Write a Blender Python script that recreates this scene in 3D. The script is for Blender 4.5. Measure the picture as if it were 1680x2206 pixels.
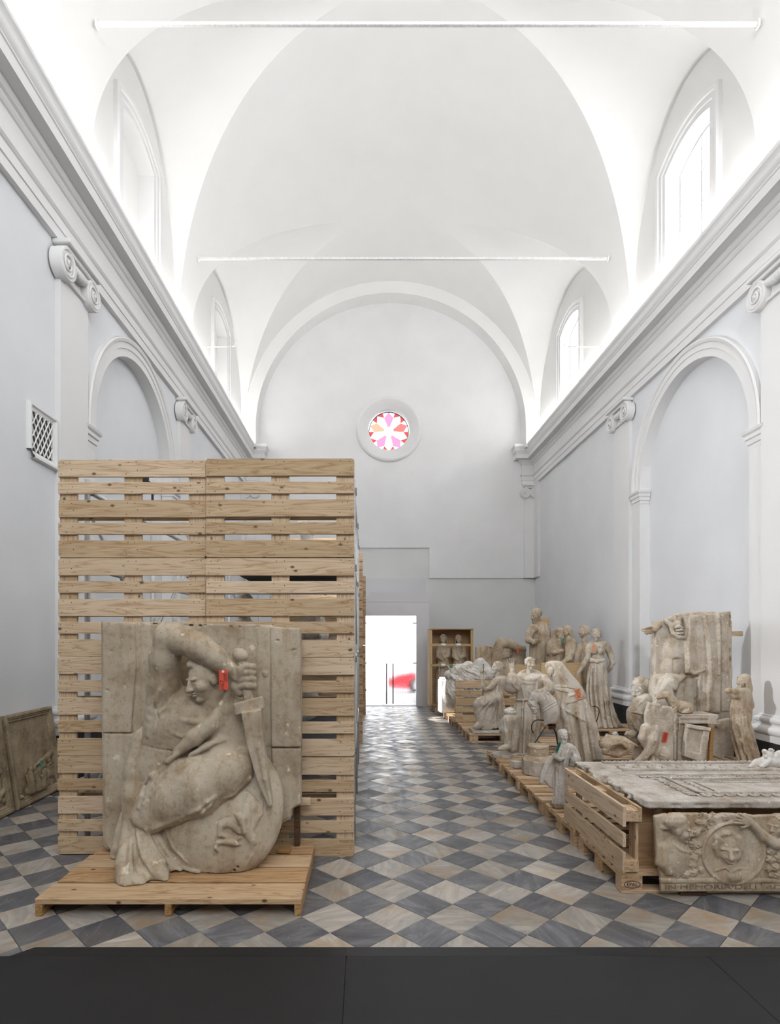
import bpy, math, random
import numpy as np
from mathutils import Vector, Matrix, Euler
random.seed(7); np.random.seed(7)
scene = bpy.context.scene
for o in list(bpy.data.objects): bpy.data.objects.remove(o)
COL = scene.collection
PI = math.pi
# ------------------------------------------------------------------ camera
# photograph 1680 x 2206: vanishing point at (785,1377), focal length 1245 px, eye height 1.755 m
VX, VY, FP, EYE = 785.0, 1377.0, 1245.0, 1.755
cam_d = bpy.data.cameras.new('camera'); cam = bpy.data.objects.new('camera', cam_d); COL.objects.link(cam)
cam.location = (0, 0, EYE); cam.rotation_euler = (PI/2, 0, 0)
cam_d.sensor_fit = 'HORIZONTAL'; cam_d.sensor_width = 36.0; cam_d.lens = 36.0*FP/1680.0
cam_d.shift_x = (840-VX)/1680.0; cam_d.shift_y = (VY-1103)/1680.0
cam_d.clip_start = .05; cam_d.clip_end = 200
scene.camera = cam
# ------------------------------------------------------------------ world, exposure
scene.view_settings.view_transform = 'Standard'; scene.view_settings.look = 'None'
scene.view_settings.gamma = 1.0; scene.view_settings.use_curve_mapping = False
scene.view_settings.exposure = 0.42
world = bpy.data.worlds.new('overcast_sky'); scene.world = world; world.use_nodes = True
wn = world.node_tree.nodes; bgn = wn.get('Background')
bgn.inputs[0].default_value = (0.955, 0.975, 1.0, 1); bgn.inputs[1].default_value = 5.5
CORNICE_LAMP = 32.0          # emission of the lamp strips that lie on the cornices
SUN_PATCH_SPOT = 900.0  # added spot that imitates the patch of sun by the crate
ADDED_WORK_LAMP = 800.0             # unseen lamp added on the rack, set to match the wall shadows

def px(u, v, Y): return ((u-VX)*Y/FP, Y, EYE-(v-VY)*Y/FP)
# ------------------------------------------------------------------ materials
def new_mat(name):
    m = bpy.data.materials.new(name); m.use_nodes = True
    nt = m.node_tree; b = nt.nodes.get('Principled BSDF'); return m, nt, b
def N(nt, t, **kw):
    n = nt.nodes.new(t)
    for k, v in kw.items():
        if k.startswith('i_'):
            key = k[2:]; key = int(key) if key.isdigit() else key.replace('_', ' ')
            n.inputs[key].default_value = v
        else: setattr(n, k, v)
    return n
def L(nt, a, ao, b, bi): nt.links.new(a.outputs[ao], b.inputs[bi])
def rgb(r, g, b):            # sRGB 0..255 to linear
    f = lambda c: (c/255/12.92) if c/255 <= .04045 else ((c/255+.055)/1.055)**2.4
    return (f(r), f(g), f(b), 1)
def ramp(nt, stops, interp='LINEAR'):
    n = nt.nodes.new('ShaderNodeValToRGB'); cr = n.color_ramp; cr.interpolation = interp
    while len(cr.elements) > 1: cr.elements.remove(cr.elements[-1])
    cr.elements[0].position = stops[0][0]; cr.elements[0].color = stops[0][1]
    for p, c in stops[1:]:
        e = cr.elements.new(p); e.color = c
    return n
def coords(nt, scale=(1, 1, 1), rnd=True):
    tc = N(nt, 'ShaderNodeTexCoord'); mp = N(nt, 'ShaderNodeMapping'); mp.inputs['Scale'].default_value = scale
    L(nt, tc, 'Object', mp, 'Vector')
    if rnd:
        oi = N(nt, 'ShaderNodeObjectInfo'); ml = N(nt, 'ShaderNodeMath', operation='MULTIPLY', i_1=57.0)
        L(nt, oi, 'Random', ml, 0); L(nt, ml, 0, mp, 'Location')
    return mp
def plaster_mat(name, base, spread=.04, rough=.85, bump=.04, scale=1.2, fine=60):
    m, nt, b = new_mat(name); c = coords(nt, rnd=False)
    n1 = N(nt, 'ShaderNodeTexNoise'); n1.inputs['Scale'].default_value = scale; n1.inputs['Detail'].default_value = 5
    L(nt, c, 0, n1, 'Vector')
    lo = tuple(max(0, x*(1-spread)) for x in base[:3])+(1,); hi = tuple(min(1, x*(1+spread)) for x in base[:3])+(1,)
    r = ramp(nt, [(.3, lo), (.7, hi)]); L(nt, n1, 0, r, 0); L(nt, r, 0, b, 'Base Color')
    b.inputs['Roughness'].default_value = rough
    n2 = N(nt, 'ShaderNodeTexNoise'); n2.inputs['Scale'].default_value = fine; n2.inputs['Detail'].default_value = 3
    L(nt, c, 0, n2, 'Vector'); bp = N(nt, 'ShaderNodeBump'); bp.inputs['Strength'].default_value = bump; bp.inputs['Distance'].default_value = .02
    L(nt, n2, 0, bp, 'Height'); L(nt, bp, 0, b, 'Normal'); return m
def stone_mat(name, light, mid, dark, patch=2.2, speck=True, bump=.5):
    """old cast plaster: warm patches, brown stains, pale chips and a grainy surface"""
    m, nt, b = new_mat(name); c = coords(nt)
    n1 = N(nt, 'ShaderNodeTexNoise'); n1.inputs['Scale'].default_value = patch; n1.inputs['Detail'].default_value = 6; n1.inputs['Roughness'].default_value = .62
    L(nt, c, 0, n1, 'Vector')
    r1 = ramp(nt, [(.30, dark), (.48, mid), (.68, light)]); L(nt, n1, 0, r1, 0)
    n2 = N(nt, 'ShaderNodeTexNoise'); n2.inputs['Scale'].default_value = patch*9; n2.inputs['Detail'].default_value = 8; n2.inputs['Roughness'].default_value = .7
    L(nt, c, 0, n2, 'Vector')
    r2 = ramp(nt, [(.35, (.74, .68, .6, 1)), (.5, (1, 1, 1, 1)), (.72, (1.0, 1.0, 1.0, 1))]); L(nt, n2, 0, r2, 0)
    mx = N(nt, 'ShaderNodeMix', data_type='RGBA', blend_type='MULTIPLY'); mx.inputs[0].default_value = .8
    L(nt, r1, 0, mx, 6); L(nt, r2, 0, mx, 7)
    mps = N(nt, 'ShaderNodeMapping'); mps.inputs['Scale'].default_value = (9, 9, 1.3); L(nt, c, 0, mps, 0)
    ns = N(nt, 'ShaderNodeTexNoise'); ns.inputs['Scale'].default_value = 1.0; ns.inputs['Detail'].default_value = 5; ns.inputs['Roughness'].default_value = .6; L(nt, mps, 0, ns, 'Vector')
    rs = ramp(nt, [(.36, (.76, .67, .56, 1)), (.50, (1, 1, 1, 1)), (.66, (1.0, 1.0, 1.0, 1))]); L(nt, ns, 0, rs, 0)
    mxs = N(nt, 'ShaderNodeMix', data_type='RGBA', blend_type='MULTIPLY'); mxs.inputs[0].default_value = .75
    L(nt, mx, 2, mxs, 6); L(nt, rs, 0, mxs, 7); mx = mxs
    out = (mx, 2)
    if speck:
        n3 = N(nt, 'ShaderNodeTexNoise'); n3.inputs['Scale'].default_value = patch*5; n3.inputs['Detail'].default_value = 5
        mp = N(nt, 'ShaderNodeMapping'); mp.inputs['Location'].default_value = (9, 4, 2); L(nt, c, 0, mp, 0); L(nt, mp, 0, n3, 'Vector')
        r3 = ramp(nt, [(.66, (0, 0, 0, 1)), (.72, (1, 1, 1, 1))]); L(nt, n3, 0, r3, 0)
        mx2 = N(nt, 'ShaderNodeMix', data_type='RGBA'); L(nt, r3, 0, mx2, 0); L(nt, mx, 2, mx2, 6); mx2.inputs[7].default_value = tuple(min(1, x*1.25) for x in light[:3])+(1,)
        out = (mx2, 2)
    L(nt, out[0], out[1], b, 'Base Color'); b.inputs['Roughness'].default_value = .9
    n4 = N(nt, 'ShaderNodeTexNoise'); n4.inputs['Scale'].default_value = 55; n4.inputs['Detail'].default_value = 6; n4.inputs['Roughness'].default_value = .7
    L(nt, c, 0, n4, 'Vector'); bp = N(nt, 'ShaderNodeBump'); bp.inputs['Strength'].default_value = bump; bp.inputs['Distance'].default_value = .006
    L(nt, n4, 0, bp, 'Height'); L(nt, bp, 0, b, 'Normal'); return m
def wood_mat(name, light, mid, dark, knots=True, rough=.7):
    """pine with grain along local x"""
    m, nt, b = new_mat(name)
    c = coords(nt, (1.1, 16, 16))
    n1 = N(nt, 'ShaderNodeTexNoise'); n1.inputs['Scale'].default_value = 1.0; n1.inputs['Detail'].default_value = 4; n1.inputs['Distortion'].default_value = .9
    L(nt, c, 0, n1, 'Vector')
    mu = N(nt, 'ShaderNodeMath', operation='MULTIPLY', i_1=13.0); L(nt, n1, 0, mu, 0)
    fr = N(nt, 'ShaderNodeMath', operation='PINGPONG', i_1=1.0); L(nt, mu, 0, fr, 0)
    r1 = ramp(nt, [(0, dark), (.25, mid), (1, light)]); L(nt, fr, 0, r1, 0)
    oi = N(nt, 'ShaderNodeObjectInfo')
    hs = N(nt, 'ShaderNodeHueSaturation'); L(nt, r1, 0, hs, 'Color')
    mr = N(nt, 'ShaderNodeMapRange'); mr.inputs['To Min'].default_value = .78; mr.inputs['To Max'].default_value = 1.14; L(nt, oi, 'Random', mr, 0); L(nt, mr, 0, hs, 'Value')
    mr2 = N(nt, 'ShaderNodeMapRange'); mr2.inputs['To Min'].default_value = 1.12; mr2.inputs['To Max'].default_value = .85; L(nt, oi, 'Random', mr2, 0); L(nt, mr2, 0, hs, 'Saturation')
    src = hs
    if knots:
        c2 = coords(nt, (5.5, 9, 9)); vo = N(nt, 'ShaderNodeTexVoronoi'); vo.inputs['Scale'].default_value = 1.0; L(nt, c2, 0, vo, 'Vector')
        rk = ramp(nt, [(.06, (1, 1, 1, 1)), (.13, (0, 0, 0, 1))]); L(nt, vo, 'Distance', rk, 0)
        mk = N(nt, 'ShaderNodeMix', data_type='RGBA'); L(nt, rk, 0, mk, 0); L(nt, hs, 0, mk, 6); mk.inputs[7].default_value = tuple(x*.30 for x in dark[:3])+(1,)
        L(nt, mk, 2, b, 'Base Color')
    else: L(nt, hs, 0, b, 'Base Color')
    b.inputs['Roughness'].default_value = rough
    bp = N(nt, 'ShaderNodeBump'); bp.inputs['Strength'].default_value = .15; bp.inputs['Distance'].default_value = .003; L(nt, fr, 0, bp, 'Height'); L(nt, bp, 0, b, 'Normal')
    return m
def flat_mat(name, col, rough=.6, metal=0.0, emit=None, es=1.0):
    m, nt, b = new_mat(name); b.inputs['Base Color'].default_value = col; b.inputs['Roughness'].default_value = rough; b.inputs['Metallic'].default_value = metal
    c = coords(nt); n = N(nt, 'ShaderNodeTexNoise'); n.inputs['Scale'].default_value = 30; n.inputs['Detail'].default_value = 4; L(nt, c, 0, n, 'Vector')
    r = ramp(nt, [(.3, tuple(x*.86 for x in col[:3])+(1,)), (.7, tuple(min(1, x*1.1) for x in col[:3])+(1,))]); L(nt, n, 0, r, 0); L(nt, r, 0, b, 'Base Color')
    if emit: b.inputs['Emission Color'].default_value = emit; b.inputs['Emission Strength'].default_value = es
    return m
M = {}
M['vault'] = plaster_mat('vault_plaster', rgb(236, 235, 233), .015, bump=.02)
M['trim'] = plaster_mat('white_trim_plaster', rgb(228, 227, 226), .02, bump=.03)
M['wall'] = plaster_mat('pale_grey_blue_plaster', rgb(224, 225, 227), .035, bump=.05, scale=.9)
M['endwall'] = plaster_mat('end_wall_plaster', rgb(229, 228, 228), .03, bump=.05)
M['endlow'] = plaster_mat('lower_end_wall_plaster', rgb(218, 218, 216), .03, bump=.05)
M['portal'] = plaster_mat('portal_paint', rgb(212, 211, 214), .01, bump=.01)
M['black_stone'] = plaster_mat('black_stone', rgb(38, 38, 40), .3, rough=.5, scale=6)
M['black_board'] = plaster_mat('black_painted_plywood', rgb(20, 20, 22), .15, rough=.62, bump=.02, scale=2.2)
M['pine'] = wood_mat('pine_pallet_wood', rgb(208, 184, 152), rgb(196, 169, 135), rgb(172, 140, 105))
M['pine_old'] = wood_mat('weathered_pallet_wood', rgb(200, 170, 134), rgb(184, 152, 116), rgb(152, 118, 84))
M['plank'] = wood_mat('platform_plank_wood', rgb(190, 154, 108), rgb(172, 132, 86), rgb(138, 98, 58))
M['plank_pale'] = wood_mat('pale_platform_plank_wood', rgb(196, 164, 122), rgb(182, 148, 106), rgb(154, 118, 80))
M['brown_board'] = wood_mat('brown_board', rgb(178, 142, 98), rgb(168, 130, 86), rgb(150, 112, 72), knots=False)
M['fibre'] = wood_mat('tan_fibreboard', rgb(196, 166, 120), rgb(190, 160, 114), rgb(180, 150, 104), knots=False)
M['dark_wood'] = wood_mat('dark_old_wood', rgb(96, 70, 48), rgb(80, 58, 40), rgb(56, 40, 28))
M['stone_big'] = stone_mat('old_plaster_relief', rgb(202, 190, 170), rgb(184, 170, 149), rgb(158, 140, 117), patch=2.6, bump=.6)
M['stone'] = stone_mat('statue_plaster', rgb(214, 206, 194), rgb(196, 185, 169), rgb(160, 142, 121), patch=4.2)
M['stone_warm'] = stone_mat('statue_plaster_warm', rgb(206, 193, 174), rgb(188, 171, 148), rgb(152, 130, 104), patch=4.5)
M['stone_grey'] = stone_mat('statue_plaster_grey', rgb(216, 211, 204), rgb(194, 186, 176), rgb(158, 145, 131), patch=4.2)
M['stone_pale'] = stone_mat('pale_plaster', rgb(232, 230, 226), rgb(218, 213, 206), rgb(196, 188, 176), patch=3.5, speck=False)
M['stone_dark'] = stone_mat('dusty_brown_plaster', rgb(168, 152, 126), rgb(146, 130, 105), rgb(112, 96, 76), patch=5)
M['iron'] = flat_mat('black_iron', rgb(48, 46, 46), .5, .6)
M['nail'] = flat_mat('nail_head', rgb(62, 52, 46), .5, .3)
M['pipe'] = flat_mat('galvanised_pipe', rgb(196, 198, 200), .4, .3)
M['clamp'] = flat_mat('pipe_clamp', rgb(120, 120, 118), .45, .6)
M['shelf'] = flat_mat('dark_shelf_board', rgb(72, 72, 72), .7)
M['tag_red'] = flat_mat('red_tag_card', rgb(222, 84, 62), .6)
M['tag_orange'] = flat_mat('orange_tag_card', rgb(226, 150, 112), .6)
M['tag_green'] = flat_mat('green_tag_card', rgb(50, 148, 126), .6)
M['ink'] = flat_mat('black_ink', rgb(52, 40, 36), .8)
M['white_paint'] = flat_mat('white_paint', rgb(226, 225, 224), .5)
M['lamp'] = flat_mat('lamp_strip', rgb(250, 250, 250), .5, emit=(1, .985, .96, 1), es=CORNICE_LAMP)
M['white_card'] = flat_mat('white_carton', rgb(236, 236, 236), .7)
def glass_mat(name, col, gloss=.06):
    m, nt, b = new_mat(name); nt.nodes.remove(b); out = nt.nodes.get('Material Output')
    t = N(nt, 'ShaderNodeBsdfTransparent'); t.inputs[0].default_value = col
    g = N(nt, 'ShaderNodeBsdfGlossy'); g.inputs['Roughness'].default_value = .05
    mx = N(nt, 'ShaderNodeMixShader'); mx.inputs[0].default_value = gloss
    L(nt, t, 0, mx, 1); L(nt, g, 0, mx, 2); L(nt, mx, 0, out, 'Surface'); return m
M['glass'] = glass_mat('window_glass', (.95, .97, 1, 1))
M['rose_white'] = glass_mat('rose_glass_clear', (.9, .92, .95, 1))
M['rose_pink'] = glass_mat('rose_glass_pink', (.19, .068, .115, 1), .02)
M['rose_salmon'] = glass_mat('rose_glass_salmon', (.18, .045, .042, 1), .02)
M['rose_peach'] = glass_mat('rose_glass_peach', (.19, .098, .065, 1), .02)
M['rose_red'] = glass_mat('rose_glass_red', (.14, .018, .018, 1), .02)
M['lead'] = flat_mat('lead_came', rgb(120, 112, 110), .6, .3)
# ------------------------------------------------------------------ mesh helpers
def mesh(name, verts, faces, mat=None, smooth=False):
    me = bpy.data.meshes.new(name); me.from_pydata([tuple(v) for v in verts], [], faces)
    if smooth: me.polygons.foreach_set('use_smooth', [True]*len(me.polygons))
    if mat is not None:
        for mm in (mat if isinstance(mat, (list, tuple)) else [mat]): me.materials.append(mm)
    me.update(); return me
def obj(name, me, parent=None, loc=(0, 0, 0), rot=None):
    o = bpy.data.objects.new(name, me); COL.objects.link(o); o.location = loc
    if rot is not None: o.rotation_euler = rot
    if parent is not None: o.parent = parent
    return o
def tag(o, label=None, cat=None, group=None, kind=None):
    if label: o['label'] = label
    if cat: o['category'] = cat
    if group: o['group'] = group
    if kind: o['kind'] = kind
    return o
def thing(name, label, cat, loc=(0, 0, 0), rot=None, group=None):
    o = bpy.data.objects.new(name, None); COL.objects.link(o); o.location = loc; o.empty_display_size = .1
    if rot is not None: o.rotation_euler = rot
    return tag(o, label, cat, group)
def struct(name, me, label=None, cat=None, parent=None):
    o = obj(name, me, parent); 
    if parent is None: tag(o, label, cat, kind='structure')
    return o
class MB:
    """collects shapes for one mesh"""
    def __init__(s): s.v = []; s.f = []
    def add(s, vs, fs):
        b = len(s.v); s.v += [tuple(v) for v in vs]; s.f += [tuple(i+b for i in f) for f in fs]; return s
    def box(s, c, h, bev=0.0, mat=None):
        x, y, z = h
        if bev <= 0:
            vs = [(sx*x, sy*y, sz*z) for sz in (-1, 1) for sy in (-1, 1) for sx in (-1, 1)]
            fs = [(0, 2, 3, 1), (4, 5, 7, 6), (0, 1, 5, 4), (2, 6, 7, 3), (0, 4, 6, 2), (1, 3, 7, 5)]
        else:
            b = min(bev, x*.49, y*.49, z*.49); vs = []; 
            for sz in (-1, 1):
                for sy in (-1, 1):
                    for sx in (-1, 1):
                        vs += [(sx*x, sy*(y-b), sz*(z-b)), (sx*(x-b), sy*y, sz*(z-b)), (sx*(x-b), sy*(y-b), sz*z)]
            I = lambda sx, sy, sz, k: (((sz > 0)*4+(sy > 0)*2+(sx > 0))*3+k)
            fs = []
            for sgn in (-1, 1):
                q = [I(sgn, -1, -1, 0), I(sgn, 1, -1, 0), I(sgn, 1, 1, 0), I(sgn, -1, 1, 0)]; fs.append(q if sgn > 0 else q[::-1])
                q = [I(-1, sgn, -1, 1), I(1, sgn, -1, 1), I(1, sgn, 1, 1), I(-1, sgn, 1, 1)]; fs.append(q[::-1] if sgn > 0 else q)
                q = [I(-1, -1, sgn, 2), I(1, -1, sgn, 2), I(1, 1, sgn, 2), I(-1, 1, sgn, 2)]; fs.append(q if sgn > 0 else q[::-1])
            for a in (-1, 1):
                for c2 in (-1, 1):
                    q = [I(-1, a, c2, 1), I(1, a, c2, 1), I(1, a, c2, 2), I(-1, a, c2, 2)]; fs.append(q if a*c2 > 0 else q[::-1])
                    q = [I(a, -1, c2, 0), I(a, 1, c2, 0), I(a, 1, c2, 2), I(a, -1, c2, 2)]; fs.append(q[::-1] if a*c2 > 0 else q)
                    q = [I(a, c2, -1, 0), I(a, c2, 1, 0), I(a, c2, 1, 1), I(a, c2, -1, 1)]; fs.append(q if a*c2 < 0 else q[::-1])
            for sx in (-1, 1):
                for sy in (-1, 1):
                    for sz in (-1, 1):
                        q = [I(sx, sy, sz, 0), I(sx, sy, sz, 1), I(sx, sy, sz, 2)]; fs.append(q if sx*sy*sz > 0 else q[::-1])
        if mat is not None: vs = [mat @ Vector(v) for v in vs]
        return s.add([(v[0]+c[0], v[1]+c[1], v[2]+c[2]) for v in vs], fs)
    def tube(s, pts, r, n=8, caps=True):
        pts = [Vector(p) for p in pts]; rs = r if isinstance(r, (list, tuple)) else [r]*len(pts)
        vs = []; fs = []; up = None
        for i, p in enumerate(pts):
            t = (pts[min(i+1, len(pts)-1)]-pts[max(i-1, 0)]).normalized()
            if up is None:
                up = Vector((0, 0, 1)) if abs(t.z) < .9 else Vector((1, 0, 0))
            a = t.cross(up).normalized(); up = a.cross(t).normalized()
            for k in range(n):
                w = 2*PI*k/n; vs.append(p+(a*math.cos(w)+up*math.sin(w))*rs[i])
        for i in range(len(pts)-1):
            for k in range(n): fs.append((i*n+k, i*n+(k+1) % n, (i+1)*n+(k+1) % n, (i+1)*n+k))
        if caps: fs.append(tuple(range(n))[::-1]); fs.append(tuple((len(pts)-1)*n+k for k in range(n)))
        return s.add(vs, fs)
    def lathe(s, c, prof, n=24):
        vs = []; fs = []
        for r, z in prof:
            for k in range(n): w = 2*PI*k/n; vs.append((c[0]+r*math.cos(w), c[1]+r*math.sin(w), c[2]+z))
        for i in range(len(prof)-1):
            for k in range(n): fs.append((i*n+k, i*n+(k+1) % n, (i+1)*n+(k+1) % n, (i+1)*n+k))
        fs.append(tuple(range(n))[::-1]); fs.append(tuple((len(prof)-1)*n+k for k in range(n)))
        return s.add(vs, fs)
    def prism(s, poly, y0, y1):
        """outline in (x,z), extruded along y"""
        n = len(poly); vs = [(x, y0, z) for x, z in poly]+[(x, y1, z) for x, z in poly]
        fs = [tuple(range(n)), tuple(range(2*n-1, n-1, -1))]+[(i, i+n, (i+1) % n+n, (i+1) % n) for i in range(n)]
        return s.add(vs, fs)
    def me(s, name, mat, smooth=False): return mesh(name, s.v, s.f, mat, smooth)
def sweep_plan(profile, path, side=1):
    """sweep a (depth, z) profile along a plan path with mitred corners; depth is measured to the left of travel (side=1)"""
    P = [Vector(p) for p in path]; n = len(P); vs = []
    nor = []
    for i in range(n-1):
        d = (P[i+1]-P[i]).normalized(); nor.append(Vector((-d.y, d.x))*side)
    for i in range(n):
        if i == 0: m = nor[0]
        elif i == n-1: m = nor[-1]
        else:
            a, b = nor[i-1], nor[i]; m = (a+b)/(1+a.dot(b))
        for d, z in profile: vs.append((P[i].x+m.x*d, P[i].y+m.y*d, z))
    k = len(profile); fs = []
    for i in range(n-1):
        for j in range(k-1):
            q = (i*k+j, (i+1)*k+j, (i+1)*k+j+1, i*k+j+1); fs.append(q if side < 0 else q[::-1])
    fs.append(tuple(range(k))); fs.append(tuple((n-1)*k+j for j in range(k))[::-1])
    return vs, fs
def sweep_wall(profile, path, X, sgn):
    """sweep a (offset, depth) profile along a path (y,z) drawn on the wall plane x=X; depth goes to x = X - sgn*depth, offset to the left of travel"""
    P = [Vector(p) for p in path]; n = len(P); vs = []; nor = []
    for i in range(n-1):
        d = (P[i+1]-P[i]).normalized(); nor.append(Vector((-d.y, d.x)))
    for i in range(n):
        if i == 0: m = nor[0]
        elif i == n-1: m = nor[-1]
        else:
            a, b = nor[i-1], nor[i]; m = (a+b)/(1+a.dot(b))
        for o_, d in profile: vs.append((X-sgn*d, P[i].x+m.x*o_, P[i].y+m.y*o_))
    k = len(profile); fs = []
    for i in range(n-1):
        for j in range(k-1): fs.append((i*k+j, (i+1)*k+j, (i+1)*k+j+1, i*k+j+1))
    return vs, fs
# ================================================================== the church hall
XL, XR, XC, YB, YF = -3.75, 5.35, 0.80, -4.0, 18.1
ZC, RV = EYE+6.42, 4.47                  # main vault: springing height and radius
ZL = EYE+6.60                            # lunette springing
LUN = [(0.35, 1.85, 2.7), (5.0, 1.85, 2.7), (9.62, 1.85, 2.7), (15.0, 2.7, 2.6)]
ZT = 7.745                               # top of the cornice
def lun_at(y):
    for c, a, b in LUN:
        if abs(y-c) < a: return c, a, b
    return None
def strips(mp, t0, t1, zlo, zhi, hole=None, depth=.2, back=False, n=40, coarse=24):
    """a wall face in vertical strips with one opening (ta,tb,zb(t),zt(t)), its reveal and, if wanted, its back"""
    mb = MB(); rv = MB(); bk = MB()
    ts = list(np.linspace(t0, t1, coarse+1))
    if hole:
        ta, tb, zb, zt = hole
        ts = [t for t in ts if t < ta-1e-6 or t > tb+1e-6]+list(np.linspace(ta, tb, n+1)); ts.sort()
    for a, b in zip(ts[:-1], ts[1:]):
        if hole and a > ta-1e-6 and b < tb+1e-6:
            mb.add([mp(a, zlo(a), 0), mp(b, zlo(b), 0), mp(b, zb(b), 0), mp(a, zb(a), 0)], [(0, 1, 2, 3)])
            mb.add([mp(a, zt(a), 0), mp(b, zt(b), 0), mp(b, zhi(b), 0), mp(a, zhi(a), 0)], [(0, 1, 2, 3)])
            rv.add([mp(a, zt(a), 0), mp(b, zt(b), 0), mp(b, zt(b), depth), mp(a, zt(a), depth)], [(0, 1, 2, 3)])
            rv.add([mp(a, zb(a), 0), mp(b, zb(b), 0), mp(b, zb(b), depth), mp(a, zb(a), depth)], [(0, 1, 2, 3)])
            if back: bk.add([mp(a, zb(a), depth), mp(b, zb(b), depth), mp(b, zt(b), depth), mp(a, zt(a), depth)], [(0, 1, 2, 3)])
        else:
            mb.add([mp(a, zlo(a), 0), mp(b, zlo(b), 0), mp(b, zhi(b), 0), mp(a, zhi(a), 0)], [(0, 1, 2, 3)])
    if hole:
        for t in (ta, tb):
            if zt(t)-zb(t) > .01: rv.add([mp(t, zb(t), 0), mp(t, zt(t), 0), mp(t, zt(t), depth), mp(t, zb(t), depth)], [(0, 1, 2, 3)])
    return mb, rv, bk
# ---- vault
def build_vault():
    ys = set(np.round(np.linspace(YB, YF, 111), 4))
    for c, a, b in LUN:
        for w in np.linspace(-PI/2, PI/2, 61): ys.add(round(float(c+a*math.sin(w)), 5))
    ys = sorted(ys); NM, NC = 64, 14
    rows = []
    main = lambda u: ZC+RV*math.sqrt(max(0, 1-u*u))
    for y in ys:
        l = lun_at(y); ug = 1.0; cell = None
        if l:
            c, a, b = l; e = math.sqrt(max(0, 1-((y-c)/a)**2)); bc = RV-(ZL-ZC)-.015
            cell = lambda u, e=e, b=b: ZL+(b+(bc-b)*math.sin(PI/2*(1-min(1, u))))*e
            lo, hi = 0.0, 1.0
            for _ in range(40):
                m_ = (lo+hi)/2
                if cell(m_) > main(m_): hi = m_
                else: lo = m_
            ug = (lo+hi)/2
        rows.append((y, ug, cell))
    vs = []; fs = []
    for y, ug, cell in rows:
        a0 = math.acos(min(1, ug))
        for k in range(NM+1):
            w = a0+(PI-2*a0)*k/NM; vs.append((XC+RV*math.cos(w), y, ZC+RV*math.sin(w)))
    for i in range(len(rows)-1):
        for k in range(NM): fs.append((i*(NM+1)+k, i*(NM+1)+k+1, (i+1)*(NM+1)+k+1, (i+1)*(NM+1)+k))
    for sg in (-1, 1):
        for c, a, b in LUN:
            base = len(vs); sel = [r for r in rows if r[2]]
            sel = [r for r in sel if abs(r[0]-c) < a]
            for y, ug, cell in sel:
                for k in range(NC+1):
                    u = ug+(4.55/RV-ug)*k/NC; vs.append((XC+sg*RV*u, y, cell(u)))
            for i in range(len(sel)-1):
                for k in range(NC): fs.append((base+i*(NC+1)+k, base+i*(NC+1)+k+1, base+(i+1)*(NC+1)+k+1, base+(i+1)*(NC+1)+k))
    me = mesh('vault', vs, fs, M['vault'], True)
    o = struct('ceiling', me, 'white lunette vault spanning the whole hall', 'vault')
    mb = MB()                                    # the wall strips between the lunettes, above the cornice
    for sg in (-1, 1):
        e = [YB]
        for c, a, b in LUN: e += [c-a, c+a]
        e.append(YF)
        x0, x1 = XC+sg*RV, XC+sg*4.56
        for a, b in zip(e[0::2], e[1::2]):
            mb.add([(x0, a, 7.6), (x0, b, 7.6), (x0, b, ZC+.02), (x0, a, ZC+.02)], [(0, 1, 2, 3)])
            for t in (a, b): mb.add([(x0, t, 7.6), (x1, t, 7.6), (x1, t, ZL+.05), (x0, t, ZL+.05)], [(0, 1, 2, 3)])
    struct('springer', mb.me('springer', M['vault']), parent=o)
    # rib against the end wall
    mb = MB(); n = 64; r0 = 4.11; ya, yb = 17.56, YF
    pr = [(r0, yb), (r0, ya), (4.5, ya)]
    vs = []; fs = []
    for k in range(n+1):
        w = PI*k/n
        for r, y in pr: vs.append((XC+r*math.cos(w), y, ZC+r*math.sin(w)))
    for k in range(n):
        for j in range(2): fs.append((k*3+j, k*3+j+1, (k+1)*3+j+1, (k+1)*3+j))
    mb.add(vs, fs)
    for sg in (-1, 1):
        x0, x1 = XC+sg*r0, XC+sg*4.5
        mb.add([(x0, yb, 7.6), (x0, ya, 7.6), (x0, ya, ZC), (x0, yb, ZC)], [(0, 1, 2, 3)]); mb.add([(x0, ya, 7.6), (x1, ya, 7.6), (x1, ya, ZC), (x0, ya, ZC)], [(0, 1, 2, 3)])
    struct('end_rib', mb.me('end_rib', M['vault']), parent=o)
    return o
vault = build_vault()
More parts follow.
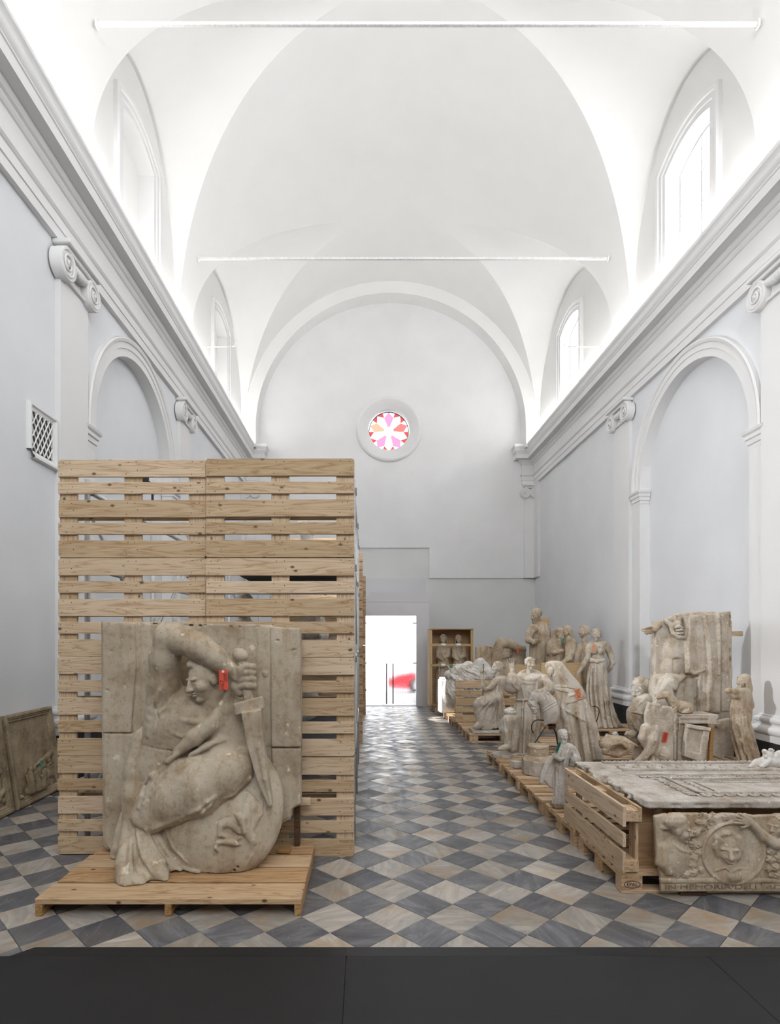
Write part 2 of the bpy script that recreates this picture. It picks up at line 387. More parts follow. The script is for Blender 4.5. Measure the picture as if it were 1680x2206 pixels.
# ---- side walls
def arch_top(c, hw, zs, r=None):
    r = r or hw
    return lambda t: zs+r*math.sqrt(max(0, 1-((t-c)/hw)**2))
def seg_top(c, hw, zs, rise): return lambda t: zs+rise*(1-((t-c)/hw)**2)
PIL = [(2.45, 3.15), (7.0, 7.70), (11.55, 12.25)]
ARCH_C, ARCH_W, ARCH_Z = 9.60, 1.59, EYE+2.93
WIN = [(0.35, False), (5.0, True), (9.57, True), (15.05, True)]
def side_wall(sg):
    X = XR if sg > 0 else XL; side = 'right' if sg > 0 else 'left'
    mp = lambda t, z, d: (X+sg*d, t, z)
    low = MB()
    zer = lambda t: 0.0; top = lambda t: 7.7
    a, r, k = strips(mp, YB, 7.35, zer, top); low.add(a.v, a.f)
    a, r, bk = strips(mp, 7.35, 11.9, zer, top, (ARCH_C-ARCH_W, ARCH_C+ARCH_W, zer, arch_top(ARCH_C, ARCH_W, ARCH_Z)), .17, True, n=64)
    low.add(a.v, a.f); niche = bk; rev = r
    a, r, k = strips(mp, 11.9, YF+.3, zer, top); low.add(a.v, a.f)
    w = struct('wall_'+side, low.me('wall_'+side, M['wall']), 'pale grey-blue plaster side wall with '+('blind arch and statues along it' if sg > 0 else 'blind arch and lattice vent'), 'wall')
    struct('niche_back', niche.me('niche_back', M['wall']), parent=w); struct('niche_reveal', rev.me('niche_reveal', M['trim']), parent=w)
    # lunette walls with their windows
    for i, (c, a, b) in enumerate(LUN):
        wc = WIN[i][0]; hw = .66; zs = EYE+8.2
        zb = lambda t: 7.9
        zt = seg_top(wc, hw, zs, .16)
        zhi = lambda t, c=c, a=a, b=b: ZL+b*math.sqrt(max(0, 1-((t-c)/a)**2))+.01
        m_, rv, bk = strips(mp, c-a, c+a, lambda t: 7.6, zhi, (wc-hw, wc+hw, zb, zt), .26, sg < 0, n=20, coarse=48)
        struct('lunette_wall', m_.me('lunette_wall', M['vault']), parent=w)
        struct('window_reveal', rv.me('window_reveal', M['trim']), parent=w)
        if sg < 0: struct('blind_window_back', bk.me('blind_window_back', M['vault']), parent=w)
        # moulded surround
        path = [(wc-hw, 7.76), (wc-hw, zs)]+[(t, zt(t)) for t in np.linspace(wc-hw, wc+hw, 17)[1:-1]]+[(wc+hw, zs), (wc+hw, 7.76)]
        prof = [(0, 0), (0, .03), (.09, .03), (.10, .05), (.18, .05), (.19, .075), (.25, .085), (.27, .06), (.27, 0)]
        vs, fs = sweep_wall(prof, path, X, sg)
        struct('window_surround', mesh('window_surround', vs, fs, M['trim']), parent=w)
    # pilasters with bases, capitals
    lift = 0.17 if sg < 0 else 0.0
    zp, zbse = .43+lift, .775+lift
    base_prof = [(0, zp), (.075, zp), (.075, zp+.075), (.06, zp+.085)]
    for k in range(9):
        q = PI*k/8; base_prof.append((.062+.032*math.sin(q), zp+.09+.10*(1-math.cos(q))/2))
    base_prof += [(.05, zp+.195), (.035, zp+.215), (.035, zp+.235)]
    for k in range(7):
        q = PI*k/6; base_prof.append((.04+.022*math.sin(q), zp+.24+.07*(1-math.cos(q))/2))
    base_prof += [(.022, zp+.315), (.022, zp+.335), (0, zbse)]
    for (a, b) in PIL:
        mb = MB(); mb.box((X-sg*.035, (a+b)/2, (zbse+6.58)/2), (.035, (b-a)/2, (6.58-zbse)/2))
        struct('pilaster', mb.me('pilaster', M['trim']), parent=w)
        path = [(X+sg*.05, a), (X-sg*.07, a), (X-sg*.07, b), (X+sg*.05, b)]
        if sg < 0: path = path[::-1]
        vs, fs = sweep_plan(base_prof, path, 1)
        struct('pilaster_base', mesh('pilaster_base', vs, fs, M['trim'], False), parent=w)
        mb = MB(); mb.box((X-sg*.07, (a+b)/2, zp/2), (.085, (b-a)/2+.085, zp/2), .004)
        struct('pilaster_plinth', mb.me('pilaster_plinth', M['black_stone']), parent=w)
        capital(w, X-sg*.07, a, b, sg)
    mb = MB(); mb.box((X-sg*.012, (YB+YF)/2, zp/2-.02), (.012, (YF-YB)/2, zp/2-.02)); struct('stone_skirting', mb.me('stone_skirting', M['black_stone']), parent=w)
    # blind arch: flat jamb strips, imposts, archivolt
    zi = EYE+2.62
    prof = [(0, 0), (0, .025), (.11, .025), (.115, .04), (.20, .04), (.21, .06), (.25, .075), (.27, .055), (.28, .06), (.28, 0)]
    path = [(ARCH_C+ARCH_W*math.cos(q), ARCH_Z+ARCH_W*math.sin(q)) for q in np.linspace(PI, 0, 49)]
    path = [(ARCH_C-ARCH_W, zi+.25)]+path+[(ARCH_C+ARCH_W, zi+.25)]
    vs, fs = sweep_wall(prof, path, X, sg); struct('archivolt', mesh('archivolt', vs, fs, M['trim']), parent=w)
    for (a, b) in ((ARCH_C-ARCH_W-.27, ARCH_C-ARCH_W), (ARCH_C+ARCH_W, ARCH_C+ARCH_W+.27)):
        mb = MB(); mb.box((X-sg*.01, (a+b)/2, zi/2), (.01, (b-a)/2, zi/2)); struct('arch_jamb', mb.me('arch_jamb', M['trim']), parent=w)
        ip = [(0, zi), (.012, zi), (.012, zi+.055), (.03, zi+.065), (.03, zi+.13), (.05, zi+.14), (.05, zi+.19), (.075, zi+.215), (.085, zi+.25), (0, zi+.26)]
        path = [(X+sg*.16, a), (X-sg*.01, a), (X-sg*.01, b), (X+sg*.16, b)]
        if sg < 0: path = path[::-1]
        vs, fs = sweep_plan(ip, path, 1); struct('impost', mesh('impost', vs, fs, M['trim']), parent=w)
    return w
def spiral_pts(c, r, turns, sg_x, dirn, n=40):
    pts = []
    for i in range(n+1):
        t = i/n; w = dirn*2*PI*turns*t+PI/2; rr = r*(1-t)**.9+.012
        pts.append((c[0]-sg_x*.012*t, c[1]+rr*math.cos(w), c[2]+rr*math.sin(w)))
    return pts
def capital(w, X, a, b, sg):
    """ionic capital on a pilaster face at x=X"""
    zt = 6.575; cap = MB()
    cap.box((X-sg*.04, (a+b)/2, zt-.03), (.11, (b-a)/2+.075, .03), .01)
    cap.box((X-sg*.03, (a+b)/2, zt-.085), (.07, (b-a)/2+.03, .028), .01)
    cap.box((X-sg*.01, (a+b)/2, zt-.40), (.03, (b-a)/2+.015, .018), .008)
    c = struct('capital', cap.me('capital', M['trim']), parent=w)
    for yc, dn in ((a+.02, 1), (b-.02, -1)):
        v = MB(); n = 28; r = .19; zc = zt-.27
        vs = []; fs = []
        for xx, rr in ((X+sg*.05, r), (X-sg*.085, r), (X-sg*.10, r-.012), (X-sg*.085, r-.035), (X-sg*.075, .03), (X-sg*.10, .025)):
            for k in range(n): q = 2*PI*k/n; vs.append((xx, yc+rr*math.cos(q), zc+rr*math.sin(q)))
        for j in range(5):
            for k in range(n): fs.append((j*n+k, j*n+(k+1) % n, (j+1)*n+(k+1) % n, (j+1)*n+k))
        fs.append(tuple(5*n+k for k in range(n)))
        v.add(vs, fs); v.tube(spiral_pts((X-sg*.085, yc, zc), r-.03, 2.3, sg, dn), .015, 6)
        struct('volute', v.me('volute', M['trim'], True), parent=c)
    g = MB(); n = 18                                # husk garland between the volutes
    for k in range(n):
        y0 = a+.2+(b-a-.4)*k/(n-1); rr = .055+.02*math.sin(PI*k/(n-1))
        rr *= 1.0 if k % 3 else .86
        g.tube([(X-sg*.05, y0-.012, zt-.2-.03*math.sin(PI*k/(n-1))), (X-sg*.05, y0+.012, zt-.2-.03*math.sin(PI*k/(n-1)))], [rr, rr*.8], 12)
    struct('garland', g.me('garland', M['trim'], True), parent=c)
wall_r = side_wall(1); wall_l = side_wall(-1)
# ---- entablatures
def entablature(sg, n):
    X = XR if sg > 0 else XL; xe = X-sg*.36
    pr = [(0, 6.575), (.07, 6.575), (.07, 6.70), (.085, 6.705), (.085, 6.83), (.10, 6.84), (.12, 6.865), (.12, 6.89), (.075, 6.90), (.075, 7.19), (.095, 7.20), (.12, 7.235), (.12, 7.255), (.15, 7.27), (.175, 7.31), (.175, 7.335),
          (.30, 7.345), (.30, 7.335), (.315, 7.335), (.315, 7.47), (.33, 7.48), (.33, 7.50)]
    for k in range(7):
        q = k/6; pr.append((.335+.06*q+.008*math.sin(2*PI*q), 7.505+.15*q))
    pr += [(.40, 7.66), (.40, 7.70), (.38, ZT), (0, ZT+.02)]
    path = [(X, YB), (X, YF), (xe, YF), (xe, YF+.45)]
    vs, fs = sweep_plan(pr, path, 1 if sg > 0 else -1)
    o = struct('trim_%d' % n, mesh('entablature', vs, fs, M['trim']), 'white moulded entablature running along the %s wall' % ('statue-lined' if sg > 0 else 'vented'), 'cornice')
    # folded corner pilaster hanging above the recessed end wall
    mb = MB(); z0, z1 = 3.67, 6.58
    mb.box(((X+xe)/2, YF-.035+.05, (z0+z1)/2), (.18, .085, (z1-z0)/2)); mb.box((X-sg*.035, YF-.25, (z0+z1)/2), (.035, .25, (z1-z0)/2))
    struct('corner_pilaster', mb.me('corner_pilaster', M['trim']), parent=o)
    c = MB(); zt = 6.575
    c.box(((X+xe)/2, YF-.06, zt-.03), (.22, .12, .03), .01); c.box(((X+xe)/2, YF-.05, zt-.09), (.19, .10, .028), .01)
    for xx, dn in ((xe+sg*.02, 1), (X-sg*.05, -1)):
        v = MB(); n_ = 24; vs = []; fs = []; r = .16; zc = zt-.26
        for yy, rr in ((YF, r), (YF-.13, r), (YF-.145, r-.012), (YF-.13, r-.03), (YF-.12, .03), (YF-.14, .02)):
            for k in range(n_): q = 2*PI*k/n_; vs.append((xx+rr*math.cos(q), yy, zc+rr*math.sin(q)))
        for j in range(5):
            for k in range(n_): fs.append((j*n_+k, j*n_+(k+1) % n_, (j+1)*n_+(k+1) % n_, (j+1)*n_+k))
        fs.append(tuple(5*n_+k for k in range(n_)))
        c.add(vs, fs)
        c.tube([(xx+rr*math.cos(w), YF-.13, zc+rr*math.sin(w)) for rr, w in [((r-.03)*(1-t/30)+.01, PI/2+dn*sg*4.6*PI*t/30) for t in range(31)]], .012, 6)
    c.tube([(xe+sg*.12, YF-.08, zt-.22), (X-sg*.12, YF-.08, zt-.22)], .06, 10)
    struct('corner_capital', c.me('corner_capital', M['trim'], False), parent=o)
    # lamp strip on top of the cornice
    for k in range(9):
        y0 = -3.6+k*2.4
        l = MB(); l.box((X-sg*.20, y0+1.15, ZT+.055), (.035, 1.05, .012), .003)
        b = MB(); b.box((X-sg*.20, y0+1.15, ZT+.025), (.045, 1.1, .018), .003)
        t = thing('cornice_lamp', 'slim white lamp strip lying on top of the %s cornice' % ('statue-side' if sg > 0 else 'vent-side'), 'lamp', group='lamp strips on the %s cornice' % ('statue-side' if sg > 0 else 'vent-side'))
        obj('lamp_housing', b.me('lamp_housing', M['white_paint']), t); obj('lamp_strip', l.me('lamp_strip', M['lamp']), t)
    return o
ent_r = entablature(1, 1); ent_l = entablature(-1, 2)
# ---- windows on the right side
for i, (wc, _) in enumerate(WIN):
    hw = .66; zs = EYE+8.2; zt = seg_top(wc, hw, zs, .16); X = XR+.25
    fr = MB()
    arch = [(t, zt(t)-.02) for t in np.linspace(wc-hw+.02, wc+hw-.02, 13)]
    fr.tube([(X, wc-hw+.02, 7.92)]+[(X, a, b) for a, b in arch]+[(X, wc+hw-.02, 7.92), (X, wc-hw+.02, 7.92)], .022, 6)
    fr.box((X, wc, (7.9+zs+.14)/2), (.02, .018, (zs+.14-7.9)/2))
    for z in (8.45, 9.0, 9.52): fr.box((X, wc, z), (.012, hw, .009))
    o = struct('window_%d' % (i+1), fr.me('window_frame', M['pipe']), 'tall segmental window with thin metal bars above the statue-side cornice', 'window')
    for a, b in ((wc-hw, wc), (wc, wc+hw)):
        p = MB(); ts = np.linspace(a, b, 7)
        for z0, z1 in ((7.9, 8.45), (8.45, 9.0), (9.0, 9.52)): 
            q = MB(); q.add([(X, a, z0), (X, b, z0), (X, b, z1), (X, a, z1)], [(0, 1, 2, 3)]); struct('pane', q.me('pane', M['glass']), parent=o)
        for t0, t1 in zip(ts[:-1], ts[1:]): p.add([(X, t0, 9.52), (X, t1, 9.52), (X, t1, zt(t1)), (X, t0, zt(t0))], [(0, 1, 2, 3)])
        struct('pane', p.me('pane', M['glass']), parent=o)
    # portal that guides the daylight
    ld = bpy.data.lights.new('window_daylight', 'AREA'); ld.shape = 'RECTANGLE'; ld.size = 2.2; ld.size_y = 1.3
    try: ld.cycles.is_portal = True
    except Exception: pass
    lo = bpy.data.objects.new('window_daylight', ld); COL.objects.link(lo); lo.location = (XR+.35, wc, 8.95)
    lo.rotation_euler = Vector((-1, 0, 0)).to_track_quat('-Z', 'Y').to_euler()
# ---- end wall
RCX, RCZ, RG = .77, 8.33, .63; PZ0 = 3.0
def end_wall():
    mp = lambda t, z, d: (t, YF+d, z)
    zhi = lambda t: ZC+math.sqrt(max(0.0, 4.6**2-(t-XC)**2)) if abs(t-XC) < 4.6 else ZC
    hole = (RCX-.66, RCX+.66, lambda t: RCZ-math.sqrt(max(0, .66**2-(t-RCX)**2)), lambda t: RCZ+math.sqrt(max(0, .66**2-(t-RCX)**2)))
    up, rv, _ = strips(mp, XL-.1, XR+.1, lambda t: 3.67 if t > 2.03-1e-4 else (4.62 if t < 2.02 else 4.62), zhi, hole, .3, n=48, coarse=60)
    up = MB(); a, rv, _ = strips(mp, XL-.1, 2.03, lambda t: 4.62, zhi, hole, .3, n=48, coarse=40); up.add(a.v, a.f)
    a, _, _ = strips(mp, 2.03, XR+.1, lambda t: 3.67, zhi, None, coarse=20); up.add(a.v, a.f)
    D = .045                                        # thickness of the upper plaster coat over the recessed lower zone
    for (x0, z0, x1, z1) in ((XL-.1, 4.62, 2.03, 4.62), (2.03, 4.62, 2.03, 3.67), (2.03, 3.67, XR+.1, 3.67)):
        up.add([(x0, YF, z0), (x1, YF, z1), (x1, YF+D, z1), (x0, YF+D, z0)], [(0, 1, 2, 3)])
    o = struct('wall_far', up.me('wall_far', M['endwall']), 'white end wall with the rose window and the stepped recess over the door', 'wall')
    struct('rose_reveal', rv.me('rose_reveal', M['trim']), parent=o)
    low = MB(); mp2 = lambda t, z, d: (t, YF+D+d, z)
    a, r2, _ = strips(mp2, XL-.1, XR+.1, lambda t: 0.0, lambda t: 4.75, (-.33, 1.66, lambda t: 0, lambda t: 2.75), .5, n=2, coarse=20)
    low.add(a.v, a.f); low.add(r2.v, r2.f)
    struct('lower_wall', low.me('lower_wall', M['endlow']), parent=o)
    p = MB(); p.box((.7, YF+D-.012, 1.85), (1.19, .012, 1.82)); struct('lintel_panel', MB().box((.7, YF+D-.012, 3.3), (1.19, .012, .36)).me('lintel_panel', M['portal']), parent=o)
    # moulded ring
    vs = []; fs = []; n = 72
    pr = [(.64, -.02), (.66, .02), (.80, .045), (.81, .06), (.90, .065), (.92, .085), (1.00, .075), (1.03, .04), (1.04, 0)]
    for k in range(n):
        q = 2*PI*k/n
        for r, d in pr: vs.append((RCX+r*math.cos(q), YF-d, RCZ+r*math.sin(q)))
    m_ = len(pr)
    for k in range(n):
        for j in range(m_-1): fs.append((k*m_+j, ((k+1) % n)*m_+j, ((k+1) % n)*m_+j+1, k*m_+j+1))
    struct('rose_ring', mesh('rose_ring', vs, fs, M['trim'], True), parent=o)
    return o
wall_f = end_wall()
def rose():
    y = YF+.24; s = RG/355.0
    pol = lambda r, deg: (RCX+r*s*math.cos(math.radians(deg)), y, RCZ+r*s*math.sin(math.radians(deg)))
    fr = MB(); n = 60
    fr.tube([pol(352, 360*k/n) for k in range(n+1)], .018, 6, False); fr.tube([pol(92, 360*k/n) for k in range(n+1)], .006, 5, False)
    o = None; panes = []
    kinds = {90: 'rose_pink', 18: 'rose_salmon', -54: 'rose_pink', -126: 'rose_pink', 162: 'rose_peach'}
    for i in range(10):
        a = 90-36*i; key = a if a > -180 else a+360
        m_ = kinds.get(key, 'rose_white')
        kite = [pol(92, a-9), pol(262, a-16.5), pol(346, a), pol(262, a+16.5), pol(92, a+9)]
        kite = [pol(92, a-14), pol(263, a-18), pol(348, a), pol(263, a+18), pol(92, a+14), pol(93, a)]
        panes.append((kite, m_))
        fr.tube([pol(92, a+18), pol(263, a+18)], .004, 4); fr.tube([pol(263, a+18), pol(348, a)], .005, 4); fr.tube([pol(263, a-18), pol(348, a)], .005, 4)
        fr.tube([pol(263, a+18), pol(348, a+18)], .005, 4)
        for sg in (-1, 1):
            tri = [pol(263, a+sg*18), pol(348, a+sg*18), pol(350, a+sg*9), pol(348, a)]
            panes.append((tri, 'rose_white' if m_ != 'rose_white' else 'rose_red'))
    panes.append(([pol(92, 360*k/24) for k in range(24)], 'rose_white'))
    o = struct('window_5', fr.me('rose_leading', M['lead']), 'round rose window with pink and white petal panes in the end wall', 'window')
    for pts, m_ in panes: struct('pane', mesh('pane', pts, [tuple(range(len(pts)))], M[m_]), parent=o)
rose()
# ---- entrance box with its glass doors
PY = 15.17; PX0, PX1, DX0, DX1, DZ, PZ = -.38, 1.706, -.037, 1.365, 2.37, 3.0
def portal():
    mb = MB()
    for x0, x1, z0, z1 in ((PX0, DX0, 0, PZ), (DX1, PX1, 0, PZ), (DX0, DX1, DZ, PZ)): mb.box(((x0+x1)/2, PY+.05, (z0+z1)/2), ((x1-x0)/2, .05, (z1-z0)/2))
    o = struct('door_1', mb.me('entrance_front', M['portal']), 'pale grey box portal around the glass entrance doors', 'portal')
    s = MB(); s.box((PX0+.04, (PY+YF)/2+.08, PZ/2), (.04, (YF-PY)/2-.05, PZ/2)); struct('portal_side', s.me('portal_side', M['portal']), parent=o)
    s = MB(); s.box((PX1-.04, (PY+YF)/2+.08, PZ/2), (.04, (YF-PY)/2-.05, PZ/2)); struct('portal_side', s.me('portal_side', M['portal']), parent=o)
    s = MB(); s.box(((PX0+PX1)/2, (PY+YF)/2+.08, 2.86), ((PX1-PX0)/2-.09, (YF-PY)/2-.05, .10)); struct('portal_roof', s.me('portal_roof', M['portal']), parent=o)
    s = MB(); s.box(((PX0+PX1)/2, PY-.004, 2.745), ((PX1-PX0)/2, .004, .006)); struct('joint_line', s.me('joint_line', M['trim']), parent=o)
    s = MB(); s.box(((DX0+DX1)/2, PY+.04, .006), ((DX1-DX0)/2, .05, .006)); struct('threshold', s.me('threshold', M['clamp']), parent=o)
    mid = (DX0+DX1)/2
    for sg, x0, x1, lab in ((-1, DX0+.008, mid-.006, ''), (1, mid+.006, DX1-.008, '')):
        g = MB(); g.box(((x0+x1)/2, PY+.03, .02+(DZ-.03)/2), ((x1-x0)/2, .006, (DZ-.03)/2))
        d = struct('glass_leaf', g.me('glass_leaf', M['door_glass']), parent=o)
        hx = mid+sg*.085
        h = MB(); h.tube([(hx, PY-.03, .06), (hx, PY-.03, 1.12)], .016, 10)
        for z in (.12, 1.06): h.tube([(hx, PY-.03, z), (hx, PY+.03, z)], .008, 6)
        struct('pull_handle', h.me('pull_handle', M['steel']), parent=d)
        xe = x1 if sg > 0 else x0
        for z in (.42, 1.13, 2.18):
            c = MB(); c.box((xe-sg*.045, PY+.015, z), (.045, .018, .014), .004); struct('hinge_clip', c.me('hinge_clip', M['steel']), parent=d)
        dots = MB(); a0, a1 = min(mid+sg*.13, mid+sg*.53), max(mid+sg*.13, mid+sg*.53)
        for i in range(9):
            for j in range(36):
                cx, cz = a0+(a1-a0)*i/8, .34+j*.0475
                vs = [(cx+.0085*math.cos(q), PY+.021, cz+.0085*math.sin(q)) for q in np.linspace(0, 2*PI, 7)[:-1]]; dots.add(vs, [(0, 1, 2, 3, 4, 5)])
        dd = struct('marking_dots', dots.me('marking_dots', M['white_paint']), parent=d); dd['kind'] = 'stuff'
M['steel'] = flat_mat('brushed_steel', rgb(120, 120, 122), .4, .7)
def door_glass():
    m, nt, b = new_mat('door_glass'); nt.nodes.remove(b); out = nt.nodes.get('Material Output')
    t = N(nt, 'ShaderNodeBsdfTransparent'); t.inputs[0].default_value = (.96, .98, 1, 1)
    g = N(nt, 'ShaderNodeBsdfRefraction'); g.inputs['Roughness'].default_value = .16; g.inputs['IOR'].default_value = 1.35
    mx = N(nt, 'ShaderNodeMixShader'); mx.inputs[0].default_value = .9
    L(nt, t, 0, mx, 1); L(nt, g, 0, mx, 2); L(nt, mx, 0, out, 'Surface'); return m
M['door_glass'] = door_glass()
portal()
# ---- back wall behind the camera, with a large window added for light from behind
BW = (XC-3.3, XC+3.3, 6.6, 9.3)
mp = lambda t, z, d: (t, YB-d, z)
a_, rv_, _ = strips(mp, XL-.1, XR+.1, lambda t: 0.0, lambda t: 13.0, (BW[0], BW[1], lambda t: BW[2], arch_top(XC, 3.3, BW[3], 2.6)), .35, n=40)
wb = struct('wall_back', a_.me('wall_back', M['wall']), 'plain pale wall with the great window closing the hall behind the viewer', 'wall')
struct('window_reveal', rv_.me('window_reveal', M['trim']), parent=wb)
zt_ = arch_top(XC, 3.3, BW[3], 2.6); fr = MB()
for x in np.linspace(BW[0], BW[1], 7): fr.box((x, YB-.3, (BW[2]+zt_(x))/2), (.03, .03, (zt_(x)-BW[2])/2+.01))
for z in (BW[2], 8.0, 9.3): fr.box((XC, YB-.3, z), (3.3, .03, .03))
gw = struct('window_6', fr.me('window_frame', M['pipe']), 'great arched window of the choir behind the viewer', 'window')
ld = bpy.data.lights.new('added_window_daylight', 'AREA'); ld.shape = 'RECTANGLE'; ld.size = 6.6; ld.size_y = 5.4
try: ld.cycles.is_portal = True
except Exception: pass
lo = bpy.data.objects.new('added_window_daylight', ld); COL.objects.link(lo); lo.location = (XC, YB-.4, 9.25); lo.rotation_euler = (PI/2, 0, 0)
# ---- tie rods, hooked rods
for k, y in enumerate((7.35, 11.88)):
    z = EYE+7.82; hw = math.sqrt(RV**2-(z-ZC)**2)
    t = thing('tie_rod', ['heavy white iron tie bar across the vault before the blind arches', 'thin white iron tie bar across the vault nearest the rose window'][k], 'tie rod', (XC, y, z))
    mb = MB(); mb.box((0, 0, 0), (hw-.03, .02, .022), .004); obj('bar', mb.me('bar', M['white_paint']), t)
    for sg in (-1, 1):
        mb = MB(); mb.box((sg*(hw-.045), 0, 0), (.015, .04, .045), .006); obj('anchor', mb.me('anchor', M['white_paint']), t)
for sg in (-1, 1):
    X = XR if sg > 0 else XL
    t = thing('hooked_rod', 'short white iron rod with a hook end over the %s cornice' % ('statue-side' if sg > 0 else 'vent-side'), 'rod', (X, 13.0, EYE+6.57))
    mb = MB(); mb.tube([(0, 0, 0), (-sg*.78, 0, .01)], .013, 8); obj('rod', mb.me('rod', M['white_paint'], True), t)
    mb = MB(); mb.tube([(-sg*.78, 0, .01), (-sg*.84, 0, .02), (-sg*.87, 0, .07), (-sg*.85, 0, .10)], .012, 8); obj('hook', mb.me('hook', M['white_paint'], True), t)
    mb = MB(); mb.lathe((0, 0, 0), [(.03, -.03), (.045, 0), (.03, .03)], 10); obj('collar', mb.me('collar', M['white_paint'], True), t).location = (-sg*.10, 0, 0)
# ---- lattice vent on the left wall
t = thing('lattice_vent', 'white framed lattice vent set into the plaster wall', 'vent', (XL, 6.70, 4.10))
mb = MB(); vs, fs = sweep_wall([(0, 0), (0, .02), (.035, .03), (.05, .05), (.075, .05), (.085, .02), (.085, 0)], [(-.21, -.225), (-.21, .225), (.21, .225), (.21, -.225), (-.21, -.225)], 0, -1)
o = obj('frame', mesh('frame', vs, fs, M['trim']), t)
mb = MB(); mb.add([(.004, -.21, -.225), (.004, .21, -.225), (.004, .21, .225), (.004, -.21, .225)], [(0, 1, 2, 3)]); obj('opening', mb.me('opening', M['shelf']), t)
for k in range(-9, 10):
    for sg in (-1, 1):
        pts = []
        for i in range(61):
            z = -.225+.45*i/60; yv = k*.085+sg*z*.62
            if abs(yv) <= .21: pts.append((.016+.006*sg, yv, z))
        if len(pts) > 4:
            m2 = MB(); m2.tube([pts[0], pts[-1]], .0095, 4); obj('lattice_bar', m2.me('lattice_bar', M['trim']), t)
# ---- floor
def tile_mat(name, cols, vein, ochre):
    m, nt, b = new_mat(name)
    g = N(nt, 'ShaderNodeNewGeometry'); oi = N(nt, 'ShaderNodeObjectInfo')
    ad = N(nt, 'ShaderNodeMath', operation='ADD'); L(nt, g, 'Random Per Island', ad, 0); L(nt, oi, 'Random', ad, 1)
    fr = N(nt, 'ShaderNodeMath', operation='FRACT'); L(nt, ad, 0, fr, 0)
    ml = N(nt, 'ShaderNodeMath', operation='MULTIPLY', i_1=83.0); L(nt, fr, 0, ml, 0)
    tc = N(nt, 'ShaderNodeTexCoord'); va = N(nt, 'ShaderNodeVectorMath', operation='ADD'); L(nt, tc, 'Object', va, 0); L(nt, ml, 0, va, 1)
    rt = N(nt, 'ShaderNodeVectorRotate'); rt.rotation_type = 'Z_AXIS'; L(nt, va, 0, rt, 'Vector'); L(nt, ml, 0, rt, 'Angle')
    mp = N(nt, 'ShaderNodeMapping'); mp.inputs['Scale'].default_value = (2.2, 9.5, 1); L(nt, rt, 0, mp, 0)
    n1 = N(nt, 'ShaderNodeTexNoise'); n1.inputs['Scale'].default_value = 1.6; n1.inputs['Detail'].default_value = 8; n1.inputs['Roughness'].default_value = .62; n1.inputs['Distortion'].default_value = .8; L(nt, mp, 0, n1, 'Vector')
    r1 = ramp(nt, [(.3, cols[0]), (.52, cols[1]), (.72, cols[2])]); L(nt, n1, 0, r1, 0)
    n2 = N(nt, 'ShaderNodeTexNoise'); n2.inputs['Scale'].default_value = 3.3; n2.inputs['Detail'].default_value = 6; n2.inputs['Roughness'].default_value = .65; L(nt, va, 0, n2, 'Vector')
    r2 = ramp(nt, [(.47, (0, 0, 0, 1)), (.68, (ochre, ochre, ochre, 1))]); L(nt, n2, 0, r2, 0)
    mx = N(nt, 'ShaderNodeMix', data_type='RGBA'); L(nt, r2, 0, mx, 0); L(nt, r1, 0, mx, 6); mx.inputs[7].default_value = vein
    hs = N(nt, 'ShaderNodeHueSaturation'); L(nt, mx, 2, hs, 'Color')
    mr = N(nt, 'ShaderNodeMapRange'); mr.inputs['To Min'].default_value = .74; mr.inputs['To Max'].default_value = 1.22; L(nt, fr, 0, mr, 0); L(nt, mr, 0, hs, 'Value')
    n3 = N(nt, 'ShaderNodeTexNoise'); n3.inputs['Scale'].default_value = 70; n3.inputs['Detail'].default_value = 2; L(nt, va, 0, n3, 'Vector')
    r3 = ramp(nt, [(.70, (0, 0, 0, 1)), (.76, (1, 1, 1, 1))]); L(nt, n3, 0, r3, 0)
    m3 = N(nt, 'ShaderNodeMix', data_type='RGBA'); L(nt, r3, 0, m3, 0); L(nt, hs, 0, m3, 6); m3.inputs[7].default_value = rgb(176, 172, 166)
    L(nt, m3, 2, b, 'Base Color')
    n4 = N(nt, 'ShaderNodeTexNoise'); n4.inputs['Scale'].default_value = 5; n4.inputs['Detail'].default_value = 7; L(nt, va, 0, n4, 'Vector')
    r4 = N(nt, 'ShaderNodeMapRange'); r4.inputs['From Min'].default_value = .3; r4.inputs['From Max'].default_value = .7; r4.inputs['To Min'].default_value = .30; r4.inputs['To Max'].default_value = .62; L(nt, n4, 0, r4, 0); L(nt, r4, 0, b, 'Roughness')
    bp = N(nt, 'ShaderNodeBump'); bp.inputs['Strength'].default_value = .12; bp.inputs['Distance'].default_value = .004; L(nt, n4, 0, bp, 'Height'); L(nt, bp, 0, b, 'Normal')
    return m
M['tile_dark'] = tile_mat('slate_blue_marble', [rgb(76, 76, 80), rgb(96, 96, 100), rgb(128, 127, 128)], rgb(118, 112, 104), .45)
M['tile_light'] = tile_mat('pale_veined_marble', [rgb(136, 133, 128), rgb(164, 157, 148), rgb(190, 182, 170)], rgb(156, 132, 104), .85)
M['grout'] = flat_mat('grout', rgb(120, 114, 106), .9)
mb = MB(); mb.add([(XL-.1, YB, -.012), (XR+.1, YB, -.012), (XR+.1, YF+.6, -.012), (XL-.1, YF+.6, -.012)], [(0, 1, 2, 3)])
floor = struct('floor', mb.me('floor_bed', M['grout']), 'diagonal chequered marble floor of slate blue and pale tiles', 'floor')
TS = .2765; TH = .80526; OX, OZ = 1.4193*TS, 14.5827*TS
ct, st = math.cos(TH), math.sin(TH)
hid = [(-2.05, -.45, 3.72, 4.6), (-2.45, -.12, 4.75, 13.4), (1.85, 5.4, 3.95, 14.5), (1.85, 2.9, 3.9, 8)]
near = []; rest = []
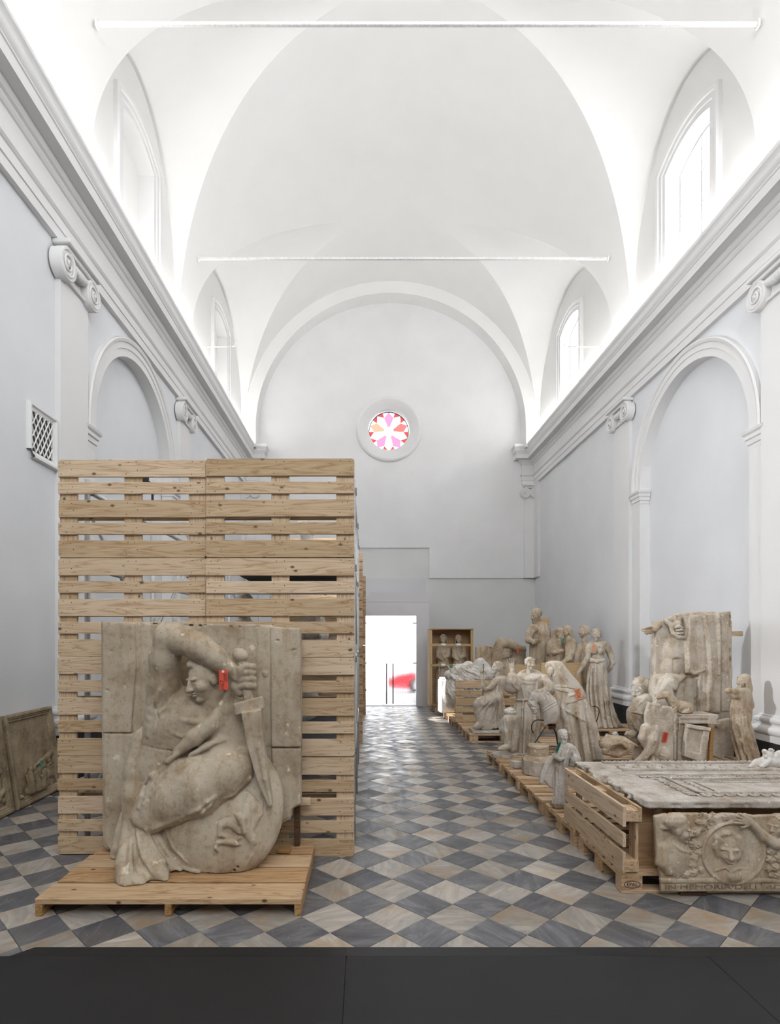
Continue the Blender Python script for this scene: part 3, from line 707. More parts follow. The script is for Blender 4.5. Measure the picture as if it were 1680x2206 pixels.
for i in range(-75, 90):
    for j in range(-75, 90):
        cx = OX+TS*(ct*(i+.5)-st*(j+.5)); cy = OZ-TS*(st*(i+.5)+ct*(j+.5))
        if not (XL-.05 < cx < XR+.05 and 2.9 < cy < 18.4): continue
        dark = (i+j) % 2 == 0
        u = VX+FP*cx/cy; v = VY+FP*EYE/cy
        vis = -40 < u < 1720 and cy > 3.22 and not any(a < cx < b and c < cy < d for a, b, c, d in hid)
        (near if vis else rest).append((cy, cx, cy, dark))
near.sort(key=lambda t: t[0]); rest += near[300:]; near = near[:300]
def tile_me(name, mat):
    b = MB(); h = TS/2-.0011; c = .0022
    vs = [(-h, -h, -.012), (h, -h, -.012), (h, h, -.012), (-h, h, -.012), (-h, -h, -c), (h, -h, -c), (h, h, -c), (-h, h, -c), (-h+c, -h+c, 0), (h-c, -h+c, 0), (h-c, h-c, 0), (-h+c, h-c, 0)]
    fs = [(8, 9, 10, 11)]+[(a+i, a+(i+1) % 4, a+4+(i+1) % 4, a+4+i) for a in (0, 4) for i in range(4)]
    b.add(vs, fs); return b
tb = tile_me('tile', None); tmd, tml = tb.me('tile_dark', M['tile_dark']), tb.me('tile_light', M['tile_light'])
for _, cx, cy, dark in near:
    o = obj('tile', tmd if dark else tml, floor, (cx, cy, random.uniform(-.0012, .0006)), (random.uniform(-.003, .003), random.uniform(-.003, .003), -TH))
bv = np.array(tb.v); rotm = np.array([[math.cos(-TH), -math.sin(-TH)], [math.sin(-TH), math.cos(-TH)]])
bv[:, :2] = bv[:, :2] @ rotm.T
for nm, flag, mt in (('far_dark_tiles', True, 'tile_dark'), ('far_light_tiles', False, 'tile_light')):
    b = MB()
    for _, cx, cy, dark in rest:
        if dark == flag: b.add([(x+cx, y+cy, z) for x, y, z in bv], tb.f[:5])
    o = struct(nm, b.me(nm, M[mt]), parent=floor); o['kind'] = 'stuff'
# ---- black floor boards in the foreground
SCREW = MB().lathe((0, 0, 0), [(.006, 0), (.006, .0026), (.004, .003)], 8).me('screw', M['iron'])
def stage():
    y1 = 3.165; z = .02
    xs = [-3.74, -.10, 1.88, 5.34]
    labs = ['black painted floor sheet beside the vented wall', 'black painted floor sheet in the middle of the aisle', 'black painted floor sheet beside the statue-side wall']
    for k in range(3):
        mb = MB(); mb.box(((xs[k]+xs[k+1])/2, (y1+YB)/2, z/2), ((xs[k+1]-xs[k])/2-.0012, (y1-YB)/2, z/2), .0015)
        o = tag(obj('floor_sheet', mb.me('floor_sheet', M['black_board'])), labs[k], 'floor sheet')
        for x in (xs[k]+.06, xs[k]+1.0, xs[k+1]-.06):
            for y in (y1-.06, 2.5): obj('screw', SCREW, o, (x, y, z-.002))
    xe = [-1.87, -.095, 1.66, 4.9]
    lab2 = ['black edge strip with a slanted end beside the vented wall', 'black edge strip between the aisle and the middle floor sheet', 'black edge strip running to the statue-side wall']
    for k in range(3):
        a, b = xe[k]+.001, xe[k+1]-.001; yf = 3.285; m = .075 if k == 0 else 0
        mb = MB(); vs = [(a-m, y1+.0015, .001), (b, y1+.0015, .001), (b, yf, .001), (a, yf, .001), (a-m, y1+.0015, .019), (b, y1+.0015, .019), (b, yf-.004, .007), (a, yf-.004, .007)]
        mb.add(vs, [(0, 3, 2, 1), (4, 5, 6, 7), (3, 7, 6, 2), (0, 4, 7, 3), (1, 2, 6, 5), (0, 1, 5, 4)])
        o = tag(obj('edge_strip', mb.me('edge_strip', M['black_board'])), lab2[k], 'edge strip')
        for x in np.linspace(a+.07, b-.07, 4): obj('screw', SCREW, o, (x, yf-.06, .0105))
stage()
# ---- street outside the doors
M['asphalt'] = plaster_mat('street_asphalt', rgb(150, 152, 156), .1, scale=4); M['facade'] = plaster_mat('street_facade', rgb(214, 204, 190), .05)
mb = MB(); mb.add([(-40, YF+.56, -.3), (40, YF+.56, -.3), (40, 60, -.3), (-40, 60, -.3)], [(0, 1, 2, 3)]); struct('street', mb.me('street', M['asphalt']), 'pale street surface outside the glass doors', 'street')
# ================================================================== pallets, racks, crates
def text_me(s, size, mat, depth=.0006, shear=0):
    c = bpy.data.curves.new('lettering', 'FONT'); c.body = s; c.size = size; c.align_x = 'CENTER'; c.align_y = 'CENTER'; c.extrude = depth; c.resolution_u = 3
    o = bpy.data.objects.new('lettering_tmp', c); COL.objects.link(o)
    dg = bpy.context.evaluated_depsgraph_get(); me = bpy.data.meshes.new_from_object(o.evaluated_get(dg))
    bpy.data.objects.remove(o); me.materials.clear(); me.materials.append(mat); return me
def board_me(name, l, w, t, mat, cut=0.0, cut_sides=(1, -1)):
    """board along x; cut = slanted outer corners on the +y side"""
    if not cut: return MB().box((0, 0, 0), (l/2, w/2, t/2), .0025).me(name, mat)
    x, y = l/2, w/2; poly = [(-x, -y), (x, -y), (x, y-cut), (x-cut, y), (-x+cut, y), (-x, y-cut)]
    n = len(poly); vs = [(a, b, -t/2) for a, b in poly]+[(a, b, t/2-.002) for a, b in poly]+[(a*(1-.002/x), b*(1-.002/y), t/2) for a, b in poly]
    fs = [tuple(range(n))[::-1], tuple(range(2*n, 3*n))]+[(k*n+i, k*n+(i+1) % n, (k+1)*n+(i+1) % n, (k+1)*n+i) for k in (0, 1) for i in range(n)]
    return mesh(name, vs, fs, mat)
class PalletKit:
    def __init__(s, mat):
        s.wide_o = board_me('deck_board', 1.2, .140, .022, mat, .016); s.wide = board_me('deck_board', 1.2, .140, .022, mat); s.slim = board_me('deck_board', 1.2, .096, .022, mat)
        s.cross = board_me('cross_board', .8, .145, .022, mat); s.bot_w = board_me('bottom_board', 1.2, .145, .022, mat); s.bot_s = board_me('bottom_board', 1.2, .1, .022, mat)
        s.blk_w = board_me('block', .145, .145, .078, mat); s.blk_s = board_me('block', .145, .1, .078, mat)
        nb = MB()
        for y, w in ((-.3275, .145), (-.16375, .1), (0, .145), (.16375, .1), (.3275, .145)):
            for x in (-.527, 0, .527):
                for dx, dy in (((-.05, -.3), (.03, .3), (.045, -.08), (-.03, .33)) if w > .12 else ((-.05, .25), (.0, -.28), (.045, .1))):
                    nb.lathe((x+dx+random.uniform(-.01, .01), y+dy*w+random.uniform(-.006, .006), .1438), [(.0042, 0), (.0042, .0008), (.003, .001)], 6)
        s.nails = nb.me('nails', M['nail'])
KIT = PalletKit(M['pine']); KIT_OLD = PalletKit(M['pine_old'])
DECK = [(-.33, 'o', -1), (-.165, 's', 0), (0, 'w', 0), (.165, 's', 0), (.33, 'o', 1)]
def pallet(label, loc, rot=(0, 0, 0), group=None, kit=KIT, name='wooden_pallet', nails=True):
    t = thing(name, label, 'pallet', loc, rot, group)
    for y, k, sd in DECK:
        o = obj('deck_board', {'o': kit.wide_o, 's': kit.slim, 'w': kit.wide}[k], t, (random.uniform(-.002, .002), y+random.uniform(-.003, .003), .133), (0, 0, (PI if sd < 0 else 0)+random.uniform(-.002, .002)))
    for x in (-.5275, 0, .5275): obj('cross_board', kit.cross, t, (x, 0, .111), (0, 0, PI/2))
    for x in (-.5275, 0, .5275):
        for y in (-.35, 0, .35): obj('block', kit.blk_w if y == 0 else kit.blk_s, t, (x, y, .061))
    for y in (-.35, 0, .35): obj('bottom_board', kit.bot_w if y == 0 else kit.bot_s, t, (0, y, .011))
    if nails: o = obj('nails', kit.nails, t); o['kind'] = 'stuff'
    return t
# ---- the slatted wall of standing pallets in front, and the ones behind it that close the racks
tiers = ['bottom row', 'second row up', 'third row up', 'top row']
for c, (xc, yf, z0) in enumerate(((-1.893, 4.70, 0.004), (-.685, 4.665, 0.002))):
    for k in range(4):
        pallet('standing pine pallet of the front slatted wall, %s, %s' % (tiers[k], ('vent-side column' if c == 0 else 'aisle-side column')),
               (xc+random.uniform(-.004, .004), yf+.144+random.uniform(-.004, .004), z0+.4+k*.805), (PI/2, 0, random.uniform(-.004, .004)), 'front wall of standing pallets', name='standing_pallet')
for w, (yy, xe, cols) in enumerate(((8.4, -.075, 1), (9.84, -.03, 1), (13.4, .03, 1))):
    nm = ['behind the near pipe rack', 'before the far pipe rack', 'behind the far pipe rack'][w]
    for c in range(cols):
        for k in range(4):
            pallet('standing pallet %s, %s, %s' % (nm, tiers[k], 'aisle-side column' if c == 0 else 'vent-side column'),
                   (xe-.6-c*1.205, yy+.144, .403+k*.8055), (PI/2, 0, 0), 'standing pallets of the pipe racks', KIT_OLD, 'standing_pallet', nails=(c == 0))
# ---- pipe racks
def rack(y0, y1, xa, xb, label):
    t = thing('pipe_rack', label, 'rack', ((xa+xb)/2, (y0+y1)/2, 0)); ox, oy = (xa+xb)/2, (y0+y1)/2
    P = lambda x, y, z: (x-ox, y-oy, z)
    for x in (xa, xb):
        for y in (y0, (y0+y1)/2, y1):
            obj('upright_pipe', MB().tube([P(x, y, .002), P(x, y, 3.15)], .024, 10).me('upright_pipe', M['pipe'], True), t)
            for z in (.78, 1.58, 2.38, 3.05):
                obj('clamp', MB().box(P(x, y+.03, z), (.032, .04, .03), .006).me('clamp', M['clamp']), t)
        for z in (.78, 1.58, 2.38, 3.05):
            obj('long_pipe', MB().tube([P(x, y0-.08, z+.0), P(x, y1+.08, z+.0)], .022, 10).me('long_pipe', M['pipe'], True), t)
        s = 0.0
        for (a, za, b, zb) in ((y0, .3, (y0+y1)/2, 1.5), ((y0+y1)/2, 1.7, y0, 2.9), (y1, .2, (y0+y1)/2, 1.4), (y1, 2.9, (y0+y1)/2, 1.8)):
            obj('brace_pipe', MB().tube([P(x+s, a, za), P(x+s, b, zb)], .017, 8).me('brace_pipe', M['pipe'], True), t)
    for z in (.80, 1.60, 2.40):
        for y in (y0+.05, (y0+y1)/2, y1-.05):
            obj('cross_pipe', MB().tube([P(xa, y, z), P(xb, y, z)], .02, 8).me('cross_pipe', M['pipe'], True), t)
        n = 5
        for k in range(n):
            a = y0+.1+(y1-y0-.2)*k/n; b = a+(y1-y0-.2)/n-.02
            obj('shelf_board', MB().box(P(xb-.64, (a+b)/2, z+.035), (.58, (b-a)/2, .013), .002).me('shelf_board', M['shelf']), t)
    return t
rack(5.05, 8.15, -2.42, -.10, 'scaffold pipe rack with dark shelves directly behind the front slatted pallet wall')
rack(10.15, 13.1, -2.38, -.065, 'scaffold pipe rack with dark shelves farther down the aisle')
# ---- work lamp added out of sight on the near rack, for the statues' shadows
t = thing('added_work_lamp', 'work lamp clamped on top of the near pipe rack behind the slatted wall', 'lamp', (-2.42, 6.60, 3.152))
obj('stem', MB().tube([(0, 0, 0), (0, 0, .42)], .014, 8).me('stem', M['iron'], True), t)
obj('housing', MB().box((-.03, 0, .47), (.045, .17, .12), .01).me('housing', M['iron']), t)
obj('lens', MB().box((.018, 0, .47), (.003, .15, .10), .001).me('lens', M['white_paint']), t)
ld = bpy.data.lights.new('added_work_lamp_light', 'SPOT'); ld.energy = ADDED_WORK_LAMP; ld.spot_size = math.radians(96); ld.spot_blend = 1.0; ld.shadow_soft_size = .13; ld.color = (.95, .97, 1.0)
lo = bpy.data.objects.new('added_work_lamp_light', ld); COL.objects.link(lo); lo.location = (-2.36, 6.60, 3.62); lo.rotation_euler = Vector((7.7, 2.0, -.5)).to_track_quat('-Z', 'Y').to_euler()
t = thing('sun_patch_spot', 'small spot lamp clamped to the aisle side of the far pipe rack', 'lamp', (-.20, 12.30, 3.10))  # added lamp, stands in for sunlight through the doors
obj('clamp_arm', MB().tube([(.10, 0, -.01), (0, 0, .0), (0, 0, -.1)], .01, 8).me('clamp_arm', M['iron'], True), t); obj('housing', MB().tube([(-.04, 0, -.09), (.05, 0, -.15)], .035, 12).me('housing', M['iron']), t)
ld = bpy.data.lights.new('sun_patch_spot_light', 'SPOT'); ld.energy = SUN_PATCH_SPOT; ld.spot_size = math.radians(20); ld.spot_blend = .2; ld.shadow_soft_size = .02; ld.color = (1, .98, .94)
lo = bpy.data.objects.new('sun_patch_spot_light', ld); COL.objects.link(lo); lo.location = (-.13, 12.30, 2.93); lo.rotation_euler = Vector((1.85, .32, -2.45)).to_track_quat('-Z', 'Y').to_euler()
# ---- plank platform under the big relief
PLT = (-2.09, -.40, 3.66, 4.63)
t = thing('plank_platform', 'low wide plank platform carrying the big warrior relief', 'platform', (-1.245, 4.145, 0))
for k, (a, b) in enumerate(((3.66, 3.895), (3.923, 4.155), (4.183, 4.405), (4.435, 4.63))):
    obj('plank', MB().box((0, (a+b)/2-4.145, .093), (.845-.004*(k % 2), (b-a)/2, .019), .004).me('plank', M['plank' if k % 2 else 'plank_pale']), t, (.003*(k % 2), 0, random.uniform(-.002, .001)))
for x in (-.82, -.42, 0, .42, .822):
    if abs(x) == .42: continue
    obj('runner', MB().box((0, 0, 0), (.485, .022, .0365), .003).me('runner', M['plank']), t, (x*1.0, 0, .037), (0, 0, PI/2))
# small wooden wedges under and behind the relief
def wood_block(label, c, h, mat='pine_old', rot=None, name='wood_block', cat='wood block', group=None):
    o = obj(name, MB().box((0, 0, 0), h, .003).me(name, M[mat]), None, c, rot); return tag(o, label, cat, group)
wood_block('small pine offcut wedged under the shield side of the warrior relief', (-.62, 4.47, .1275), (.05, .05, .013), 'brown_board')
wood_block('small pine offcut wedged under the drapery side of the warrior relief', (-1.965, 4.56, .128), (.03, .025, .0135), 'brown_board')
wood_block('dark wooden prop post behind the lower shield edge of the warrior relief', (-.535, 4.60, .275), (.022, .024, .162), 'dark_wood')
wood_block('short pine batten sticking out behind the warrior relief over the platform', (-.50, 4.60, .465), (.07, .02, .028), 'pine')
# ---- pallets on the floor on the right
for c in range(2):
    for k in range(5):
        y = 3.99+.4+k*.897
        pos = ['first from the black sheets', 'second from the black sheets', 'middle one', 'second from its end', 'at its end'][k]
        pallet('flat pallet of the near statue row, %s, %s' % (pos, 'edging the aisle' if c == 0 else 'toward the blind arch'), (2.37+c*1.215+random.uniform(-.005, .005), y, 0), (0, 0, random.uniform(-.002, .002)), 'flat pallets under the near statues', KIT_OLD, nails=False)
for k in range(2):
    pallet('flat pallet turned lengthwise beside the blind arch, %s' % ['under the leaning lady', 'behind the tall relief'][k], (4.71, 7.33+k*1.23, 0), (0, 0, PI/2), 'flat pallets under the near statues', KIT_OLD, nails=False)
for k in range(4):
    y = 9.78+.4+k*.818
    pallet('flat pallet of the far statue row edging the aisle, %s' % ['under the seated girl', 'second from its near end', 'under the pale heap', 'at its far end'][k], (2.385+random.uniform(-.015, .015), y, 0), (0, 0, random.uniform(-.004, .004)), 'flat pallets under the far statues', KIT_OLD, nails=False)
for k in range(3):
    pallet('flat pallet of the far statue row by the wall, %s' % ['under the bare-shouldered woman', 'under the embracing women', 'under the bearded man'][k], (4.42 if k == 0 else 3.62+(.35 if k == 1 else .0), 10.65+k*.83, 0), (0, 0, .02*k), 'flat pallets under the far statues', KIT_OLD, nails=False)
pallet('flat pallet lying between the friar and the seated girl', (3.35, 9.15, 0), (0, 0, .05), 'flat pallets under the far statues', KIT_OLD, nails=False)
pallet('flat pallet under the open crate by the entrance portal', (2.29, 14.25, 0), (0, 0, 0), None, KIT_OLD, nails=False)
pallet('pallet standing on edge before the pale drapery heap', (2.36, 11.16+.144, .148+.402), (PI/2, 0, 0), None, KIT, 'standing_pallet')
# EPAL brand on the corner block
br = MB(); n = 28
for k in range(n):
    a, b = 2*PI*k/n, 2*PI*(k+1)/n
    br.add([(.058*math.cos(a), .027*math.sin(a), 0), (.058*math.cos(b), .027*math.sin(b), 0), (.053*math.cos(b), .0225*math.sin(b), 0), (.053*math.cos(a), .0225*math.sin(a), 0)], [(0, 1, 2, 3)])
pl0 = [o for o in bpy.data.objects if o.get('label', '').startswith('flat pallet of the near statue row, first') and 'edging' in o['label']][0]
o = obj('brand_oval', br.me('brand_oval', M['ink']), pl0, (-.5275, -.4012, .061), (PI/2, 0, 0))
o = obj('brand_letters', text_me('EPAL', .036, M['ink']), pl0, (-.5275, -.4012, .061), (PI/2, 0, 0))
# ---- cut pallet standing on edge along the near row
t = thing('cut_pallet', 'cut pine pallet standing on edge beside the carved slab', 'pallet', (1.80, 4.565, .146), (0, 0, PI/2-.01))
for z, w in ((.073, .145), (.228, .095), (.392, .14)):
    obj('side_board', board_me('side_board', 1.2, w, .022, M['pine']), t, (random.uniform(-.004, .004), .011, z), (PI/2, 0, 0))
for x in (-.5275, 0, .5275):
    obj('block', board_me('block', .145, .1, .078, M['pine_old']), t, (x, -.038, .395), (0, 0, 0), )
    obj('block', board_me('block', .145, .1, .078, M['pine_old']), t, (x, -.038, .05), (0, 0, 0))
    obj('cross_board', board_me('cross_board', .44, .1, .022, M['pine_old']), t, (x, -.0, .22), (PI/2, PI/2, 0)).location = (x, -.085, .22)
obj('rail_board', board_me('rail_board', 1.2, .1, .022, M['pine']), t, (0, -.10, .405), (PI/2, 0, 0))
# ---- tan and brown boards
def board(label, c, h, mat, rot=(0, 0, 0), cat='board', name='board'):
    o = obj(name, MB().box((0, 0, 0), h, .002).me(name, M[mat]), None, c, rot); return tag(o, label, cat)
board('brown upright board supporting the carved slab behind the cut pallet', (2.03, 4.13, .375), (.09, .012, .23), 'brown_board')
board('narrow pine batten upright beside the memorial panel', (2.07, 4.085, .37), (.022, .018, .225), 'pine_old')
board('tall tan fibreboard strip standing behind the bearded man', (3.98, 12.75, 1.19), (.09, .01, 1.04), 'fibre')
board('wide tan fibreboard sheet standing between the hooded mourner and the bare-shouldered woman', (3.72, 10.95, .73), (.36, .008, .58), 'fibre', (0, 0, -.15))
board('tan fibreboard sheet standing in front of the bearded man', (3.15, 11.5, .70), (.33, .008, .55), 'fibre')
# ---- crate by the portal
t = thing('open_crate', 'open-fronted plywood crate holding two plaster ladies beside the entrance portal', 'crate', (2.10, 14.2, .146))
W2, H2, D2 = .53, 1.84, .26
obj('side_panel', MB().box((-W2+.012, 0, H2/2), (.012, D2, H2/2), .002).me('side_panel', M['fibre']), t); obj('side_panel', MB().box((W2-.012, 0, H2/2), (.012, D2, H2/2), .002).me('side_panel', M['fibre']), t)
obj('top_panel', MB().box((0, 0, H2+.012), (W2, D2, .012), .002).me('top_panel', M['fibre']), t); obj('back_panel', MB().box((0, D2-.01, H2/2), (W2-.026, .008, H2/2), .002).me('back_panel', M['brown_board']), t)
obj('bottom_panel', MB().box((0, 0, .014), (W2-.026, D2-.02, .012), .002).me('bottom_panel', M['fibre']), t)
for x in (-W2+.045, W2-.045): obj('corner_batten', MB().box((x, -D2+.03, H2/2+.01), (.02, .02, H2/2-.02), .002).me('corner_batten', M['fibre']), t)
for z in (1.47, .98):
    r = obj('retaining_bar', MB().box((0, -D2+.012, z), (W2-.03, .012, .028), .002).me('retaining_bar', M['fibre']), t)
    for x in (-.2, .17): obj('padding', MB().tube([(x-.055, -D2+.012, z), (x+.055, -D2+.012, z)], .036, 10).me('padding', M['white_card'], True), r)
# ---- framed reliefs leaning against the left wall: frame local coordinates x along the wall, z up, front towards -y
def framed_panel(label, y0, y1, h, xb, xt):
    w = y1-y0; ang = math.atan2(xb-xt, h)
    t = thing('framed_relief', label, 'framed relief', (xb, (y0+y1)/2, .004), None)
    t.rotation_euler = (Matrix.Rotation(PI/2, 3, 'Z') @ Matrix.Rotation(-ang, 3, 'X')).to_euler()
    pr = [(0, 0), (0, -.045), (.012, -.052), (.03, -.052), (.036, -.042), (.05, -.040), (.058, -.031), (.075, -.030), (.085, -.018), (.095, -.018), (.095, 0)]
    def bar(n_, p0, p1, inward):
        # one mitred frame side
        p0, p1, inward = Vector(p0), Vector(p1), Vector(inward); d = (p1-p0).normalized(); vs = []
        for P, sg in ((p0, 1), (p1, -1)):
            for o_, y in pr: q = P+inward*o_+d*o_*sg; vs.append((q.x, y, q.y))
        k = len(pr); fs = [(j, j+1, k+j+1, k+j) for j in range(k-1)]+[tuple(range(k)), tuple(range(2*k-1, k-1, -1))]
        return mesh(n_, vs, fs, M['stone_dark'])
    a = w/2
    obj('frame_side', bar('frame_side', (-a, 0), (a, 0), (0, 1)), t); obj('frame_side', bar('frame_side', (a, 0), (a, h), (-1, 0)), t)
    obj('frame_side', bar('frame_side', (a, h), (-a, h), (0, -1)), t); obj('frame_side', bar('frame_side', (-a, h), (-a, 0), (1, 0)), t)
    obj('backboard', MB().box((0, .012, h/2), (a, .012, h/2), .002).me('backboard', M['dark_wood']), t)
    obj('panel', MB().box((0, -.008, h/2), (a-.09, .008, h/2-.09), 0).me('panel', M['stone_dark']), t)
    return t
FR2 = framed_panel('framed plaster relief leaning on the wall nearer the slatted pallet wall', 5.90, 6.79, .97, -3.575, -3.722)
FR1 = framed_panel('framed plaster relief leaning on the wall nearer the black floor sheets', 4.93, 5.85, .97, -3.58, -3.724)
# ---- red car outside
t = thing('parked_car', 'red car parked outside beyond the glass doors', 'car', (1.0, 21.3, -.3)); 
M['car'] = flat_mat('red_car_paint', rgb(196, 26, 40), .3); M['tyre'] = flat_mat('tyre_rubber', rgb(30, 30, 32), .8); M['hub'] = flat_mat('wheel_hub', rgb(170, 172, 176), .35, .5)
body = [(-.12, .32), (-.16, .5), (-.06, .66), (.25, .78), (.95, .90), (1.4, 1.32), (2.6, 1.40), (3.3, .98), (3.9, .92), (4.0, .55), (3.95, .3)]
arch1 = [(.98+.37*math.cos(w), .33+.37*math.sin(w)) for w in np.linspace(0, PI, 11)]; arch2 = [(3.2+.37*math.cos(w), .33+.37*math.sin(w)) for w in np.linspace(0, PI, 11)]
poly = body+[(3.9, .22), (3.57, .22)]+arch2+[(2.83, .2), (1.35, .2)]+arch1+[(.61, .22), (0, .24)]
bm_ = MB().prism(poly, 0, 1.7)
import bmesh
me = bm_.me('body_shell', M['car']); bb = bmesh.new(); bb.from_mesh(me); bmesh.ops.triangulate(bb, faces=bb.faces); bb.to_mesh(me); bb.free()
obj('body_shell', me, t)
for x in (.98, 3.2):
    for y in (.02, 1.48):
        wv = MB().lathe((0, 0, 0), [(.2, -.1), (.31, -.1), (.33, -.07), (.33, .07), (.31, .1), (.2, .1)], 24).me('wheel', M['tyre'], False)
        wo = obj('wheel', wv, t, (x, y+.1, .33), (PI/2, 0, 0)); obj('hub', MB().lathe((0, 0, 0), [(.19, -.05), (.21, .09), (.15, .105), (.04, .11)], 18).me('hub', M['hub']), wo)
obj('lamp', MB().box((-.08, .18, .62), (.06, .14, .07), .02).me('lamp', M['hub']), t)
obj('side_window', MB().prism([(1.1, .92), (1.5, 1.26), (2.5, 1.32), (3.0, .98)], -.005, .004).me('side_window', M['tyre']), t)
# ================================================================== sculpting kit: distance fields turned into meshes
F32 = np.float32
CROPS = {1: (200, 1320, 3.342), 2: (900, 1280, 3.7333), 3: (1030, 1380, 4.5405), 4: (1320, 1290, 4.6667), 5: (1200, 1620, 3.5), 6: (740, 1140, 5.2538)}
class Tr:
    """turns measured points of the photograph into metres at the distance Y0 (d and radii in the same small units; d<0 comes forward)"""
    def __init__(s, crop, Y0): s.x0, s.y0, s.sc = CROPS[crop]; s.Y0 = Y0; s.u = Y0/FP/s.sc
    def P(s, cx, cy, d=0.0):
        Y = s.Y0+d*s.u; u = s.x0+cx/s.sc; v = s.y0+cy/s.sc
        return np.array(((u-VX)*Y/FP, Y, EYE-(v-VY)*Y/FP))
def rotm(yaw=0, pitch=0, roll=0):
    """roll turns in the picture plane (+ = anticlockwise), yaw about the vertical, pitch nods"""
    return np.array(Matrix.Rotation(-math.radians(roll), 3, 'Y') @ Matrix.Rotation(math.radians(yaw), 3, 'Z') @ Matrix.Rotation(math.radians(pitch), 3, 'X'))
class Sculpt:
    def __init__(s, T, x0, y0, x1, y1, d0, d1, vox=.01):
        s.T = T; c = np.array([T.P(x, y, d) for x in (x0, x1) for y in (y0, y1) for d in (d0, d1)])
        s.lo = c.min(0); s.v = vox; s.n = np.ceil((c.max(0)-s.lo)/vox).astype(int)+1
        s.ax = [(s.lo[i]+vox*np.arange(s.n[i])).astype(F32) for i in range(3)]
        s.D = np.full(tuple(s.n), .3, F32)
    @classmethod
    def local(cls, lo, hi, vox, T=None):
        """a grid in plain metres"""
        s = cls.__new__(cls); s.T = T; s.loc = True; s.lo = np.array(lo, float); s.v = vox; s.n = np.ceil((np.array(hi)-s.lo)/vox).astype(int)+1
        s.ax = [(s.lo[i]+vox*np.arange(s.n[i])).astype(F32) for i in range(3)]; s.D = np.full(tuple(s.n), .3, F32); return s
    def floor(s, z):
        """cut flat at height z"""
        s.D = np.maximum(s.D, (F32(z)-s.ax[2])[None, None, :]); return s
    # -- plumbing
    def sub(s, lo, hi, pad):
        sl = []
        for i in range(3):
            a = int(np.clip(math.floor((lo[i]-pad-s.lo[i])/s.v), 0, s.n[i])); b = int(np.clip(math.ceil((hi[i]+pad-s.lo[i])/s.v)+1, 0, s.n[i])); sl.append(slice(a, b))
        sl = tuple(sl)
        if any(q.stop <= q.start for q in sl): return None
        return sl, s.ax[0][sl[0]][:, None, None], s.ax[1][sl[1]][None, :, None], s.ax[2][sl[2]][None, None, :]
    def put(s, sl, d, k, mode):
        A = s.D[sl]
        if mode == 'add':
            if k > 0: h = np.maximum(k-np.abs(A-d), 0)/k; s.D[sl] = np.minimum(A, d)-h*h*k*.25
            else: s.D[sl] = np.minimum(A, d)
        else:
            d = -d
            if k > 0: h = np.maximum(k-np.abs(A-d), 0)/k; s.D[sl] = np.maximum(A, d)+h*h*k*.25
            else: s.D[sl] = np.maximum(A, d)
    def w(s, p): return s.T.P(*p) if len(p) == 3 else s.T.P(p[0], p[1], 0)
    # -- primitives in world metres
    def cone_w(s, a, b, ra, rb, k=.02, mode='add', squash=None):
        a = np.asarray(a, float); b = np.asarray(b, float); R = max(ra, rb)
        g = s.sub(np.minimum(a, b)-R, np.maximum(a, b)+R, k+.03)
        if g is None: return
        sl, X, Y, Z = g; ab = b-a; L2 = float(ab@ab)+1e-12
        px_, py_, pz_ = X-F32(a[0]), Y-F32(a[1]), Z-F32(a[2])
        t = np.clip((px_*F32(ab[0])+py_*F32(ab[1])+pz_*F32(ab[2]))/F32(L2), 0, 1)
        d = np.sqrt((px_-t*F32(ab[0]))**2+(py_-t*F32(ab[1]))**2+(pz_-t*F32(ab[2]))**2)-(F32(ra)+t*F32(rb-ra))
        s.put(sl, d.astype(F32), k, mode)
    def ell_w(s, c, r, Rm=None, k=.02, mode='add'):
        c = np.asarray(c, float); r = np.asarray(r, float); m = r.max()
        g = s.sub(c-m, c+m, k+.03)
        if g is None: return
        sl, X, Y, Z = g; x, y, z = X-F32(c[0]), Y-F32(c[1]), Z-F32(c[2])
        if Rm is not None:
            q = Rm.T; x, y, z = q[0, 0]*x+q[0, 1]*y+q[0, 2]*z, q[1, 0]*x+q[1, 1]*y+q[1, 2]*z, q[2, 0]*x+q[2, 1]*y+q[2, 2]*z
        k0 = np.sqrt((x/r[0])**2+(y/r[1])**2+(z/r[2])**2); k1 = np.sqrt((x/r[0]**2)**2+(y/r[1]**2)**2+(z/r[2]**2)**2)+1e-9
        s.put(sl, (k0*(k0-1)/k1).astype(F32), k, mode)
    def box_w(s, c, h, Rm=None, rd=.005, k=0.0, mode='add'):
        c = np.asarray(c, float); h = np.asarray(h, float); m = np.linalg.norm(h)
        e = np.full(3, m) if Rm is not None else h
        g = s.sub(c-e, c+e, k+.03)
        if g is None: return
        sl, X, Y, Z = g; x, y, z = X-F32(c[0]), Y-F32(c[1]), Z-F32(c[2])
        if Rm is not None:
            q = Rm.T; x, y, z = q[0, 0]*x+q[0, 1]*y+q[0, 2]*z, q[1, 0]*x+q[1, 1]*y+q[1, 2]*z, q[2, 0]*x+q[2, 1]*y+q[2, 2]*z
        qx, qy, qz = np.abs(x)-F32(h[0]-rd), np.abs(y)-F32(h[1]-rd), np.abs(z)-F32(h[2]-rd)
        d = np.sqrt(np.maximum(qx, 0)**2+np.maximum(qy, 0)**2+np.maximum(qz, 0)**2)+np.minimum(np.maximum(qx, np.maximum(qy, qz)), 0)-F32(rd)
        s.put(sl, d.astype(F32), k, mode)
    # -- primitives in traced units
    def rc(s, a, b, ra, rb=None, k=12, mode='add'):
        u = s.T.u; rb = ra if rb is None else rb; s.cone_w(s.w(a), s.w(b), ra*u, rb*u, k*u, mode); return s
    def ch(s, pts, k=12, mode='add'):
        for p, q in zip(pts[:-1], pts[1:]): s.rc(p[:3], q[:3], p[3], q[3], k, mode)
        return s
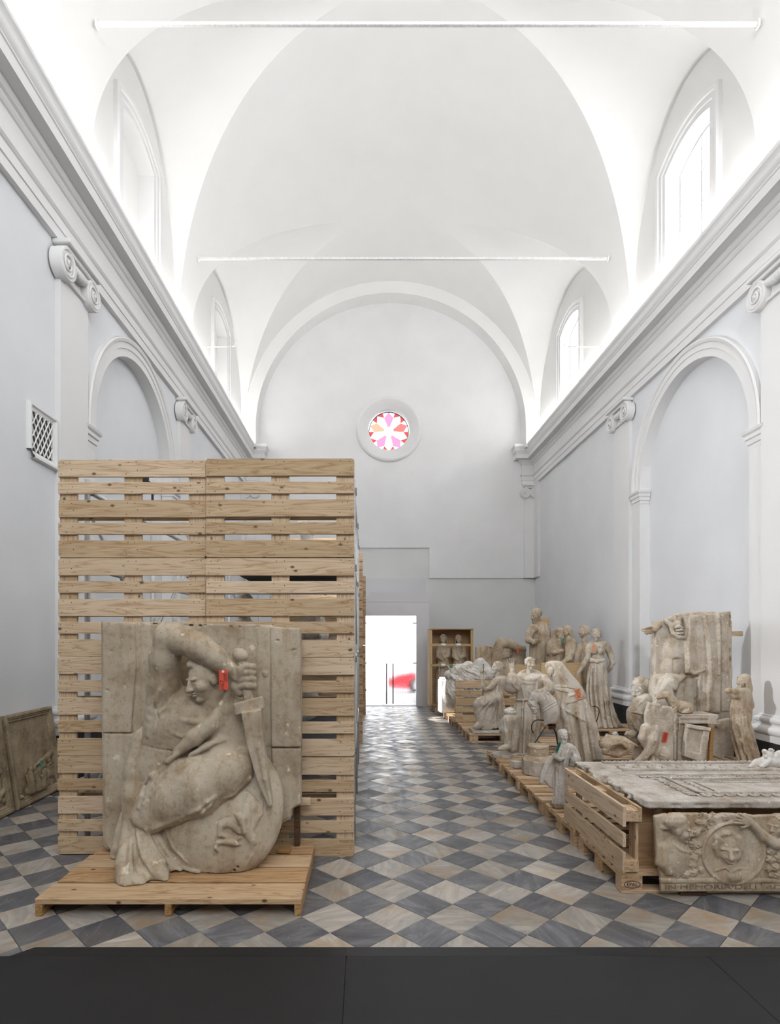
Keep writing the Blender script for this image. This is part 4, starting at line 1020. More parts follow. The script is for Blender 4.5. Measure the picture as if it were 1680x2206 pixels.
    def ell(s, c, r, roll=0, yaw=0, pitch=0, k=12, mode='add'):
        u = s.T.u; s.ell_w(s.w(c), np.array(r)*u, rotm(yaw, pitch, roll) if (roll or yaw or pitch) else None, k*u, mode); return s
    def box(s, c, h, roll=0, yaw=0, pitch=0, rd=4, k=0, mode='add'):
        u = s.T.u; s.box_w(s.w(c), np.array(h)*u, rotm(yaw, pitch, roll) if (roll or yaw or pitch) else None, rd*u, k*u, mode); return s
    def poly(s, pts, d0, d1, rd=4, k=0, mode='add', bulge=0.0):
        """outline (traced points) extruded in depth from d0 (front) to d1"""
        T = s.T; dm = (d0+d1)/2; W = np.array([T.P(x, y, dm) for x, y in pts]); u = T.u; rd *= u
        y0, y1 = T.Y0+d0*u, T.Y0+d1*u
        lo = np.array((W[:, 0].min(), y0, W[:, 2].min())); hi = np.array((W[:, 0].max(), y1, W[:, 2].max()))
        g = s.sub(lo, hi, k*u+.03)
        if g is None: return s
        sl, X, Y, Z = g; x, z = X[:, 0, :], Z[:, 0, :]; x, z = np.broadcast_arrays(x, z); n = len(W)
        dd = np.full(x.shape, 1e9); sg = np.ones(x.shape)
        for i in range(n):
            ax, az = W[i, 0], W[i, 2]; bx, bz = W[i-1, 0], W[i-1, 2]; ex, ez = bx-ax, bz-az; wx, wz = x-ax, z-az
            t = np.clip((wx*ex+wz*ez)/(ex*ex+ez*ez+1e-12), 0, 1); dd = np.minimum(dd, (wx-ex*t)**2+(wz-ez*t)**2)
            c1 = z >= az; c2 = z < bz; c3 = ex*wz > ez*wx
            f = (c1 & c2 & c3) | (~c1 & ~c2 & ~c3); sg = np.where(f, -sg, sg)
        d2 = (np.sqrt(dd)*sg)[:, None, :]+rd; dy = np.abs(Y-(y0+y1)/2)-(y1-y0)/2+rd
        d = np.minimum(np.maximum(d2, dy), 0)+np.sqrt(np.maximum(d2, 0)**2+np.maximum(dy, 0)**2)-rd
        s.put(sl, d.astype(F32), k*u, mode); return s
    def loft(s, keys, folds=(), k=8, cap=6, pw=2.0):
        """draped body: keys (cy, cx, rx, rd, d) from top to bottom; folds (count, amp, phase, twist, cy_from, cy_to)"""
        T = s.T; u = T.u; K = np.array(keys, float); K = K[np.argsort(K[:, 0])]
        W = np.array([T.P(q[1], q[0], q[4]) for q in K]); zz = W[:, 2][::-1]
        f = lambda col: col[::-1]
        lo = np.array(((W[:, 0]-K[:, 2]*u).min(), (W[:, 1]-K[:, 3]*u).min(), zz[0])); hi = np.array(((W[:, 0]+K[:, 2]*u).max(), (W[:, 1]+K[:, 3]*u).max(), zz[-1]))
        g = s.sub(lo, hi, k*u+.05)
        if g is None: return s
        sl, X, Y, Z = g; z = s.ax[2][sl[2]]
        def sm(col):
            return np.interp(z, zz, f(col))[None, None, :]
        cx, cy = sm(W[:, 0]), sm(W[:, 1]); rx, ry = sm(K[:, 2])*u, sm(K[:, 3])*u
        qx, qy = (X-cx), (Y-cy)
        rho = (np.abs(qx/rx)**pw+np.abs(qy/ry)**pw)**(1/pw); d = (rho-1)*np.minimum(rx, ry)
        if folds:
            ang = np.arctan2(qy/ry, qx/rx)
            for n, amp, ph, tw, ya, yb in folds:
                za, zb = T.P(0, yb, 0)[2], T.P(0, ya, 0)[2]
                fade = np.clip((z-za)/(.12*(zb-za))+1.0, 0, 1)*np.clip((zb-z)/(.45*(zb-za)), 0, 1); fade = fade[None, None, :]
                wv = np.abs(np.sin(n*.5*ang+ph+tw*(z-za)[None, None, :]))**.8*2-1.1
                d = d-2.0*amp*u*fade*wv*np.clip(rho*1.2, 0, 1)
        dz = np.maximum(zz[0]-z, z-zz[-1])[None, None, :]
        c = cap*u; d = np.maximum(d, dz+0*d) if c <= 0 else np.where((d > -c) & (dz > -c), np.sqrt(np.maximum(d+c, 0)**2+np.maximum(dz+c, 0)**2)-c, np.maximum(d, dz))
        s.put(sl, d.astype(F32), k*u, 'add'); return s
    def hit(s, cx, cy, d0=None, d1=None):
        """depth (traced units) of the first surface seen at a traced point"""
        T = s.T; ys = np.linspace(s.lo[1]-.001, s.lo[1]+s.v*s.n[1], 240); u = T.x0+cx/T.sc; v = T.y0+cy/T.sc
        P = np.stack([(u-VX)*ys/FP, ys, EYE-(v-VY)*ys/FP], 1); I = np.round((P-s.lo)/s.v).astype(int)
        ok = ((I >= 0) & (I < s.n)).all(1); I = np.clip(I, 0, s.n-1); val = np.where(ok, s.D[I[:, 0], I[:, 1], I[:, 2]], 1)
        w = np.nonzero(val < 0)[0]
        return None if len(w) == 0 else (ys[w[0]]-T.Y0)/T.u
    def fold(s, pts, r, lift=.35, k=8, mode='add', taper=True):
        """a ridge (or groove) drawn on the surface through traced points"""
        P = []; last = None; m = []
        for a, b in zip(pts[:-1], pts[1:]):
            n = max(1, int(math.hypot(b[0]-a[0], b[1]-a[1])/(2.2*r+6)))
            m += [(a[0]+(b[0]-a[0])*i/n, a[1]+(b[1]-a[1])*i/n) for i in range(n)]
        m.append(pts[-1][:2])
        for x, y in m:
            h = s.hit(x, y)
            if h is None: h = last
            last = h
            P.append((x, y, h))
        if all(p[2] is None for p in P): return s
        first = next(p[2] for p in P if p[2] is not None)
        P = [(x, y, first if h is None else h) for x, y, h in P]; n = len(P)
        out = []
        for i, (x, y, h) in enumerate(P):
            t = i/max(1, n-1); rr = r*(.35+.65*math.sin(PI*min(1, max(0, .12+.76*t)))) if taper else r
            out.append((x, y, h+(rr*(.8-lift*2) if mode == 'add' else -rr*(.2)), rr))
        s.ch(out, k, mode); return s
    def groove(s, pts, r, k=4): return s.fold(pts, r, k=k, mode='sub')
    def head(s, c, h, yaw=0, pitch=0, roll=0, k=.06, hair=None, beard=False, neck=True, eyes=True):
        u = s.T.u; C = s.w(c); H = h*u; R = rotm(yaw, pitch, roll)
        q = lambda x, y, z: C+R@(np.array((x, y, z))*H)
        E = lambda p, r, kk=k, mode='add', rr=None: s.ell_w(q(*p), np.array(r)*H, R if rr is None else R@rr, kk*H, mode)
        E((0, .07, .13), (.335, .41, .36)); E((0, -.10, -.10), (.265, .27, .36)); E((0, -.25, -.40), (.12, .10, .09))
        for sx in (-1, 1):
            E((sx*.17, -.20, -.10), (.12, .14, .13)); E((sx*.13, -.415, .02), (.075, .055, .045), .05, 'sub')
            if eyes: E((sx*.13, -.315, .015), (.062, .06, .04), .015)
            E((sx*.13, -.325, .10), (.11, .06, .03), .05)
            E((sx*.33, .05, -.02), (.05, .085, .13), .03)
        s.cone_w(q(0, -.35, .09), q(0, -.455, -.12), .035*H, .058*H, .05*H)
        for sx in (-1, 1): E((sx*.05, -.40, -.135), (.045, .05, .035), .03)
        E((0, -.365, -.225), (.095, .05, .022), .02); E((0, -.36, -.285), (.08, .05, .026), .02)
        s.cone_w(q(-.08, -.415, -.252), q(.08, -.415, -.252), .010*H, .010*H, .015*H, 'sub')
        if neck: s.cone_w(q(0, .08, -.25), q(0, .13, -.75), .19*H, .21*H, .06*H)
        if beard:
            E((0, -.18, -.47), (.20, .19, .24), .05); 
            for i in range(7):
                a = -.6+1.2*i/6; s.cone_w(q(a*.32, -.28+.1*abs(a), -.30), q(a*.22, -.30, -.66), .055*H, .03*H, .02*H)
            s.cone_w(q(-.10, -.38, -.20), q(0, -.41, -.19), .03*H, .03*H, .02*H); s.cone_w(q(.10, -.38, -.20), q(0, -.41, -.19), .03*H, .03*H, .02*H)
        if hair == 'short':
            E((0, .10, .19), (.355, .41, .345), .03)
            for i in range(60):
                a = random.uniform(-PI, PI); z = random.uniform(-.08, .52); rr = math.sqrt(max(.02, 1-((z-.17)/.37)**2)); y = .10+.40*rr*math.sin(a)
                if y < -.20 and z < .30: continue
                E((.35*rr*math.cos(a), y, z), (.055, .055, .042), .015, rr=rotm(random.uniform(0, 180), random.uniform(-30, 30), 0))
        if hair in ('long', 'wavy', 'bun', 'parted'):
            E((0, .12, .18), (.35, .41, .35), .04)
            for sx in (-1, 1):
                for i in range(8):
                    f = i/7; p0 = q(0, -.20+.50*f, .47+.05*math.sin(PI*f)); p1 = q(sx*.27, -.20+.52*f, .34); p2 = q(sx*.335, -.10+.46*f, .08); p3 = q(sx*(.335-.04*f), -.02+.42*f, -.18)
                    for A_, B_ in ((p0, p1), (p1, p2), (p2, p3)): s.cone_w(A_, B_, .034*H, .036*H, .018*H)
                    if hair in ('long', 'wavy'):
                        p4 = q(sx*.32, .04+.34*f, -.55); s.cone_w(p3, p4, .045*H, .045*H, .02*H)
                        if hair == 'long': s.cone_w(p4, q(sx*.30, .08+.30*f, -.95), .045*H, .03*H, .02*H)
            if hair == 'bun':
                E((0, .52, .10), (.19, .16, .18), .05)
                for i in range(5): s.cone_w(q(-.14+.07*i, .50, .26), q(-.1+.05*i, .68, .05), .03*H, .03*H, .015*H)
        if hair == 'tonsure':
            for i in range(26):
                a = PI*(-.12+1.24*i/25)
                for z, rr in ((.14, .99), (.24, .97), (.04, .97)): E((.335*rr*math.cos(a), .08+.395*rr*math.sin(a), z+random.uniform(-.02, .02)), (.05, .05, .06), .025)
            for i in range(11): a = -.28+.56*i/10; E((a, -.25+.35*a*a, .30), (.042, .042, .055), .025)
        return s
    def hand(s, wrist, tip, w=1.0, side=1, curl=.3, k=4, back=(0, 0, 1)):
        """open hand from wrist to fingertip direction (traced points), palm plus five fingers"""
        a, b = s.w(wrist), s.w(tip); L_ = np.linalg.norm(b-a); t = (b-a)/L_; n = np.array((0, -1.0, 0)); n = n-t*(n@t); n /= np.linalg.norm(n)+1e-9; x = np.cross(t, n)*side
        kk = k*s.T.u; pw = L_*.21*w
        for o_ in (-.9, -.3, .3, .9): s.cone_w(a+t*L_*.06+x*pw*o_*.7, a+t*L_*.5+x*pw*o_, L_*.085, L_*.082, kk*1.5)
        for i, (o_, ln) in enumerate(((-1.0, .40), (-.34, .48), (.34, .50), (1.0, .45))):
            p = a+t*L_*.5+x*pw*o_; m = p+t*L_*ln*.5+x*pw*o_*.18+n*L_*curl*.12; e = p+t*L_*ln*(1-curl*.25)+x*pw*o_*.3+n*L_*curl*.42
            s.cone_w(p, m, L_*.066, L_*.06, kk*.5); s.cone_w(m, e, L_*.06, L_*.046, kk*.3)
        p = a+t*L_*.15+x*pw*1.0; m = p+t*L_*.20+x*L_*.16+n*L_*.06; e = m+t*L_*.20+x*L_*.03+n*L_*.05
        s.cone_w(p, m, L_*.08, L_*.07, kk); s.cone_w(m, e, L_*.066, L_*.05, kk*.3); return s
    # -- meshing (naive surface nets)
    def mesh(s, name, mat, org=(0, 0, 0), rough=.0012, seed=0):
        D = s.D
        if rough:
            X, Y, Z = s.ax[0][:, None, None], s.ax[1][None, :, None], s.ax[2][None, None, :]; r = np.random.RandomState(seed+len(name))
            for sc, am in ((38, .9), (85, .6), (160, .45)):
                a = r.uniform(-1, 1, (3, 3))*sc; ph = r.uniform(0, 6, 3)
                s1 = np.sin(X*F32(a[0, 0])+Y*F32(a[0, 1])+Z*F32(a[0, 2])+F32(ph[0])); s2 = np.sin(X*F32(a[1, 0])+Y*F32(a[1, 1])+Z*F32(a[1, 2])+F32(ph[1]))
                D = D+F32(rough*am)*s1*s2
        D = D.copy(); big = F32(s.v)
        for i in range(3):
            sl = [slice(None)]*3; sl[i] = 0; D[tuple(sl)] = np.maximum(D[tuple(sl)], big*.5); sl[i] = -1; D[tuple(sl)] = np.maximum(D[tuple(sl)], big*.5)
        m = D < 0
        c = m[:-1, :-1, :-1].astype(np.int8); cnt = c.copy()
        for dx, dy, dz in ((1, 0, 0), (0, 1, 0), (0, 0, 1), (1, 1, 0), (1, 0, 1), (0, 1, 1), (1, 1, 1)):
            cnt += m[dx:dx+D.shape[0]-1, dy:dy+D.shape[1]-1, dz:dz+D.shape[2]-1]
        act = (cnt > 0) & (cnt < 8); I = np.argwhere(act); n = len(I)
        ids = np.full(act.shape, -1, np.int32); ids[act] = np.arange(n)
        off = np.array([(a, b, c_) for a in (0, 1) for b in (0, 1) for c_ in (0, 1)])
        V = np.stack([D[I[:, 0]+o[0], I[:, 1]+o[1], I[:, 2]+o[2]] for o in off], 1)
        acc = np.zeros((n, 3)); num = np.zeros(n)
        for i in range(8):
            for j in range(i+1, 8):
                if np.abs(off[i]-off[j]).sum() != 1: continue
                a, b = V[:, i], V[:, j]; x = (a < 0) != (b < 0); t = np.where(x, a/np.where(x, a-b, 1), 0)
                acc += np.where(x[:, None], off[i]+(off[j]-off[i])*t[:, None], 0); num += x
        P = s.lo+s.v*(I+acc/np.maximum(num, 1)[:, None])-np.asarray(org)
        F = []
        for axs in range(3):
            sa = [slice(1, -1)]*3; sb = [slice(1, -1)]*3; sa[axs] = slice(0, -1); sb[axs] = slice(1, None)
            A, B = m[tuple(sa)], m[tuple(sb)]; E = np.argwhere(A != B); fl = A[E[:, 0], E[:, 1], E[:, 2]]
            E = E+np.array([0 if i == axs else 1 for i in range(3)])
            u_, v_ = [(1, 2), (2, 0), (0, 1)][axs]
            def cid(du, dv):
                q = E.copy(); q[:, u_] += du; q[:, v_] += dv; return ids[q[:, 0], q[:, 1], q[:, 2]]
            Q = np.stack([cid(-1, -1), cid(0, -1), cid(0, 0), cid(-1, 0)], 1); Q[~fl] = Q[~fl][:, ::-1]; F.append(Q)
        F = np.concatenate(F); F = F[(F >= 0).all(1)]
        me = bpy.data.meshes.new(name); me.vertices.add(n); me.vertices.foreach_set('co', P.astype(F32).ravel())
        me.loops.add(len(F)*4); me.loops.foreach_set('vertex_index', F.astype(np.int32).ravel()); me.polygons.add(len(F)); me.polygons.foreach_set('loop_start', np.arange(0, len(F)*4, 4, dtype=np.int32))
        try: me.polygons.foreach_set('loop_total', np.full(len(F), 4, np.int32))
        except Exception: pass
        me.update(calc_edges=True); me.validate(); me.polygons.foreach_set('use_smooth', np.ones(len(me.polygons), bool)); me.materials.append(mat); me.update(); return me
NTRI = [0]
def part(root, name, s, mat, seed=0, rough=.0012, label=None):
    me = s.mesh(name, M[mat] if isinstance(mat, str) else mat, (0, 0, 0) if getattr(s, 'loc', False) else root.location, rough, seed); NTRI[0] += 2*len(me.polygons)
    o = obj(name, me, root)
    if label: o['label'] = label
    return o
def hang_tag(root, T, cx, cy, d, w, h, roll, mat, lines=True, name='paper_tag', label=None, yaw=0):
    """small card tag with written lines"""
    u = T.u; c = T.P(cx, cy, d)-np.array(root.location); b = MB().box((0, 0, 0), (w*u/2, .0012, h*u/2), .0004)
    for x in (-1, 1): pass
    o = obj(name, b.me(name, M[mat]), root, c, Euler((0, -math.radians(roll), math.radians(yaw))))
    if label: o['label'] = label
    if lines:
        l = MB(); n = max(2, int(h/ (w*.22)))
        for i in range(n):
            z = h*u*(.36-.72*i/(n-1)); l.add([(-w*u*.36, -.0017, z-h*u*.02), (w*u*(.36-.2*((i*7) % 3)/3), -.0017, z-h*u*.02), (w*u*(.36-.2*((i*7) % 3)/3), -.0017, z+h*u*.02), (-w*u*.36, -.0017, z+h*u*.02)], [(0, 1, 2, 3)])
        q = obj('tag_writing', l.me('tag_writing', M['ink']), o); q['kind'] = 'stuff'
    return o
# ================================================================== the big warrior relief on its platform
T1 = Tr(1, 4.45)
def big_relief():
    root = thing('warrior_relief', 'large old plaster relief of a warrior with raised arm, sword and round shield', 'relief', (-1.25, 4.40, .1135))
    T = T1; V = .0078
    # -- slab
    s = Sculpt(T, 40, 30, 1540, 1790, -60, 150, .009)
    s.poly([(82, 66), (1290, 88), (1300, 100), (1495, 112), (1502, 700), (1498, 1370), (1440, 1400), (1430, 1470), (1340, 1512), (1300, 1560), (700, 1600), (560, 1640), (128, 1690), (95, 1660)], 0, 120, 5)
    s.poly([(1283, 100), (1494, 114), (1500, 962), (1287, 962)], -26, 40, 4); s.poly([(1290, 972), (1499, 972), (1496, 1372), (1436, 1404), (1420, 1465), (1345, 1500), (1300, 1300)], -18, 40, 8)
    s.poly([(80, 66), (312, 74), (318, 400), (285, 860), (84, 860)], -22, 40, 4); s.poly([(86, 866), (330, 870), (330, 1660), (130, 1690), (96, 1655)], -18, 40, 6)
    s.poly([(1185, 95), (1283, 95), (1283, 960), (1185, 960)], -8, 40, 3)
    s.ch([(445, 60, -18, 30), (440, 300, -16, 28), (430, 480, -12, 20)], 6, 'sub'); s.ch([(330, 70, -30, 16), (330, 600, -28, 16)], 6, 'sub')
    s.ch([(1240, 440, -20, 26), (1255, 470, -22, 12)], 3, 'sub'); s.ell((1240, 440, -8), (20, 12, 26), k=2)
    for p in ((130, 275), (100, 560), (1450, 270), (1380, 1160), (1300, 1080), (1040, 170), (1330, 200)): s.ell((p[0], p[1], -24), (14, 14, 9), roll=random.uniform(-40, 40), k=3, mode='sub')
    for i in range(46):
        t = i/45; x = 85+1410*t; s.ell((x, 72+40*t+random.uniform(-8, 4), random.uniform(-20, 90)), (random.uniform(8, 26), 18, random.uniform(5, 11)), k=3, mode='sub')
    for i in range(16): s.ell((1500+random.uniform(-2, 8), random.uniform(120, 1360), random.uniform(-20, 60)), (10, 16, random.uniform(8, 30)), k=3, mode='sub')
    s.ch([(70, 862, -30, 4), (200, 858, -30, 4), (360, 906, -30, 4)], 1, 'sub'); s.ch([(1250, 964, -30, 4), (1510, 968, -30, 4)], 1, 'sub')
    s.floor(.1145); part(root, 'background_slab', s, 'stone_big', 1)
    # -- figure
    s = Sculpt(T, 300, 40, 1290, 1300, -420, 90, V)
    s.ell((610, 860, -90), (240, 170, 330), k=40); s.ell((690, 760, -150), (185, 120, 170), k=40); s.ell((520, 1080, -90), (210, 150, 250), k=40)
    s.ell((560, 800, -190), (115, 60, 95), roll=20, k=40); s.ell((770, 830, -200), (120, 60, 90), roll=-20, k=40)
    s.ell((1010, 720, -100), (120, 110, 150), k=40); s.ell((960, 820, -110), (170, 120, 200), k=40)
    s.ch([(500, 690, -110, 120), (515, 520, -150, 108), (520, 330, -210, 102), (548, 175, -250, 98)], 30)
    s.ch([(548, 172, -250, 98), (640, 195, -270, 98), (760, 245, -285, 92), (880, 320, -280, 76), (985, 405, -260, 56), (1040, 450, -245, 54)], 20)
    s.ell((520, 300, -225), (75, 60, 130), k=30); s.ell((660, 220, -300), (110, 60, 60), roll=-20, k=30)
    s.fold([(480, 560), (430, 700), (390, 880)], 22, k=20); s.fold([(590, 600), (560, 680), (480, 720)], 16, k=20); s.groove([(600, 600), (545, 690), (500, 720)], 10, 10)
    s.head((806, 480, -212), 292, yaw=-50, pitch=12, roll=4, hair=None, eyes=True)
    for i in range(8): s.ch([(700+i*30, 372+i*5, -290+i*10, 24), (720+i*32, 350+i*8, -240+i*10, 26)], 8)
    s.ch([(845, 600, -150, 98), (880, 720, -120, 120), (890, 820, -110, 120)], 25); s.ch([(800, 600, -190, 26), (830, 720, -200, 30), (800, 790, -190, 24)], 20)
    s.fold([(640, 770), (760, 790), (850, 760)], 16, k=20)
    for p in ([(350, 950), (480, 985), (640, 1000)], [(430, 620), (470, 760), (430, 900)], [(650, 900), (690, 980)]): s.groove(p, 7, 4)
    s.fold([(880, 620), (900, 720), (850, 800)], 14, .3, 14); s.fold([(560, 860), (640, 890), (720, 870)], 12, .2, 14)
    # gripping hand
    s.ell((1075, 480, -225), (62, 55, 85), roll=-10, k=15); s.ch([(1030, 520, -240, 40), (1065, 560, -225, 42), (1090, 560, -220, 34)], 12)
    for i, y in enumerate((392, 436, 482, 526)):
        s.ch([(1066, y+6, -262, 24), (1112, y-6, -292, 27), (1150, y-2, -268, 26), (1152, y+8, -226, 24)], 4)
    s.ch([(1040, 470, -270, 30), (1060, 412, -290, 28), (1098, 390, -292, 22)], 4)
    s.floor(.1145); part(root, 'figure', s, 'stone_big', 2)
    # -- cloak
    s = Sculpt(T, 110, 560, 1190, 2010, -640, 110, .0085)
    s.ch([(1000, 590, -120, 46), (945, 690, -190, 58), (850, 800, -240, 60), (730, 900, -270, 56), (610, 1000, -285, 30)], 16)
    s.ell((970, 860, -120), (170, 130, 260), k=30); s.ell((900, 1000, -150), (240, 120, 120), roll=15, k=30)
    s.ch([(700, 1025, -280, 14), (820, 960, -270, 22), (930, 905, -235, 20), (1040, 900, -210, 16)], 14)
    s.ch([(470, 1440, -250, 110), (600, 1340, -230, 175), (780, 1250, -235, 200), (960, 1150, -225, 165), (1060, 1090, -220, 105), (1095, 1040, -190, 60)], 40)
    s.ch([(350, 1455, -250, 52), (440, 1530, -300, 40), (640, 1440, -330, 44), (760, 1400, -335, 40)], 26)
    s.poly([(600, 1030), (900, 1045), (1120, 1030), (1145, 1100), (1130, 1190), (1000, 1310), (850, 1345), (650, 1455), (440, 1562), (330, 1500), (305, 1440), (350, 1330), (480, 1130)], -330, -40, 60, 40)
    s.ch([(440, 1550, -340, 16), (640, 1462, -368, 18), (850, 1345, -360, 18), (1000, 1312, -330, 16), (1130, 1190, -290, 14)], 8)
    s.fold([(870, 1330), (780, 1420), (700, 1445)], 26, k=20); s.groove([(860, 1360), (780, 1440), (640, 1490)], 12, 10)
    s.ch([(390, 920, -50, 105), (360, 1120, -70, 120), (330, 1300, -110, 110), (310, 1450, -140, 90)], 30)
    s.fold([(605, 1020), (480, 1110), (380, 1240), (330, 1400)], 24, .5, 14); s.fold([(470, 1180), (400, 1290), (350, 1420)], 16, .5, 12)
    s.groove([(600, 1060), (470, 1160), (390, 1290)], 12, 8)
    s.ch([(280, 1170, -70, 34), (262, 1230, -100, 36), (300, 1290, -120, 40), (268, 1370, -140, 40), (280, 1470, -160, 48)], 12); s.ch([(330, 1150, -90, 30), (255, 1170, -70, 24), (250, 1300, -80, 20)], 12)
    # hanging cloth, falling forward onto the planks
    for pts in ([(275, 1470, -150, 52), (262, 1640, -260, 62), (250, 1800, -390, 74), (258, 1900, -470, 80), (275, 1945, -500, 76), (330, 1940, -505, 60)], [(330, 1490, -200, 46), (362, 1650, -300, 62), (430, 1790, -390, 66), (490, 1880, -450, 50), (518, 1925, -470, 30)],
                [(300, 1480, -190, 50), (330, 1680, -300, 62), (380, 1850, -400, 64), (420, 1910, -450, 50)], [(420, 1560, -240, 50), (470, 1680, -290, 56), (560, 1820, -330, 46), (620, 1850, -340, 28)], [(235, 1450, -60, 34), (205, 1580, -80, 44), (180, 1690, -100, 46), (165, 1750, -105, 36)]): s.ch(pts, 14)
    s.ch([(330, 1540, -180, 70), (380, 1700, -240, 90), (430, 1830, -320, 80), (330, 1880, -400, 80)], 30)
    for pts in ([(345, 1560), (405, 1720), (520, 1870)], [(300, 1600), (305, 1780), (350, 1930)], [(430, 1600), (500, 1720), (600, 1830)], [(240, 1650), (225, 1800), (215, 1930)]): s.groove(pts, 13, 8)
    for pts in ([(315, 1560), (350, 1740), (440, 1890)], [(380, 1560), (450, 1700), (560, 1850)], [(275, 1620), (270, 1800), (290, 1940)]): s.fold(pts, 14, .45, 7)
    for i in range(12): s.ell((420+i*17, 1945-i*7+random.uniform(-12, 12), -460+i*8), (14, 60, random.uniform(10, 24)), k=3, mode='sub')
    s.groove([(690, 1035), (850, 1048), (1000, 1045), (1120, 1028)], 5, 3)
    for pts in ([(480, 1250), (400, 1350), (340, 1460)], [(700, 1030), (860, 945), (960, 915)]): s.fold(pts, 12, .3, 10)
    s.floor(.1145)
    part(root, 'cloak', s, 'stone_big', 3)
    # -- shield
    s = Sculpt(T, 440, 900, 1400, 1910, -520, 120, .008)
    s.ell((925, 1395, -150), (436, 190, 485), roll=8, pitch=-20, k=10)
    rim = [(925+430*math.cos(w)*.995, 1395+462*math.sin(w), -150-178*math.sin(w)) for w in np.linspace(-.9, PI+.5, 60)]
    s.ch([(x, y, d, 16) for x, y, d in rim], 8)
    s.fold([(480, 1570), (540, 1720), (640, 1830), (760, 1868)], 15, .6, 5, taper=False); s.fold([(520, 1560), (575, 1690), (680, 1800)], 10, .5, 5)
    # lion in low relief
    s.fold([(1100, 1250), (1170, 1315), (1215, 1370), (1215, 1450), (1180, 1492)], 11, .5, 4, taper=False)
    s.fold([(1110, 1370), (1098, 1470), (1100, 1560), (1150, 1650)], 46, .30, 8); s.fold([(1030, 1450), (1075, 1490), (1090, 1580)], 26, .3, 10)
    s.fold([(1060, 1580), (985, 1510), (925, 1530), (915, 1600)], 30, .42, 5); s.fold([(930, 1600), (1000, 1640), (1060, 1620)], 22, .45, 5); s.fold([(1060, 1665), (960, 1648), (900, 1652), (880, 1700)], 18, .55, 4); s.fold([(880, 1690), (900, 1712)], 20, .55, 4)
    s.fold([(1150, 1640), (1140, 1740), (1110, 1810)], 18, .4, 8); s.fold([(1150, 1420), (1180, 1480), (1150, 1560)], 20, .25, 10)
    s.groove([(890, 1560), (900, 1500), (980, 1470), (1060, 1530), (1068, 1600)], 6, 3); s.groove([(1072, 1400), (1066, 1500), (1075, 1600), (1140, 1680), (1135, 1760)], 6, 3); s.groove([(870, 1710), (880, 1640), (960, 1625), (1050, 1650), (1070, 1600)], 6, 3)
    for i in range(10): s.ell((820+i*26, 1872-.004*(i*26-110)**2+random.uniform(-3, 10), -330), (12, 60, random.uniform(6, 14)), k=3, mode='sub')
    s.floor(.1145); part(root, 'shield', s, 'stone_big', 4)
    # -- sword
    s = Sculpt(T, 960, 240, 1340, 1430, -470, -60, .0062)
    s.ell((1060, 308, -262), (56, 48, 46), roll=-15, k=8); s.ell((1050, 282, -262), (38, 36, 26), roll=-15, k=6)
    s.ch([(1068, 340, -255, 34), (1095, 480, -262, 30), (1118, 610, -262, 32)], 6)
    s.box((1127, 668, -262), (98, 42, 40), roll=14, rd=6); s.box((1062, 690, -262), (34, 38, 36), roll=14, rd=8)
    s.poly([(1075, 716), (1215, 690), (1245, 1000), (1270, 1200), (1296, 1385), (1272, 1392), (1185, 1190), (1120, 960)], -335, -250, 7)
    s.ch([(1150, 700, -296, 16), (1190, 960, -330, 14), (1240, 1200, -340, 11), (1284, 1386, -335, 6)], 16)
    for i in range(3): s.ch([(1068, 372+i*12, -285, 4), (1100, 366+i*12, -285, 4)], 2, 'sub')
    part(root, 'sword', s, 'stone_big', 5)
    # -- tag with its number
    o = hang_tag(root, T, 941, 484, -352, 58, 132, 3, 'tag_red', lines=False)
    obj('tag_number', text_me('1067', .036, M['ink'], .0002), o, (-.009, -.0016, -.036), (PI/2, -PI/2, 0))
    for k_ in range(5): obj('tag_line', MB().box((.004+k_*.0052, -.0015, .018), (.0012, .0002, .034-.006*(k_ % 3)), 0).me('tag_line', M['ink']), o)
    obj('eyelet', MB().lathe((0, 0, 0), [(.009, 0), (.009, .0012), (.004, .0012)], 12).me('eyelet', M['white_card']), o, (.0, -.0012, .060), (PI/2, 0, 0))
    return root
big_relief()
